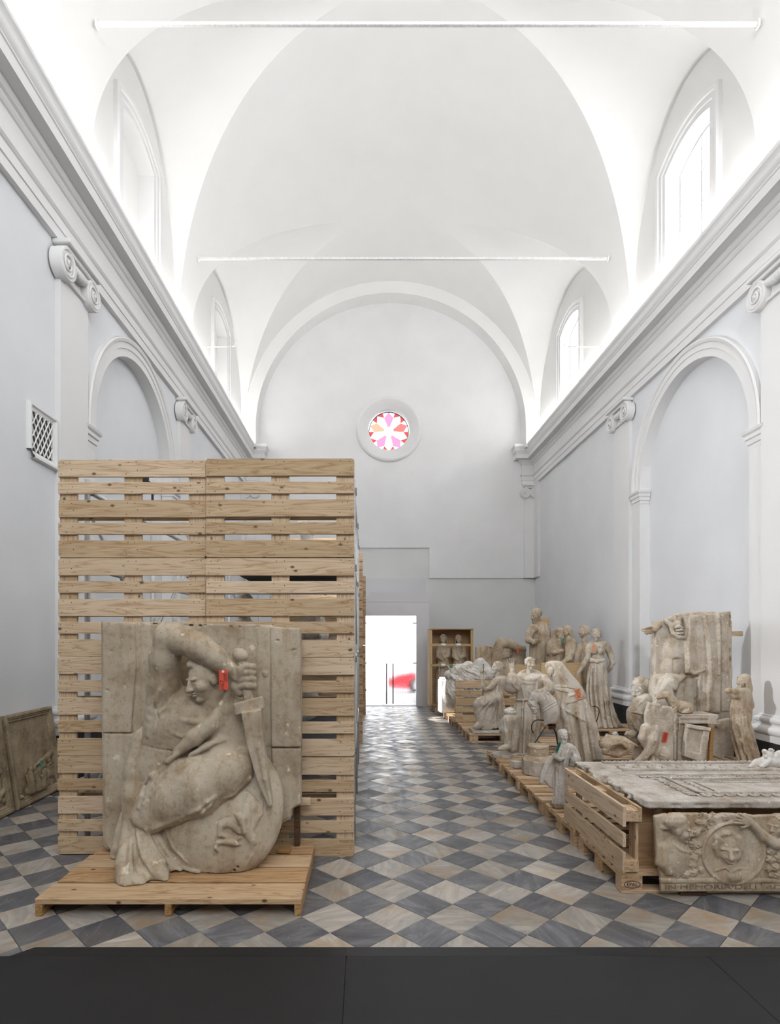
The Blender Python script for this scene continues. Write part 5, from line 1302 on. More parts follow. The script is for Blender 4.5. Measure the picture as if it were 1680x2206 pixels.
# ================================================================== statues on the near pallet row
DK = .1475      # top of a pallet deck
def st(name, label, T, cx, cat='statue', z=DK, group=None, dy=0.0):
    p = T.P(cx, 0, 0); return thing(name, label, cat, (float(p[0]), T.Y0+dy, z), None, group)
def ring(cx, cy, d, rx, rd, r, n=20, tilt=0.0, a0=0, a1=2*PI):
    return [(cx+rx*math.cos(w), cy+tilt*math.sin(w), d+rd*math.sin(w), r) for w in np.linspace(a0, a1, n+1)]
def friar():
    T = Tr(3, 8.19); root = st('friar_statue', 'plaster friar in a cowled habit raising one hand, behind the horse head', T, 450)
    s = Sculpt(T, 255, 285, 770, 1140, -150, 150, .0088)
    s.loft([(318, 508, 60, 55, 0), (345, 508, 120, 75, 0), (385, 510, 165, 92, 0), (470, 500, 138, 95, 0), (560, 485, 116, 90, 0), (585, 480, 112, 88, 0), (640, 478, 122, 95, 0), (800, 468, 118, 100, 0), (1000, 450, 112, 105, 0), (1122, 442, 110, 106, 0)],
           [(16, 8, .3, 1.2, 590, 1122), (9, 5, 1.0, -1, 600, 1122)], k=10)
    s.ch([(390, 390, -5, 62), (340, 440, -30, 70), (318, 450, -60, 62), (322, 400, -85, 52), (330, 345, -95, 40)], 18); s.ch([(345, 470, -50, 48), (335, 505, -40, 26)], 14)
    s.ch([(630, 390, -5, 66), (685, 440, -20, 68), (690, 480, -45, 58), (630, 520, -80, 46), (570, 540, -95, 36)], 18); s.ch([(690, 500, -45, 46), (680, 530, -40, 24)], 14)
    s.ch(ring(507, 345, 0, 92, 72, 30, 24, -38), 8); s.ch(ring(507, 372, 0, 118, 84, 16, 24, -44), 8)
    for p in ([(420, 420), (440, 520), (450, 570)], [(520, 440), (510, 520), (500, 575)], [(580, 420), (570, 500), (540, 570)], [(330, 400), (350, 450), (390, 480)], [(650, 420), (690, 460)]): s.fold(p, 8, .4, 8)
    s.ch(ring(482, 580, 0, 116, 92, 9, 28), 3); s.ch([(440, 580, -96, 9), (432, 700, -104, 8), (428, 850, -112, 8)], 3)
    for y in (660, 740, 820): s.ell((433-(y-660)*.03, y, -106), (12, 12, 12), k=2)
    s.floor(DK); part(root, 'habit', s, 'stone', 1)
    s = Sculpt(T, 415, 130, 600, 380, -110, 110, .0052); s.head((507, 222, -5), 128, yaw=12, pitch=4, hair='tonsure'); part(root, 'head', s, 'stone', 2, .0006)
    s = Sculpt(T, 265, 140, 400, 380, -190, 30, .0052); s.ch([(332, 350, -95, 26), (330, 292, -100, 22)], 6); s.hand((330, 292, -100), (312, 168, -105), .95, -1, .35); part(root, 'raised_hand', s, 'stone', 3, .0005)
    s = Sculpt(T, 430, 500, 620, 620, -160, -30, .0055); s.hand((590, 535, -96), (480, 560, -118), .9, 1, .5); part(root, 'resting_hand', s, 'stone', 4, .0005)
    b = MB().box((0, 0, .012), (.20, .19, .012), .004); obj('plinth', b.me('plinth', M['stone_grey']), root, (0, 0, -.0))
    hang_tag(root, T, 716, 375, -75, 22, 24, 20, 'tag_orange', False)
def leg_fragment():
    T = Tr(3, 7.93); root = st('leg_fragment', 'broken seated figure reduced to a draped leg and bare foot on a slab', T, 250, 'statue fragment')
    s = Sculpt(T, 190, 715, 420, 1100, -140, 110, .0075)
    s.ch([(345, 765, 30, 60), (298, 775, -30, 56), (282, 880, -30, 52), (288, 1000, -30, 34), (292, 1035, -35, 30)], 18); s.ch([(250, 790, -10, 34), (232, 870, -5, 28), (222, 890, 0, 14)], 12)
    s.ch([(340, 800, 20, 55), (350, 930, 20, 50), (330, 1050, 15, 46)], 16); s.ch([(292, 1030, -35, 30), (245, 1050, -75, 25), (205, 1062, -98, 19)], 10)
    for i in range(4): s.ch([(215-i*3, 1058+i*3, -100+i*12, 10), (196-i*2, 1064+i*3, -108+i*12, 8)], 2)
    for p in ([(255, 770), (262, 880), (280, 1000)], [(310, 760), (318, 880), (310, 1010)], [(280, 760), (292, 860)]): s.fold(p, 8, .4, 8)
    s.groove([(300, 780), (305, 900), (300, 1000)], 6); s.floor(DK+.045); part(root, 'draped_leg', s, 'stone', 1)
    s = Sculpt(T, 240, 640, 380, 760, -110, 60, .007)
    for p, r in (((300, 700, -20), (52, 40, 26)), ((275, 690, -30), (26, 26, 24)), ((325, 680, -30), (30, 26, 22)), ((305, 668, -20), (26, 24, 16)), ((345, 700, -10), (26, 30, 22))): s.ell(p, r, k=5)
    part(root, 'broken_edge', s, 'stone_pale', 2)
    b = MB(); n = 8; b.lathe((0, 0, 0), [(.165, 0), (.165, .03), (.155, .045)], 8); obj('plinth', b.me('plinth', M['stone_grey']), root, (0, 0, 0), (0, 0, PI/8))
def mourner():
    T = Tr(3, 7.5); root = st('hooded_mourner', 'plaster mourner leaning under a long hooded shawl, orange tag at its back', T, 990)
    K = [(198, 745, 34, 40, 0), (215, 745, 66, 66, 0), (250, 752, 84, 82, 0), (330, 797, 104, 98, 0), (420, 862, 116, 104, 0), (500, 895, 132, 108, 0), (560, 912, 138, 110, 0), (700, 935, 152, 114, 0), (900, 968, 158, 118, 0), (1100, 1014, 150, 120, 0), (1215, 1028, 152, 122, 0)]
    s = Sculpt(T, 640, 170, 1240, 1240, -190, 190, .0092)
    s.loft(K, [(11, 13, .9, -1.6, 520, 1215), (7, 7, .2, -1.0, 560, 1215)], k=10)
    for p in ([(815, 640), (860, 780), (880, 940), (930, 1180)], [(930, 600), (1000, 780), (1035, 1000), (1060, 1190)], [(1050, 600), (1092, 850), (1140, 1180)], [(880, 700), (900, 900), (960, 1190)]): s.fold(p, 17, .45, 12)
    for p in ([(850, 640), (880, 760), (905, 940), (960, 1190)], [(985, 620), (1045, 800), (1080, 1050), (1100, 1190)], [(790, 640), (820, 800), (830, 1000)]): s.groove(p, 11, 10)
    s.fold([(800, 645), (900, 705), (1045, 790)], 12, .5, 8); s.floor(DK); part(root, 'robe', s, 'stone', 1)
    s = Sculpt(T, 630, 170, 1110, 640, -190, 190, .008)
    s.loft([(y, x, rx+11, rd+10, d) for y, x, rx, rd, d in K[:7]]+[(640, 920, 158, 124, 0)], k=8)
    s.ell((700, 290, -80), (42, 60, 62), roll=20, k=14, mode='sub')
    s.box((880, 690, 0), (260, 260, 90), roll=17, mode='sub', k=5); s.box((730, 620, 0), (90, 260, 140), roll=-12, mode='sub', k=5)
    s.fold([(748, 445), (850, 452), (960, 470)], 7, .4, 3); s.groove([(748, 456), (850, 463), (960, 482)], 5, 3); s.fold([(720, 230), (800, 330), (880, 440)], 9, .2, 16); s.fold([(820, 500), (900, 540), (1000, 500)], 9, .3, 10)
    part(root, 'shawl', s, 'stone', 2)
    s = Sculpt(T, 640, 215, 800, 400, -160, 60, .006); s.head((725, 300, -30), 120, yaw=-45, pitch=30, neck=False); part(root, 'face', s, 'stone', 3, .0005)
    hang_tag(root, T, 978, 522, -128, 60, 104, 12, 'tag_orange')
def horse():
    T = Tr(3, 7.15); root = st('horse_head', 'bridled plaster horse head fragment carried on a bent iron bracket', T, 700, 'statue fragment')
    s = Sculpt(T, 455, 470, 800, 860, -120, 140, .0062)
    s.ch([(530, 560, 0, 42), (523, 610, -5, 38), (535, 655, -10, 29), (552, 692, -12, 27)], 10); s.ell((543, 585, -5), (40, 36, 50), roll=-10, k=8)
    s.ch([(540, 545, 5, 46), (610, 555, 15, 56), (670, 610, 25, 72), (705, 690, 30, 84), (700, 760, 25, 72), (675, 815, 15, 40)], 16); s.ell((725, 690, 20), (66, 66, 100), k=14)
    s.ch([(512, 530, 0, 16), (560, 502, 5, 20), (620, 498, 12, 22), (680, 525, 20, 22), (730, 575, 28, 22), (760, 630, 30, 20)], 6)
    for i in range(14):
        t = i/13; x = 530+215*t; y = 520-35*math.sin(PI*min(1, t*1.5))+75*max(0, t-.35); s.ch([(x, y, 0+20*t, 9), (x+22, y+42, -18+10*t, 8), (x+18, y+78, -22+10*t, 5)], 3)
    s.ch([(520, 530, -18, 14), (500, 505, -20, 8)], 4); s.ch([(535, 522, 20, 14), (520, 498, 24, 8)], 4)
    s.ell((520, 572, -38), (12, 10, 9), k=3); s.ell((530, 560, -34), (20, 12, 7), roll=-30, k=4); s.ell((548, 697, -34), (8, 8, 7), k=3, mode='sub'); s.groove([(560, 705), (540, 715)], 4, 2)
    for p in ([(628, 672), (690, 630), (752, 598)], [(640, 695), (700, 655), (765, 620)], [(505, 600), (540, 640), (570, 640)], [(530, 545), (560, 590), (575, 650)], [(520, 665), (560, 668), (578, 660)]): s.fold(p, 6, .6, 2, taper=False)
    s.ell((705, 825, 20), (60, 60, 30), k=6, mode='sub'); part(root, 'horse_bust', s, 'stone_grey', 1, .0008)
    b = MB(); P = lambda x, y, d: tuple(T.P(x, y, d)-np.array(root.location))
    b.tube([P(640, 780, 0), P(575, 776, -10), (P(540, 792, -15)), P(522, 830, -15), P(522, 868, -15), P(540, 905, -10)], .007, 8)
    b.tube([P(675, 820, 10), P(610, 915, 10), P(556, 1000, 10), P(552, 1018, 10), P(566, 1030, 10), P(780, 1034, 10)], .007, 8); b.tube([P(780, 1034, 10), (P(780, 1034, 10)[0], P(780, 1034, 10)[1], .004)], .009, 8); b.tube([P(700, 790, 30), P(760, 900, 30), P(780, 1034, 10)], .009, 8)
    o = obj('iron_bracket', b.me('iron_bracket', M['iron'], True), root); o['label'] = 'black bent iron bracket'
    f = MB().box((P(780, 1034, 10)[0], P(780, 1034, 10)[1], .004), (.09, .09, .004), .001); obj('foot_plate', f.me('foot_plate', M['iron']), root)
def iron_loop():
    T = Tr(3, 8.0); root = st('iron_hook_rod', 'curved black iron rod rising behind the hooded mourner', T, 1150, 'iron rod')
    P = lambda x, y, d: tuple(T.P(x, y, d)-np.array(root.location)); b = MB(); e = P(1140, 820, 0)
    b.tube([P(1110, 645, 0), P(1145, 642, 0), P(1178, 665, 0), P(1182, 700, 0), P(1165, 770, 0), e, (e[0]-.01, 0, .03)], .007, 8); obj('rod', b.me('rod', M['iron'], True), root)
    f = MB().box((e[0]-.01, 0, .012), (.06, .06, .012), .004); obj('foot', f.me('foot', M['iron']), root)
def drum():
    T = Tr(3, 6.93); root = st('column_drum', 'two-tiered octagonal plaster pedestal beside the horse bracket', T, 585, 'pedestal')
    b = MB().lathe((0, 0, 0), [(.185, 0), (.19, .01), (.19, .165), (.18, .175)], 8); obj('lower_drum', b.me('lower_drum', M['stone_grey']), root, (0, 0, 0), (0, 0, .3))
    b = MB().lathe((0, 0, .175), [(.175, 0), (.15, .03), (.125, .045), (.122, .13), (.128, .14), (.128, .16), (.115, .168)], 28); obj('upper_drum', b.me('upper_drum', M['stone_warm'], False), root)
    s = Sculpt.local((-.21, -.21, -.0), (.21, .21, .06), .008)
    o = wood_block('small pale plaster block on the pallet edge before the friar', tuple(Tr(3, 7.25).P(368, 1200, 0)+np.array((0, 0, 0))), (.052, .06, .04), 'stone_grey', (0, 0, .3), 'plaster_block', 'plaster block'); o.location.z = DK+.041
def statuette():
    T = Tr(3, 5.55); root = st('caped_statuette', 'small plaster statuette of a bearded man in a cape, green tag at his neck', T, 800)
    s = Sculpt(T, 560, 980, 1040, 1640, -120, 120, .0058)
    s.loft([(1000, 842, 48, 40, 0), (1030, 848, 72, 52, 0), (1080, 845, 80, 56, 0), (1160, 822, 66, 54, 0), (1260, 812, 60, 50, 0), (1400, 806, 58, 50, 0), (1540, 800, 60, 52, 0), (1600, 795, 66, 55, 0)], [(9, 6, .5, 2, 1180, 1600)], k=6)
    s.poly([(800, 1060), (740, 1110), (690, 1150), (645, 1190), (612, 1280), (588, 1385), (612, 1402), (640, 1365), (690, 1430), (735, 1452), (770, 1330), (790, 1200)], -5, 55, 14, 12)
    s.poly([(905, 1005), (945, 1035), (985, 1105), (1002, 1160), (985, 1215), (930, 1240), (890, 1225), (895, 1130), (870, 1060)], -20, 60, 22, 12); s.ell((950, 1165, -10), (46, 45, 60), k=10)
    for p in ([(760, 1120), (690, 1220), (640, 1340)], [(780, 1180), (730, 1300), (715, 1420)], [(900, 1040), (930, 1110), (960, 1200)], [(860, 1080), (830, 1250), (820, 1580)], [(790, 1250), (785, 1420), (770, 1590)], [(900, 1020), (870, 1120), (850, 1250)]): s.fold(p, 8, .45, 6)
    for p in ([(840, 1100), (812, 1280), (800, 1580)], [(735, 1150), (670, 1280)]): s.groove(p, 6, 5)
    s.ch([(795, 1070, -40, 26), (765, 1140, -60, 24), (800, 1165, -75, 18), (835, 1150, -75, 15)], 6); s.floor(DK+.024); part(root, 'figure', s, 'stone_grey', 1, .001)
    s = Sculpt(T, 765, 855, 905, 1050, -90, 90, .0042); s.head((830, 930, -5), 120, yaw=10, pitch=4, hair='short', beard=True); part(root, 'head', s, 'stone_grey', 2, .0005)
    b = MB().box((0, 0, .012), (.075, .075, .012), .003); obj('plinth', b.me('plinth', M['stone_dark']), root)
    hang_tag(root, T, 782, 1042, -92, 30, 112, -22, 'tag_green')
def lying_torso():
    T = Tr(3, 7.10); root = st('lying_torso', 'broken plaster torso lying on its side behind the carved slab', T, 1340, 'statue fragment')
    s = Sculpt(T, 1120, 900, 1600, 1180, -160, 160, .0095)
    s.ch([(1240, 1010, 0, 60), (1300, 1020, 0, 88), (1400, 1025, 0, 88), (1450, 1030, 0, 62), (1480, 1025, 0, 40)], 20); s.ell((1380, 1060, -70), (70, 50, 42), roll=10, k=8, mode='sub')
    s.ch([(1270, 1075, -80, 14), (1300, 1020, -96, 13), (1400, 1000, -92, 12), (1440, 1040, -80, 12)], 6); s.ch([(1240, 1090, -40, 30), (1350, 1115, -50, 32), (1460, 1090, -30, 26)], 14)
    for p in ([(1180, 980), (1300, 960), (1450, 985)], [(1450, 1000), (1520, 1010), (1570, 1040)], [(1200, 1060), (1250, 1080), (1270, 1110)]): s.fold(p, 9, .4, 8)
    s.floor(DK+.10); part(root, 'torso', s, 'stone_warm', 1)
    b = MB(); b.box((0, 0, .05), (.22, .14, .05), .006); obj('wood_rest', b.me('wood_rest', M['dark_wood']), root)
    T = Tr(3, 8.35); root = st('plaster_shard', 'pale broken plaster shard behind the lying torso', T, 1320, 'statue fragment')
    s = Sculpt(T, 1230, 860, 1420, 1110, -80, 80, .009)
    s.box((1330, 1010, 0), (70, 40, 70), roll=12, yaw=20, rd=6); s.box((1300, 960, -10), (60, 30, 30), roll=-24, rd=6, k=4); s.box((1345, 925, 0), (22, 26, 30), roll=30, rd=5, k=4)
    for i in range(12): s.ell((random.uniform(1250, 1400), random.uniform(890, 980), random.uniform(-50, 50)), (14, 20, 12), roll=random.uniform(0, 90), k=3, mode='sub')
    s.floor(DK); part(root, 'shard', s, 'stone_pale', 2)
friar(); leg_fragment(); mourner(); horse(); iron_loop(); drum(); statuette(); lying_torso()
# ================================================================== pieces before the blind arch
def tall_relief():
    T = Tr(4, 8.0); root = st('tall_relief', 'tall cracked plaster relief of a draped half-nude figure under the blind arch', T, 780, 'relief')
    s = Sculpt(T, 350, 90, 1230, 1640, -130, 130, .0105)
    s.poly([(412, 225), (520, 205), (640, 152), (860, 127), (1060, 135), (1162, 125), (1172, 400), (1168, 780), (1150, 1130), (1160, 1590), (1150, 1612), (420, 1612), (372, 900), (396, 760)], 0, 85, 5)
    for i in range(26): s.ell((420+i*29, 215-90*math.sin(min(1, i/16)*PI/2)+random.uniform(-10, 8), random.uniform(0, 80)), (random.uniform(10, 24), 24, random.uniform(5, 12)), k=3, mode='sub')
    for i in range(16): s.ell((1168+random.uniform(-4, 6), 180+i*85, random.uniform(0, 70)), (10, 24, random.uniform(12, 34)), k=3, mode='sub')
    s.poly([(1078, 132), (1160, 128), (1166, 1130), (1078, 1130)], -14, 30, 4)
    s.poly([(704, 185), (780, 172), (905, 150), (1055, 138), (1075, 760), (1062, 1150), (860, 1140), (842, 780), (722, 742), (706, 420)], -62, 20, 26, 10)
    s.ell((612, 560, 8), (104, 50, 200), roll=-4, k=26); s.ell((640, 545, -22), (74, 26, 56), k=26); s.ell((590, 690, -10), (92, 40, 95), k=26); s.ell((640, 420, -5), (70, 40, 70), k=22); s.ell((648, 582, -44), (34, 10, 9), k=10)
    s.groove([(612, 610), (606, 740)], 5, 10); s.groove([(560, 600), (620, 612), (690, 600)], 4, 8)
    s.ch([(530, 215, -20, 22), (590, 270, -34, 26), (655, 250, -40, 30)], 10); s.ch([(620, 175, -10, 18), (640, 260, -30, 22)], 8); s.ch([(665, 165, -10, 18), (670, 250, -30, 20)], 8)
    s.ch([(590, 300, -40, 20), (606, 350, -50, 20), (660, 385, -58, 20), (712, 388, -60, 16)], 6); s.ch([(630, 290, -60, 12), (670, 275, -72, 12), (705, 292, -72, 10)], 3); s.ch([(640, 320, -62, 11), (690, 310, -78, 11), (712, 318, -74, 10)], 3); s.ch([(620, 345, -58, 11), (660, 350, -76, 11), (705, 345, -76, 10)], 3)
    s.poly([(398, 775), (600, 755), (735, 768), (690, 820), (655, 870), (640, 1030), (560, 1200), (430, 1250), (375, 1000), (372, 900)], -66, 20, 34, 16)
    s.ch([(560, 860, -50, 90), (490, 980, -70, 85), (440, 1120, -60, 80)], 24)
    for p in ([(925, 180), (965, 420), (985, 700), (978, 1110)], [(1060, 150), (1068, 500), (1070, 760)], [(868, 790), (855, 1120)], [(960, 800), (962, 1130)], [(780, 200), (760, 500), (770, 700)], [(500, 800), (450, 900), (400, 1020)]): s.fold(p, 17, .45, 10)
    for p in ([(900, 180), (935, 420), (950, 700), (940, 1110)], [(1015, 160), (1030, 600), (1020, 1120)], [(845, 790), (835, 1120)], [(860, 770), (720, 815), (665, 865), (648, 1020)], [(905, 790), (905, 1130)], [(600, 860), (620, 960), (640, 1030)]): s.groove(p, 13, 10)
    s.fold([(930, 715), (850, 745), (780, 760)], 11, .25, 6)
    s.ch([(380, 765, -75, 5), (560, 747, -80, 5), (700, 750, -85, 5), (860, 762, -85, 5), (1180, 786, -40, 5)], 1, 'sub'); s.ch([(1050, 1180, -40, 5), (1180, 1182, -40, 5)], 1, 'sub')
    for i in range(5): s.ell((1172, 690+i*24, 30), (26, 30, 22), k=6)
    s.floor(DK); part(root, 'relief_slab', s, 'stone', 1)
    s = Sculpt(T, 270, 230, 460, 390, -50, 60, .0065); s.ch([(455, 262, 15, 44), (415, 300, 10, 38), (395, 312, 5, 30)], 6)
    for i, (y, e) in enumerate(((300, 288), (318, 300), (336, 322), (350, 340))): s.ch([(390, 300+i*14, 0, 13), (345, y-2, -8, 11), (e, y+6, -4, 9)], 3)
    s.ch([(385, 285, -15, 13), (350, 285, -25, 11), (330, 296, -25, 9)], 3); part(root, 'pointing_hand', s, 'stone_warm', 2, .0005)
    s = Sculpt(T, 950, 1180, 1230, 1640, -120, 40, .0105); s.poly([(980, 1290), (1070, 1215), (1160, 1195), (1205, 1590), (1205, 1612), (965, 1612), (970, 1400)], -80, -4, 10); s.ch([(1040, 1330, -90, 45), (1030, 1560, -90, 52)], 12, 'sub'); s.ch([(975, 1600, -90, 16), (1205, 1600, -88, 16)], 6); s.floor(DK); part(root, 'base_fragment', s, 'stone', 3)
    hw = T.P(1232, 350, 115)
    wood_block('square pine bar end sticking out behind the tall relief', tuple(hw), (.09, .03, .036), 'pine'); p = T.P(1180, 800, 100)
    wood_block('long upright batten standing behind the tall relief', (float(p[0]), float(p[1])+.03, 1.08), (.03, .02, .93), 'fibre')
def veiled_head():
    T = Tr(4, 8.27); root = st('veiled_head', 'plaster slab with a veiled head in profile beside the tall relief', T, 285, 'relief')
    s = Sculpt(T, 170, 770, 410, 1600, -110, 90, .0095); s.poly([(206, 795), (262, 790), (375, 800), (380, 1580), (200, 1580), (196, 1090)], 0, 60, 8)
    s.ch([(235, 850, -40, 40), (285, 815, -45, 38), (335, 850, -45, 46), (350, 940, -40, 50), (345, 1060, -30, 60)], 14); s.ch([(330, 860, -80, 10), (345, 960, -78, 10), (335, 1060, -75, 10)], 5); s.floor(DK); part(root, 'veil_slab', s, 'stone', 1)
    s = Sculpt(T, 170, 810, 380, 1080, -140, 60, .0062); s.head((262, 930, -40), 190, yaw=-62, pitch=8, hair='parted'); part(root, 'head', s, 'stone_grey', 2, .0005)
def crouching():
    T = Tr(4, 7.74); root = st('crouching_figure', 'broken crouching figure with bent draped shoulders beside the tagged relief block', T, 245, 'statue fragment')
    s = Sculpt(T, 100, 960, 430, 1630, -190, 90, .0095)
    s.ch([(330, 1010, -20, 60), (270, 1070, -50, 80), (225, 1150, -70, 78), (215, 1210, -80, 66)], 24); s.ch([(200, 1190, -70, 55), (225, 1270, -80, 62), (300, 1310, -60, 62), (330, 1420, -30, 60)], 22)
    s.ch([(300, 1080, 0, 85), (300, 1250, 0, 85), (300, 1450, 0, 85), (290, 1600, 0, 90)], 30)
    s.ch([(250, 1290, -90, 34), (190, 1360, -100, 36), (150, 1350, -105, 22), (128, 1365, -105, 14)], 10); s.ch([(160, 1380, -90, 30), (220, 1440, -60, 40)], 10)
    for p in ([(330, 1000), (260, 1060), (190, 1140)], [(200, 1140), (260, 1150), (320, 1170)], [(180, 1200), (230, 1300), (290, 1360)], [(260, 1200), (330, 1280)]): s.fold(p, 11, .45, 8)
    s.groove([(185, 1150), (250, 1165), (330, 1180)], 7, 4); s.floor(DK); part(root, 'figure', s, 'stone', 1)
def tagged_block():
    T = Tr(4, 7.33); root = st('relief_block', 'rough plaster block with a striding bare leg and a red tag', T, 480, 'relief')
    s = Sculpt(T, 160, 1010, 630, 1690, -120, 90, .0092)
    s.poly([(352, 1038), (470, 1050), (578, 1078), (602, 1125), (594, 1655), (430, 1660), (420, 1500), (330, 1460), (318, 1160)], 0, 50, 8); s.poly([(420, 1480), (594, 1480), (594, 1662), (180, 1662), (190, 1640), (300, 1580)], 0, 50, 8)
    for i in range(24): s.ell((330+random.uniform(0, 260), random.uniform(1040, 1250), -4), (random.uniform(8, 24), 10, random.uniform(8, 20)), roll=random.uniform(0, 90), k=4, mode='sub')
    for i in range(10): s.ell((400+i*20, 1045+i*4+random.uniform(-8, 8), 10), (16, 40, 12), k=3, mode='sub')
    s.ch([(420, 1330, -10, 48), (400, 1420, -36, 54), (370, 1520, -36, 46), (300, 1600, -40, 36), (235, 1640, -50, 26), (190, 1655, -56, 18)], 14); s.ch([(330, 1300, -10, 50), (300, 1400, -20, 44), (330, 1470, -10, 36)], 14); s.ch([(430, 1400, -20, 36), (420, 1560, -16, 30), (380, 1650, -20, 26)], 12)
    s.ell((520, 1570, -10), (60, 30, 70), k=12); s.ch([(480, 1570, -30, 10), (540, 1590, -34, 10), (570, 1620, -30, 8)], 5); s.ell((545, 1600, -26), (18, 14, 14), k=4)
    for p in ([(410, 1340), (400, 1460), (340, 1560)], [(440, 1420), (430, 1600)], [(330, 1330), (310, 1420)]): s.fold(p, 9, .4, 7)
    s.groove([(430, 1440), (400, 1560), (330, 1640)], 7, 4); s.floor(DK); part(root, 'relief', s, 'stone', 1)
    hang_tag(root, T, 525, 1393, -8, 48, 102, -12, 'tag_red')
def altar():
    T = Tr(4, 7.52); root = st('altar_fragment', 'small plaster altar with carved slots and a tilted front panel', T, 790, 'altar')
    s = Sculpt(T, 570, 1130, 1030, 1690, -150, 150, .0085)
    s.box((805, 1170, 0), (185, 120, 22), rd=5); s.box((795, 1205, 0), (175, 110, 26), rd=5); s.box((780, 1228, 0), (180, 116, 12), rd=4); s.box((940, 1200, -10), (46, 110, 50), rd=5)
    s.box((676, 1420, 0), (66, 90, 200), rd=6); s.box((800, 1440, 60), (120, 80, 190), rd=6)
    for x in (608, 640, 668): s.ch([(x, 1200, -104, 8), (x, 1300, -104, 8)], 2); s.ell((x, 1312, -104), (11, 10, 12), k=2)
    s.groove([(600, 1180), (950, 1178)], 5, 3); s.floor(DK); part(root, 'altar_body', s, 'stone', 1)
    s = Sculpt(T, 660, 1230, 1010, 1690, -210, -60, .0075); s.poly([(735, 1262), (965, 1300), (918, 1600), (880, 1640), (700, 1580), (712, 1400)], -170, -110, 8); s.poly([(770, 1300), (905, 1322), (880, 1560), (745, 1530)], -185, -150, 6, mode='sub'); s.poly([(735, 1255), (970, 1294), (962, 1330), (730, 1292)], -182, -110, 6); s.floor(DK); part(root, 'tilted_panel', s, 'stone', 2)
    p = T.P(945, 1480, -130); o = board('narrow brown board leaning beside the small altar', (float(p[0])+.03, float(p[1])-.03, .40), (.02, .025, .25), 'brown_board', (0, .06, 0))
def lamb():
    T = Tr(4, 7.5); zt = float(T.P(0, 1150, 0)[2])+.006; root = st('lamb_statue', 'small plaster lamb lying on top of the altar fragment', T, 650, z=zt)
    s = Sculpt(T, 415, 915, 830, 1200, -110, 110, .0068)
    s.ell((690, 1085, 0), (105, 64, 62), roll=-8, k=12); s.ell((745, 1100, 0), (56, 58, 62), k=12); s.ch([(625, 1060, 0, 52), (580, 1005, -5, 44), (545, 968, -8, 36), (500, 972, -12, 30), (455, 998, -14, 17)], 12)
    s.ell((560, 985, -40), (14, 10, 30), roll=35, k=5); s.ell((560, 985, 30), (14, 10, 30), roll=35, k=5); s.ell((492, 965, -36), (7, 6, 5), k=2); s.ell((452, 995, -30), (4, 5, 3), k=2, mode='sub')
    s.ch([(620, 1120, -50, 22), (580, 1160, -60, 16), (640, 1165, -66, 13)], 8); s.ch([(740, 1130, -50, 28), (690, 1165, -60, 15), (640, 1163, -62, 12)], 8); s.ch([(790, 1110, 0, 18), (795, 1150, -10, 12)], 6)
    for i in range(150):
        x, y = random.uniform(590, 790), random.uniform(1010, 1150); h = s.hit(x, y)
        if h is not None: s.ell((x, y, h+2), (8, 5, 7), k=3)
    s.floor(zt); part(root, 'lamb', s, 'stone_warm', 1, .0008)
def leaning_lady():
    T = Tr(4, 7.5); root = st('leaning_lady', 'narrow plaster woman with long hair leaning beside the tall relief, arm broken', T, 1370)
    s = Sculpt(T, 1130, 850, 1480, 1670, -160, 160, .0088)
    s.loft([(890, 1305, 52, 48, 0), (930, 1300, 78, 60, 0), (1010, 1290, 92, 66, 0), (1100, 1280, 92, 68, 0), (1250, 1282, 86, 68, 0), (1400, 1310, 92, 72, 0), (1550, 1350, 94, 76, 0), (1650, 1372, 92, 78, 0)], [(9, 9, .4, 2.6, 1050, 1650)], k=8)
    s.poly([(1320, 900), (1370, 950), (1398, 1075), (1370, 1125), (1300, 1120), (1290, 1000)], -50, 60, 18, 10); s.ch([(1380, 1120, 0, 20), (1385, 1220, 0, 14)], 8)
    s.ch([(1270, 935, -30, 44), (1215, 935, -70, 32), (1165, 925, -90, 28), (1150, 925, -95, 24)], 10); s.ch([(1255, 975, -50, 34), (1200, 985, -80, 22), (1175, 960, -92, 18)], 8)
    for p in ([(1240, 1050), (1230, 1250), (1300, 1450), (1380, 1640)], [(1300, 1100), (1320, 1300), (1400, 1560)], [(1210, 1100), (1210, 1300), (1270, 1500)], [(1260, 1250), (1310, 1400), (1330, 1600)]): s.fold(p, 11, .45, 8)
    for p in ([(1270, 1080), (1270, 1280), (1345, 1500)], [(1225, 1150), (1240, 1350), (1300, 1600)]): s.groove(p, 9, 7)
    s.floor(DK); part(root, 'figure', s, 'stone_warm', 1)
    s = Sculpt(T, 1215, 740, 1400, 1080, -110, 140, .0062); s.head((1300, 835, -5), 130, yaw=-70, pitch=-4, hair='long'); s.ch([(1330, 800, 20, 50), (1345, 900, 30, 50), (1350, 990, 30, 40)], 14); part(root, 'head', s, 'stone_warm', 2, .0006)
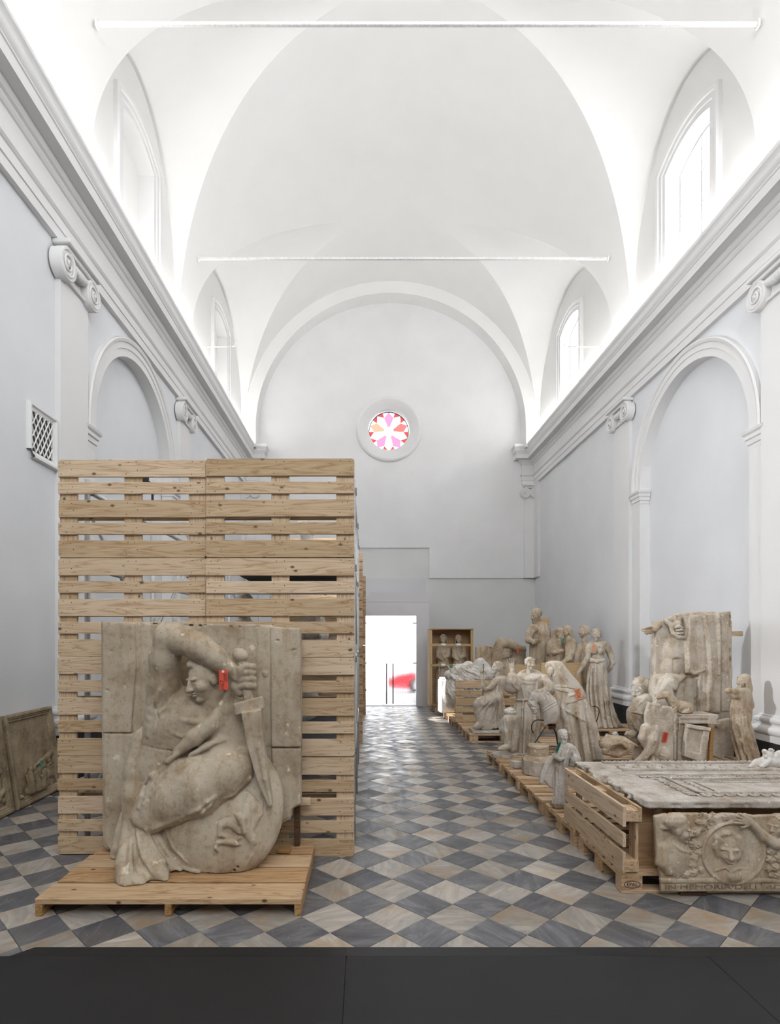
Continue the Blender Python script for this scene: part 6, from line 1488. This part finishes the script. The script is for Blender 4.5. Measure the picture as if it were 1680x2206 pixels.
# ---- carved ceiling slab lying flat, and the memorial panel in front of it
SZ = .640
def carved_slab():
    root = thing('carved_slab', 'flat carved plaster slab with leaf mouldings and a broken edge', 'slab', (2.9, 4.6, SZ-.055))
    rx, ry, rz = root.location; rnd = random.Random(3)
    g = Sculpt.local((1.86-rx, 3.93-ry, -.02), (4.20-rx, 5.32-ry, .075), .0095); g.T = Tr(2, 1.0)
    g.box_w((3.03-rx, 4.6275-ry, .0275), (1.12, .6425, .0275), None, .004)
    for i in range(60): g.ell_w((1.915+rnd.gauss(0, .018)-rx, 3.97+1.31*i/59-ry, rnd.uniform(-.02, .05)), (rnd.uniform(.015, .055), rnd.uniform(.012, .04), rnd.uniform(.02, .05)), rotm(rnd.uniform(-40, 40)), .004, 'sub')
    for i in range(26): g.ell_w((rnd.uniform(1.95, 4.1)-rx, 3.984-ry, rnd.uniform(-.02, .03)), (rnd.uniform(.02, .09), .012, rnd.uniform(.01, .022)), None, .004, 'sub')
    part(root, 'slab', g, 'stone_grey', 4, .0008).location = (0, 0, 0)
    def bar(x0, x1, y0, y1, h, nm='moulding', mt='stone_grey'):
        obj(nm, MB().box(((x0+x1)/2-rx, (y0+y1)/2-ry, .055+h/2), ((x1-x0)/2, (y1-y0)/2, h/2), .004).me(nm, M[mt]), root)
    bar(2.14, 4.15, 5.17, 5.185, .022); bar(2.20, 4.15, 5.075, 5.09, .016); bar(2.18, 4.15, 4.885, 4.90, .022); bar(2.22, 4.15, 4.73, 4.745, .014)
    bar(2.40, 4.15, 4.60, 4.615, .016); bar(2.40, 2.415, 4.16, 4.60, .016); bar(2.36, 2.372, 4.10, 4.66, .012); bar(2.40, 4.15, 4.16, 4.175, .016); bar(2.56, 4.15, 4.50, 4.512, .010); bar(2.56, 2.572, 4.24, 4.50, .010)
    def leaves(a, b, w, step, nm='leaf_band'):
        """a band of curled leaves between two points on the slab"""
        a, b = Vector(a), Vector(b); d = (b-a); L_ = d.length; d /= L_; p = Vector((-d.y, d.x)); mb = MB(); k = int(L_/step)
        for i in range(k):
            c = a+d*(i+.5)*step; pts = []
            sg = 1 if i % 2 else -1
            for q in np.linspace(0, 1, 7):
                an = q*4.2; r = w*.42*(1-.62*q); o_ = c+d*(r*math.cos(an)*.9)+p*sg*(r*math.sin(an)); pts.append((o_.x-rx, o_.y-ry, .058+.008*q))
            mb.tube(pts, [w*.11, w*.14, w*.14, w*.12, w*.11, w*.10, w*.09], 5)
            e0 = c-d*step*.45+p*w*.4*-sg; e1 = c+d*step*.3+p*w*.1*sg; mb.tube([(e0.x-rx, e0.y-ry, .058), (((e0+e1)/2).x-rx, ((e0+e1)/2).y-ry, .066), (e1.x-rx, e1.y-ry, .06)], [w*.05, w*.12, w*.05], 5)
        o = obj(nm, mb.me(nm, M['stone_grey'], True), root); o['kind'] = 'stuff'
    leaves((2.14, 5.225), (4.15, 5.225), .065, .036); leaves((2.20, 4.985), (4.15, 4.985), .15, .062); leaves((2.3, 5.13), (4.15, 5.13), .028, .02); leaves((2.22, 4.66), (4.15, 4.66), .055, .03); leaves((2.40, 4.115), (4.15, 4.115), .08, .042); leaves((2.33, 4.10), (2.33, 4.64), .075, .042); leaves((2.60, 4.545), (4.15, 4.545), .024, .022); leaves((2.50, 4.2), (2.50, 4.56), .03, .03)
    bx = thing('support_crate', 'plain brown crate hidden under the carved slab', 'crate', (3.15, 4.72, DK))
    obj('body', MB().box((0, 0, .215), (.85, .40, .213), .003).me('body', M['brown_board']), bx)
    for x in (-.8, 0, .8): obj('batten', MB().box((x, -.41, .215), (.03, .01, .2), .002).me('batten', M['pine_old']), bx)
def memorial():
    T = Tr(5, 3.93); root = thing('memorial_panel', 'carved memorial panel with a portrait medallion, roses and lettering', 'relief', (2.7, 3.95, .03))
    s = Sculpt(T, 690, 420, 2160, 1075, -75, 60, .0056)
    s.poly([(728, 482), (852, 456), (1130, 462), (1420, 462), (1480, 476), (1660, 470), (1800, 462), (2130, 462), (2130, 1046), (780, 1048), (776, 960), (748, 780)], 0, 40, 5)
    s.poly([(772, 952), (2130, 952), (2130, 984), (776, 984)], -12, 20, 5); s.poly([(776, 986), (2130, 986), (2130, 1047), (780, 1049)], -5, 20, 4)
    for i in range(40): s.ell((730+i*35, 466+random.uniform(-12, 4), random.uniform(0, 40)), (14, 30, random.uniform(4, 10)), k=2, mode='sub')
    s.ell((1200, 470, 0), (30, 40, 22), k=4, mode='sub')
    # medallion
    s.ell((1330, 762, 6), (240, 22, 236), k=3); s.ell((1330, 762, -22), (208, 24, 204), k=5, mode='sub')
    s.ch([(1330+230*math.cos(w), 762+228*math.sin(w), -8, 11) for w in np.linspace(0, 2*PI, 49)], 3)
    s.head((1282, 728, 52), 258, yaw=-18, pitch=2, neck=False, k=.07)
    for i in range(90):
        a = PI*(-.02+1.04*random.random()); f = random.uniform(.74, .98); x, y = 1284-100*f*math.cos(a), 700-112*f*math.sin(a)
        s.ell((x, y, -22+34*(f-.72)/.34+16*abs(math.cos(a))), (22, 13, 12), roll=math.degrees(a)-90+random.uniform(-35, 35), k=5)
    s.ell((1284, 690, 30), (108, 62, 118), k=14); s.ch([(1198, 650, -14, 24), (1192, 720, -8, 20), (1204, 780, -2, 12)], 10); s.ch([(1372, 650, -14, 24), (1380, 730, -8, 20), (1372, 800, -2, 12)], 10); s.head((1280, 732, 44), 250, yaw=-18, pitch=2, neck=False, k=.07)
    s.ch([(1296, 850, 22, 56), (1310, 920, 14, 66)], 14); s.ell((1322, 940, 6), (165, 30, 62), k=14); s.fold([(1180, 900), (1270, 870), (1300, 900)], 9, .4, 5); s.fold([(1440, 880), (1360, 880), (1310, 910)], 9, .4, 5); s.fold([(1480, 920), (1520, 900)], 8, .4, 5)
    # profile bust with cap
    s.head((918, 588, 0), 195, yaw=66, pitch=4, neck=True, k=.05); s.ell((885, 520, -4), (92, 62, 58), roll=8, k=8); [s.fold([(810+i*30, 560), (830+i*26, 500), (880+i*12, 470)], 8, .4, 5) for i in range(5)]; s.ch([(800, 570, 0, 20), (880, 560, -26, 20), (985, 535, -16, 16)], 6)
    s.ell((890, 790, 2), (108, 42, 150), k=16); s.ch([(800, 720, 4, 40), (790, 830, 2, 46), (840, 900, -4, 30)], 14); s.fold([(880, 700), (940, 740), (1000, 760)], 10, .3, 10)
    s.hand((800, 830, -20), (880, 800, -26), 1, 1, .3)
    def rose(x, y, r, d=-6):
        s.ell((x, y, d+8), (r, r*.7, r*.95), k=5)
        for i in range(5): a = i*1.257+x; s.ell((x+r*.62*math.cos(a), y+r*.62*math.sin(a), d-2), (r*.42, r*.34, r*.36), roll=math.degrees(-a), k=2)
        s.ell((x, y, d-r*.45), (r*.28, r*.25, r*.28), k=2); s.ell((x, y, d-r*.72), (r*.12, r*.15, r*.12), k=1, mode='sub')
    for x, y, r in ((1040, 605, 40), (1020, 690, 34), (1065, 700, 26), (1030, 800, 34), (1022, 850, 30), (1060, 760, 26), (1030, 910, 30), (970, 925, 30), (900, 920, 32), (830, 900, 32), (865, 860, 26), (930, 870, 28), (800, 870, 22), (1085, 890, 24), (1105, 540, 30), (1060, 530, 22), (1150, 505, 26), (1270, 490, 28), (1090, 580, 20), (1000, 760, 20), (1615, 745, 38), (1660, 800, 34), (1600, 810, 30), (1640, 870, 34), (1590, 880, 26), (1660, 930, 30), (1610, 930, 22), (1560, 700, 22), (1720, 860, 34), (1740, 760, 30)): rose(x, y, r)
    for i in range(46):
        x, y = random.choice([(1040, 700), (930, 900), (1120, 530), (1640, 830)]); x += random.uniform(-70, 70); y += random.uniform(-90, 60); s.ell((x, y, -2), (random.uniform(10, 20), 9, random.uniform(5, 9)), roll=random.uniform(0, 180), k=2)
    # reaching arm and second head
    s.ch([(1760, 660, 0, 46), (1640, 690, -14, 42), (1560, 640, -22, 36), (1490, 560, -26, 26), (1460, 530, -26, 22)], 10); s.hand((1465, 530, -28), (1335, 492, -30), 1, -1, .2)
    s.head((1655, 562, 4), 180, yaw=-60, pitch=0, k=.05, hair='wavy'); s.ell((1760, 760, 14), (120, 40, 160), k=14)
    s.floor(.03); part(root, 'carved_panel', s, 'stone_warm', 1, .0008)
    txt = "IN\u00b7MEMORIA\u00b7DELL'\u00b7AD"; W0, W1 = 815, 1690; u = T.u
    me = text_me(txt, .046, M['stone_dark'], .0045); co = np.array([v.co for v in me.vertices]); w = co[:, 0].max()-co[:, 0].min(); k = (W1-W0)*u/w
    for v in me.vertices: v.co.x *= k
    p = T.P((W0+W1)/2, 1017, -6)-np.array(root.location); o = obj('lettering', me, root, p, (PI/2, 0, 0))
    for x in (2.25, 3.1): wood_block('thin packing batten under the memorial panel, %s' % ('at its lettered corner' if x < 3 else 'toward the wall'), (x, 3.965, .0152), (.09, .018, .0142), 'dark_wood')
def cherub():
    T = Tr(4, 5.0); root = st('cherub_fragment', 'pale plaster cherub fragment lying on the carved slab', T, 1540, 'statue fragment', z=SZ)
    s = Sculpt(T, 1340, 1480, 1900, 1720, -170, 170, .0075)
    s.ch([(1390, 1690, -30, 26), (1460, 1660, -20, 50), (1560, 1640, 0, 66), (1680, 1640, 0, 80), (1800, 1650, 0, 80)], 16); s.ell((1560, 1575, -10), (46, 46, 44), k=8); s.ell((1525, 1535, -6), (24, 30, 26), k=6); s.ell((1590, 1550, -10), (28, 30, 26), k=6); s.ell((1540, 1590, -50), (16, 14, 14), k=3)
    s.ch([(1570, 1620, -50, 26), (1540, 1660, -70, 24), (1500, 1690, -80, 20)], 8); s.ch([(1620, 1600, -20, 40), (1680, 1570, -20, 44), (1760, 1560, -10, 50)], 12)
    for i in range(20): s.ell((random.uniform(1510, 1620), random.uniform(1510, 1560), random.uniform(-40, 20)), (12, 12, 11), k=3)
    s.floor(SZ); part(root, 'cherub', s, 'stone_pale', 1, .0008)
tall_relief(); veiled_head(); crouching(); tagged_block(); altar(); lamb(); leaning_lady(); carved_slab(); memorial(); cherub()
# ================================================================== statues on the far pallet row
def bearded_man():
    T = Tr(2, 12.3); root = st('bearded_man', 'tall plaster bearded man in a mantle, hand laid on his chest', T, 985)
    s = Sculpt(T, 850, 205, 1110, 1010, -110, 110, .0125)
    s.loft([(222, 985, 34, 34, 0), (250, 990, 66, 48, 0), (300, 988, 82, 60, 0), (400, 985, 84, 64, 0), (560, 985, 86, 66, 0), (800, 985, 88, 68, 0), (985, 985, 92, 72, 0)], [(11, 7, .4, 1.0, 400, 985)], k=6)
    s.ch([(925, 275, -25, 34), (898, 320, -35, 32), (890, 370, -45, 26), (925, 385, -60, 20), (955, 372, -64, 17)], 10); s.ch([(900, 330, -40, 26), (920, 300, -58, 19), (940, 290, -62, 16)], 8)
    for p in ([(1035, 235), (1055, 330), (1062, 560)], [(1005, 300), (1015, 420), (1010, 600)], [(960, 390), (965, 480), (960, 600)], [(925, 400), (920, 500), (918, 600)], [(990, 260), (960, 340), (940, 400)]): s.fold(p, 9, .45, 6)
    for p in ([(985, 330), (990, 450), (985, 600)], [(1035, 330), (1040, 600)], [(940, 420), (940, 600)]): s.groove(p, 6, 5)
    s.floor(DK); part(root, 'mantle', s, 'stone_warm', 1)
    s = Sculpt(T, 885, 95, 1015, 260, -70, 70, .0075); s.head((950, 172, -5), 108, yaw=-66, pitch=12, hair='short', beard=True); part(root, 'head', s, 'stone_warm', 2, .0006)
    s = Sculpt(T, 880, 255, 985, 400, -100, -30, .0066); s.hand((915, 312, -62), (962, 272, -68), .9, -1, .3); part(root, 'hand', s, 'stone_warm', 3, .0004)
    s = Sculpt(T, 900, 345, 1005, 410, -100, -30, .0066); s.hand((930, 384, -62), (985, 372, -66), .9, 1, .4); part(root, 'hand', s, 'stone_warm', 4, .0004)
    hang_tag(root, T, 903, 378, -72, 14, 26, 20, 'tag_green', False)
def embracing_pair():
    T = Tr(2, 11.8); root = st('embracing_pair', 'two plaster women leaning together, one hooded, one with long hair', T, 1165)
    s = Sculpt(T, 1020, 235, 1290, 1030, -110, 110, .0125)
    s.loft([(268, 1132, 26, 26, -10), (290, 1130, 40, 40, -10), (340, 1122, 44, 42, -5), (390, 1105, 58, 46, 0), (480, 1095, 60, 52, 0), (590, 1105, 64, 56, 0), (1015, 1110, 72, 62, 0)], [(9, 6, .2, 1, 420, 1015)], k=6)
    s.loft([(330, 1208, 34, 34, 0), (365, 1212, 52, 44, 0), (450, 1215, 54, 48, 0), (590, 1208, 54, 52, 0), (1015, 1215, 68, 60, 0)], [(9, 6, 1.2, 1, 420, 1015)], k=6)
    s.ch([(1248, 390, -10, 28), (1252, 450, -30, 28), (1215, 520, -55, 22), (1165, 550, -62, 18)], 8); s.ch([(1070, 400, -10, 30), (1060, 470, -30, 26), (1100, 470, -60, 18), (1160, 455, -62, 15)], 8)
    s.ell((1135, 330, -52), (22, 30, 38), roll=-20, k=6, mode='sub')
    for p in ([(1080, 420), (1070, 520), (1080, 640)], [(1130, 470), (1140, 600)], [(1230, 420), (1235, 600)], [(1190, 400), (1190, 480), (1180, 600)], [(1110, 290), (1090, 340), (1075, 400)]): s.fold(p, 8, .45, 6)
    s.floor(DK); part(root, 'robes', s, 'stone_warm', 1)
    s = Sculpt(T, 1140, 235, 1270, 420, -80, 80, .0075); s.head((1193, 302, -15), 96, yaw=-60, pitch=16, hair='long'); part(root, 'long_haired_head', s, 'stone_warm', 2, .0005)
    s = Sculpt(T, 1090, 270, 1175, 400, -90, 40, .0075); s.head((1138, 330, -22), 92, yaw=40, pitch=20, neck=False); part(root, 'hooded_face', s, 'stone_warm', 3, .0005)
    hang_tag(root, T, 1165, 372, -72, 16, 36, 0, 'tag_green', False)
def profile_woman():
    T = Tr(2, 11.15); root = st('profile_woman', 'plaster woman in profile with gathered hair between the pair and the bare-shouldered woman', T, 1335)
    s = Sculpt(T, 1215, 375, 1420, 1040, -95, 95, .0125)
    s.loft([(385, 1350, 22, 24, 0), (405, 1348, 42, 36, 0), (450, 1340, 54, 46, 0), (520, 1325, 56, 48, 0), (600, 1318, 58, 52, 0), (1020, 1318, 72, 60, 0)], [(9, 6, .7, 1, 430, 1020)], k=6)
    s.ch([(1310, 420, -20, 26), (1290, 480, -35, 24), (1280, 560, -35, 22), (1300, 620, -45, 16)], 8)
    for p in ([(1370, 430), (1365, 560), (1350, 640)], [(1330, 430), (1325, 520), (1320, 640)], [(1295, 440), (1275, 560)]): s.fold(p, 8, .45, 6)
    s.floor(DK); part(root, 'robe', s, 'stone_warm', 1)
    s = Sculpt(T, 1265, 235, 1400, 430, -75, 75, .0075); s.head((1332, 303, -5), 100, yaw=-70, pitch=-4, hair='bun'); part(root, 'head', s, 'stone_warm', 2, .0005)
def bare_woman():
    T = Tr(2, 10.6); root = st('bare_shouldered_woman', 'standing plaster woman with bare torso and long trailing skirt, orange tag', T, 1450)
    s = Sculpt(T, 1240, 370, 1610, 700, -95, 95, .0092)
    s.loft([(392, 1450, 30, 26, 0), (412, 1450, 66, 38, 0), (440, 1448, 64, 42, 0), (490, 1445, 52, 38, 0), (530, 1443, 50, 38, 0), (560, 1443, 62, 46, 0)], k=8, cap=10)
    s.ch([(1440, 395, 0, 24), (1400, 405, 0, 28), (1378, 430, 0, 28)], 12); s.ch([(1378, 425, 0, 27), (1368, 500, -8, 24), (1335, 565, -18, 20), (1295, 628, -28, 13)], 8); s.ch([(1460, 395, 0, 24), (1500, 405, 0, 28), (1522, 425, 0, 28), (1552, 495, 5, 24), (1568, 545, 10, 22), (1548, 590, 22, 18), (1525, 620, 35, 14)], 8)
    s.ell((1415, 458, -36), (25, 22, 24), k=8); s.ell((1468, 462, -36), (25, 22, 24), k=8); s.groove([(1442, 480), (1442, 540)], 4, 5)
    s.hand((1296, 626, -28), (1262, 672, -34), .9, 1, .3); part(root, 'torso', s, 'stone', 1, .0008)
    s = Sculpt(T, 1320, 500, 1690, 1090, -120, 120, .011)
    s.loft([(528, 1444, 58, 46, 0), (560, 1444, 68, 52, 0), (640, 1442, 76, 58, 0), (760, 1450, 80, 62, 0), (900, 1465, 82, 64, 0), (1020, 1485, 86, 70, 0), (1072, 1500, 100, 76, 0)], [(13, 7, .3, -1.2, 560, 1072)], k=6)
    s.ch(ring(1444, 540, 0, 62, 48, 12, 20, 6), 4); s.ch([(1390, 520, -30, 10), (1440, 545, -52, 12), (1500, 525, -34, 10)], 4)
    s.ch([(1520, 880, 0, 40), (1555, 980, 0, 40), (1600, 1045, 0, 26), (1655, 1066, 0, 12)], 14)
    for p in ([(1400, 580), (1390, 760), (1410, 950), (1430, 1060)], [(1430, 570), (1425, 760), (1450, 950), (1480, 1060)], [(1480, 570), (1490, 760), (1520, 940), (1600, 1060)], [(1510, 600), (1520, 800), (1560, 980)], [(1375, 640), (1365, 800), (1385, 900)]): s.fold(p, 9, .45, 6)
    for p in ([(1415, 600), (1408, 780), (1430, 1000)], [(1455, 590), (1460, 800), (1500, 1000), (1560, 1060)], [(1498, 620), (1508, 800), (1545, 960)]): s.groove(p, 7, 6)
    s.floor(DK); part(root, 'skirt', s, 'stone', 2)
    s = Sculpt(T, 1375, 255, 1500, 430, -75, 85, .0062); s.head((1436, 328, -8), 102, yaw=-16, pitch=0, hair='bun'); part(root, 'head', s, 'stone', 3, .0005)
    hang_tag(root, T, 1413, 434, -66, 24, 46, -25, 'tag_orange', False)
def arm_relief():
    T = Tr(2, 13.25); root = st('arm_raised_relief', 'smaller plaster relief of a man with his arm over his head, red tag', T, 650, 'relief')
    s = Sculpt(T, 440, 340, 900, 1000, -120, 70, .0125)
    s.poly([(465, 428), (540, 410), (590, 425), (640, 402), (862, 415), (866, 940), (470, 940)], 0, 50, 6); s.groove([(555, 415), (590, 440), (600, 520)], 9, 5)
    s.ch([(640, 560, -30, 46), (645, 440, -50, 42), (665, 390, -62, 38), (735, 400, -70, 36), (800, 425, -66, 28), (845, 440, -60, 24)], 10); s.ch([(840, 425, -64, 14), (858, 450, -60, 14), (845, 475, -58, 12)], 5)
    s.head((712, 478, -46), 104, yaw=-20, pitch=18, hair='short'); s.ell((700, 620, -20), (95, 60, 110), k=14); s.ell((790, 560, -20), (50, 50, 80), k=14); s.ell((700, 760, -20), (110, 60, 130), k=14)
    for p in ([(500, 430), (495, 560), (500, 700)], [(530, 430), (525, 560)], [(600, 520), (610, 640)]): s.fold(p, 9, .4, 6)
    s.floor(DK); part(root, 'relief', s, 'stone_warm', 1)
    hang_tag(root, T, 803, 455, -110, 15, 36, 0, 'tag_red', False)
def pale_heap():
    T = Tr(2, 12.25); root = st('pale_drapery_heap', 'heap of pale plaster drapery with a bent knee behind the edge-standing pallet', T, 420, 'statue fragment')
    s = Sculpt(T, 170, 500, 680, 1000, -150, 150, .0115)
    s.ell((400, 690, 0), (180, 100, 95), roll=12, k=20); s.ell((300, 790, 0), (105, 90, 150), k=20); s.ell((330, 610, -10), (90, 60, 46), roll=20, k=12); s.ell((260, 650, -20), (50, 60, 40), k=12); s.ell((440, 860, 20), (200, 110, 130), k=20); s.ch([(470, 640, -30, 50), (485, 560, -20, 36), (505, 545, -10, 32), (545, 600, 0, 44)], 12); s.ell((565, 650, -30), (62, 55, 62), k=12); s.ell((405, 570, 0), (40, 40, 34), k=10)
    rr = random.Random(11)
    for i in range(64):
        x = rr.uniform(215, 470); y = rr.uniform(560, 800); L_ = rr.uniform(40, 120); a = rr.uniform(-1.2, -.2); pts = [(x, y), (x+L_*.5*math.cos(a), y-L_*.5*math.sin(a)+rr.uniform(-12, 12)), (x+L_*math.cos(a), y-L_*math.sin(a))]
        s.fold(pts, rr.uniform(5, 9), .45, 2.5)
    for i in range(26):
        x = rr.uniform(230, 470); y = rr.uniform(600, 780); L_ = rr.uniform(60, 120); a = rr.uniform(-1.2, -.3); s.groove([(x, y), (x+L_*math.cos(a), y-L_*math.sin(a))], 6, 5)
    for i in range(6): s.fold([(530+i*14, 610), (525+i*16, 660), (535+i*13, 705)], 6, .5, 4)
    s.floor(DK); part(root, 'drapery', s, 'stone_pale', 1)
    hang_tag(root, Tr(2, 12.0), 270, 583, 0, 18, 26, 0, 'tag_green', False)
    p = Tr(2, 12.55).P(235, 790, 0)
    o = thing('white_wrapped_block', 'white wrapped block catching the light at the aisle edge before the crate', 'block', (float(p[0]), 12.72, DK), (0, 0, .12))
    b = MB().box((0, 0, .36), (.15, .15, .36), .02); obj('wrapped_body', b.me('wrapped_body', M['white_card']), o); b = MB().box((0, 0, .745), (.12, .12, .022), .01); obj('folded_top', b.me('folded_top', M['white_card']), o)
def seated_girl():
    T = Tr(2, 10.02); root = st('seated_girl', 'seated plaster girl in profile holding a thin staff on a flat base', T, 560)
    s = Sculpt(T, 420, 640, 740, 1090, -120, 130, .0092)
    s.loft([(655, 655, 24, 24, 0), (680, 660, 50, 38, 0), (720, 655, 52, 42, 0), (770, 640, 44, 38, 0), (800, 632, 48, 42, 0), (840, 628, 62, 52, 0), (940, 622, 72, 62, 10), (1070, 620, 82, 72, 10)], [(9, 6, .4, 1.5, 830, 1070)], k=8)
    s.ch([(625, 830, -15, 56), (560, 848, -45, 50), (500, 870, -55, 40), (478, 890, -55, 34)], 14); s.ch([(482, 885, -50, 36), (490, 960, -45, 34), (505, 1040, -45, 30), (480, 1062, -60, 22), (455, 1070, -70, 16)], 12); s.ch([(540, 880, -20, 50), (540, 980, -20, 54), (545, 1065, -20, 56)], 16)
    s.ch([(625, 695, -35, 24), (590, 745, -50, 21), (545, 768, -58, 17), (522, 735, -58, 14), (518, 680, -55, 12)], 7); s.ch([(670, 690, 30, 24), (640, 750, 40, 20), (570, 760, 20, 16), (535, 720, 10, 13)], 7)
    for p in ([(630, 830), (560, 900), (500, 1000)], [(640, 850), (600, 950), (560, 1060)], [(660, 860), (650, 960), (640, 1060)], [(590, 840), (530, 890), (485, 950)], [(690, 870), (690, 1060)], [(650, 690), (640, 750), (630, 800)]): s.fold(p, 8, .45, 6)
    for p in ([(610, 850), (560, 940), (520, 1040)], [(650, 880), (620, 980), (600, 1060)]): s.groove(p, 7, 6)
    s.ch([(690, 680, 10, 26), (712, 700, 15, 22), (705, 735, 15, 14)], 8); s.floor(DK+.05); part(root, 'figure', s, 'stone', 1)
    s = Sculpt(T, 575, 520, 725, 710, -75, 80, .006); s.head((635, 590, -5), 98, yaw=-74, pitch=-2, hair='bun'); part(root, 'head', s, 'stone', 2, .0005)
    s = Sculpt(T, 490, 570, 560, 720, -90, 0, .0055); s.hand((518, 690, -55), (524, 610, -58), .9, 1, .6); part(root, 'hand', s, 'stone', 3, .0004)
    P = lambda x, y, d: tuple(T.P(x, y, d)-np.array(root.location)); o = obj('staff', MB().tube([P(528, 560, -60), P(522, 850, -62)], .006, 8).me('staff', M['iron'], True), root)
    b = MB().box((0, 0, .025), (.285, .20, .025), .008); obj('base_slab', b.me('base_slab', M['stone_grey']), root)
def crate_ladies():
    for k, (cx, hx, lab) in enumerate(((203, 203, 'plaster lady with bowed head in the open crate, nearer the portal'), (332, 326, 'plaster lady facing out of the open crate, nearer the reliefs'))):
        T = Tr(2, 14.22); root = st('crated_lady', lab, T, cx, z=.175)
        s = Sculpt(T, cx-80, 385, cx+85, 905, -60, 60, .0125)
        s.loft([(396, cx, 22, 20, 0), (420, cx, 42, 34, 0), (480, cx, 48, 42, 0), (540, cx, 47, 44, 0), (600, cx, 48, 40, 0), (720, cx, 46, 42, 0), (885, cx, 50, 46, 0)], [(9, 6, k*1.0, 1, 540, 885)], k=5)
        s.ch([(cx-38, 440, -15, 18), (cx-42, 500, -30, 17), (cx-12, 525, -42, 14)], 6); s.ch([(cx+38, 440, -15, 18), (cx+42, 495, -30, 17), (cx+10, 510, -42, 14)], 6)
        for p in ([(cx-30, 430), (cx, 500), (cx+30, 540)], [(cx+30, 430), (cx+15, 480)], [(cx-40, 560), (cx-20, 700)], [(cx+10, 560), (cx+15, 720)]): s.fold(p, 6, .5, 5)
        s.floor(.175); part(root, 'robe', s, 'stone_warm', 1+k)
        s = Sculpt(T, hx-55, 310, hx+60, 450, -55, 55, .0085); s.head((hx, 360, -6), 72, yaw=-30 if k == 0 else 0, pitch=16 if k == 0 else 0, roll=8 if k == 0 else 0, hair='long'); part(root, 'head', s, 'stone_warm', 3+k, .0005)
def shelf_pieces():
    """plaster busts and fragments stored on the rack shelves"""
    s = Sculpt.local((-.26, -.2, 0), (.26, .2, .62), .011); T = Tr(2, 1.0); s.T = T
    s.ell_w((0, 0, .16), (.21, .12, .15), None, .04); s.cone_w((0, 0, .2), (0, 0, .36), .07, .06, .03); s.box_w((0, 0, .03), (.1, .09, .03), None, .008)
    s.ell_w((0, .01, .46), (.085, .1, .11)); s.ell_w((0, -.03, .40), (.065, .07, .09)); s.cone_w((0, -.10, .45), (0, -.125, .41), .012, .018, .01); s.ell_w((0, .02, .50), (.095, .11, .09))
    bust = s.mesh('bust', M['stone_pale'], (0, 0, 0), .001, 1)
    s = Sculpt.local((-.3, -.2, 0), (.3, .2, .42), .012); s.T = T
    s.ell_w((0, 0, .15), (.25, .15, .14), None, .03); s.cone_w((-.2, 0, .15), (.1, 0, .3), .07, .05, .04); s.ell_w((.12, -.02, .28), (.1, .09, .1), None, .03); s.cone_w((-.1, -.1, .1), (.2, -.12, .15), .04, .03, .02); s.floor(.012)
    frag = s.mesh('fragment', M['stone_pale'], (0, 0, 0), .001, 2)
    rk = [('near', 5.6, 7.9, -2.2, -.3), ('far', 10.7, 12.9, -2.1, -.3)]; rr = random.Random(5)
    for nm, y0, y1, x0, x1 in rk:
        for z, lev in ((.8485, 'lower'), (1.6485, 'middle'), (2.4485, 'upper')):
            for i in range(3):
                if nm == 'far' and i == 1: continue
                b = (i+int(z*2)) % 2 == 0; x = x0+(x1-x0)*(i+.5)/3+rr.uniform(-.1, .1); y = y0+.25+rr.uniform(0, .8)
                t = thing('stored_bust' if b else 'stored_fragment', 'pale plaster %s on the %s shelf of the %s pipe rack, %s' % ('bust' if b else 'fragment', lev, nm, ['vent side', 'in the middle', 'aisle side'][i]), 'statue' if b else 'statue fragment', (x, y, z), (0, 0, rr.uniform(-.5, .5)), 'plaster pieces stored on the racks')
                obj('bust_body' if b else 'fragment_body', bust if b else frag, t)
def frame_scenes():
    for fr, sd, w in ((FR2, 3, .89), (FR1, 8, .92)):
        rr = random.Random(sd); s = Sculpt.local((-w/2+.085, -.085, .085), (w/2-.085, .0, .885), .0055); s.T = Tr(2, 1.0); a = w/2-.09
        for i in range(26):
            x = rr.uniform(-a, a); hgt = .10+.16*(x/a*.5+.5)+.06*math.sin(x*9); s.ell_w((x, -.012, .09+rr.uniform(0, hgt)), (rr.uniform(.03, .08), rr.uniform(.012, .03), rr.uniform(.02, .05)), rotm(0, 0, rr.uniform(-40, 40)), .012)
        for fx, fh, lean in ((-.16, .26, 8), (-.03, .25, -12), (.06, .17, 20)):
            s.cone_w((fx, -.03, .12), (fx+lean*.002, -.035, .12+fh*.72), .045, .03, .015); s.ell_w((fx+lean*.003, -.042, .12+fh*.9), (.024, .022, .03), None, .008); s.cone_w((fx, -.04, .12+fh*.62), (fx+.06, -.05, .12+fh*.4), .014, .011, .006); s.cone_w((fx-.02, -.03, .10), (fx-.05, -.035, .30), .02, .012, .01)
        for i in range(40):
            x = rr.uniform(.08, a); s.ell_w((x, -.016, .14+rr.uniform(0, .22)), (.016, .012, .012), rotm(0, 0, rr.uniform(-60, 60)), .004)
        s.cone_w((-.02, -.01, .36), (a-.03, -.012, .44), .02, .035, .03)
        me = s.mesh('carved_scene', M['stone_dark'], (0, 0, 0), .0015, sd); obj('carved_scene', me, fr)
    o = obj('paper_tag', MB().box((0, 0, 0), (.018, .001, .035), .0004).me('paper_tag', M['tag_green']), FR2, (.02, -.07, .37), (0, .3, 0))
bearded_man(); embracing_pair(); profile_woman(); bare_woman(); arm_relief(); pale_heap(); seated_girl(); crate_ladies(); shelf_pieces(); frame_scenes()

print("SCULPT TRIANGLES", NTRI[0])
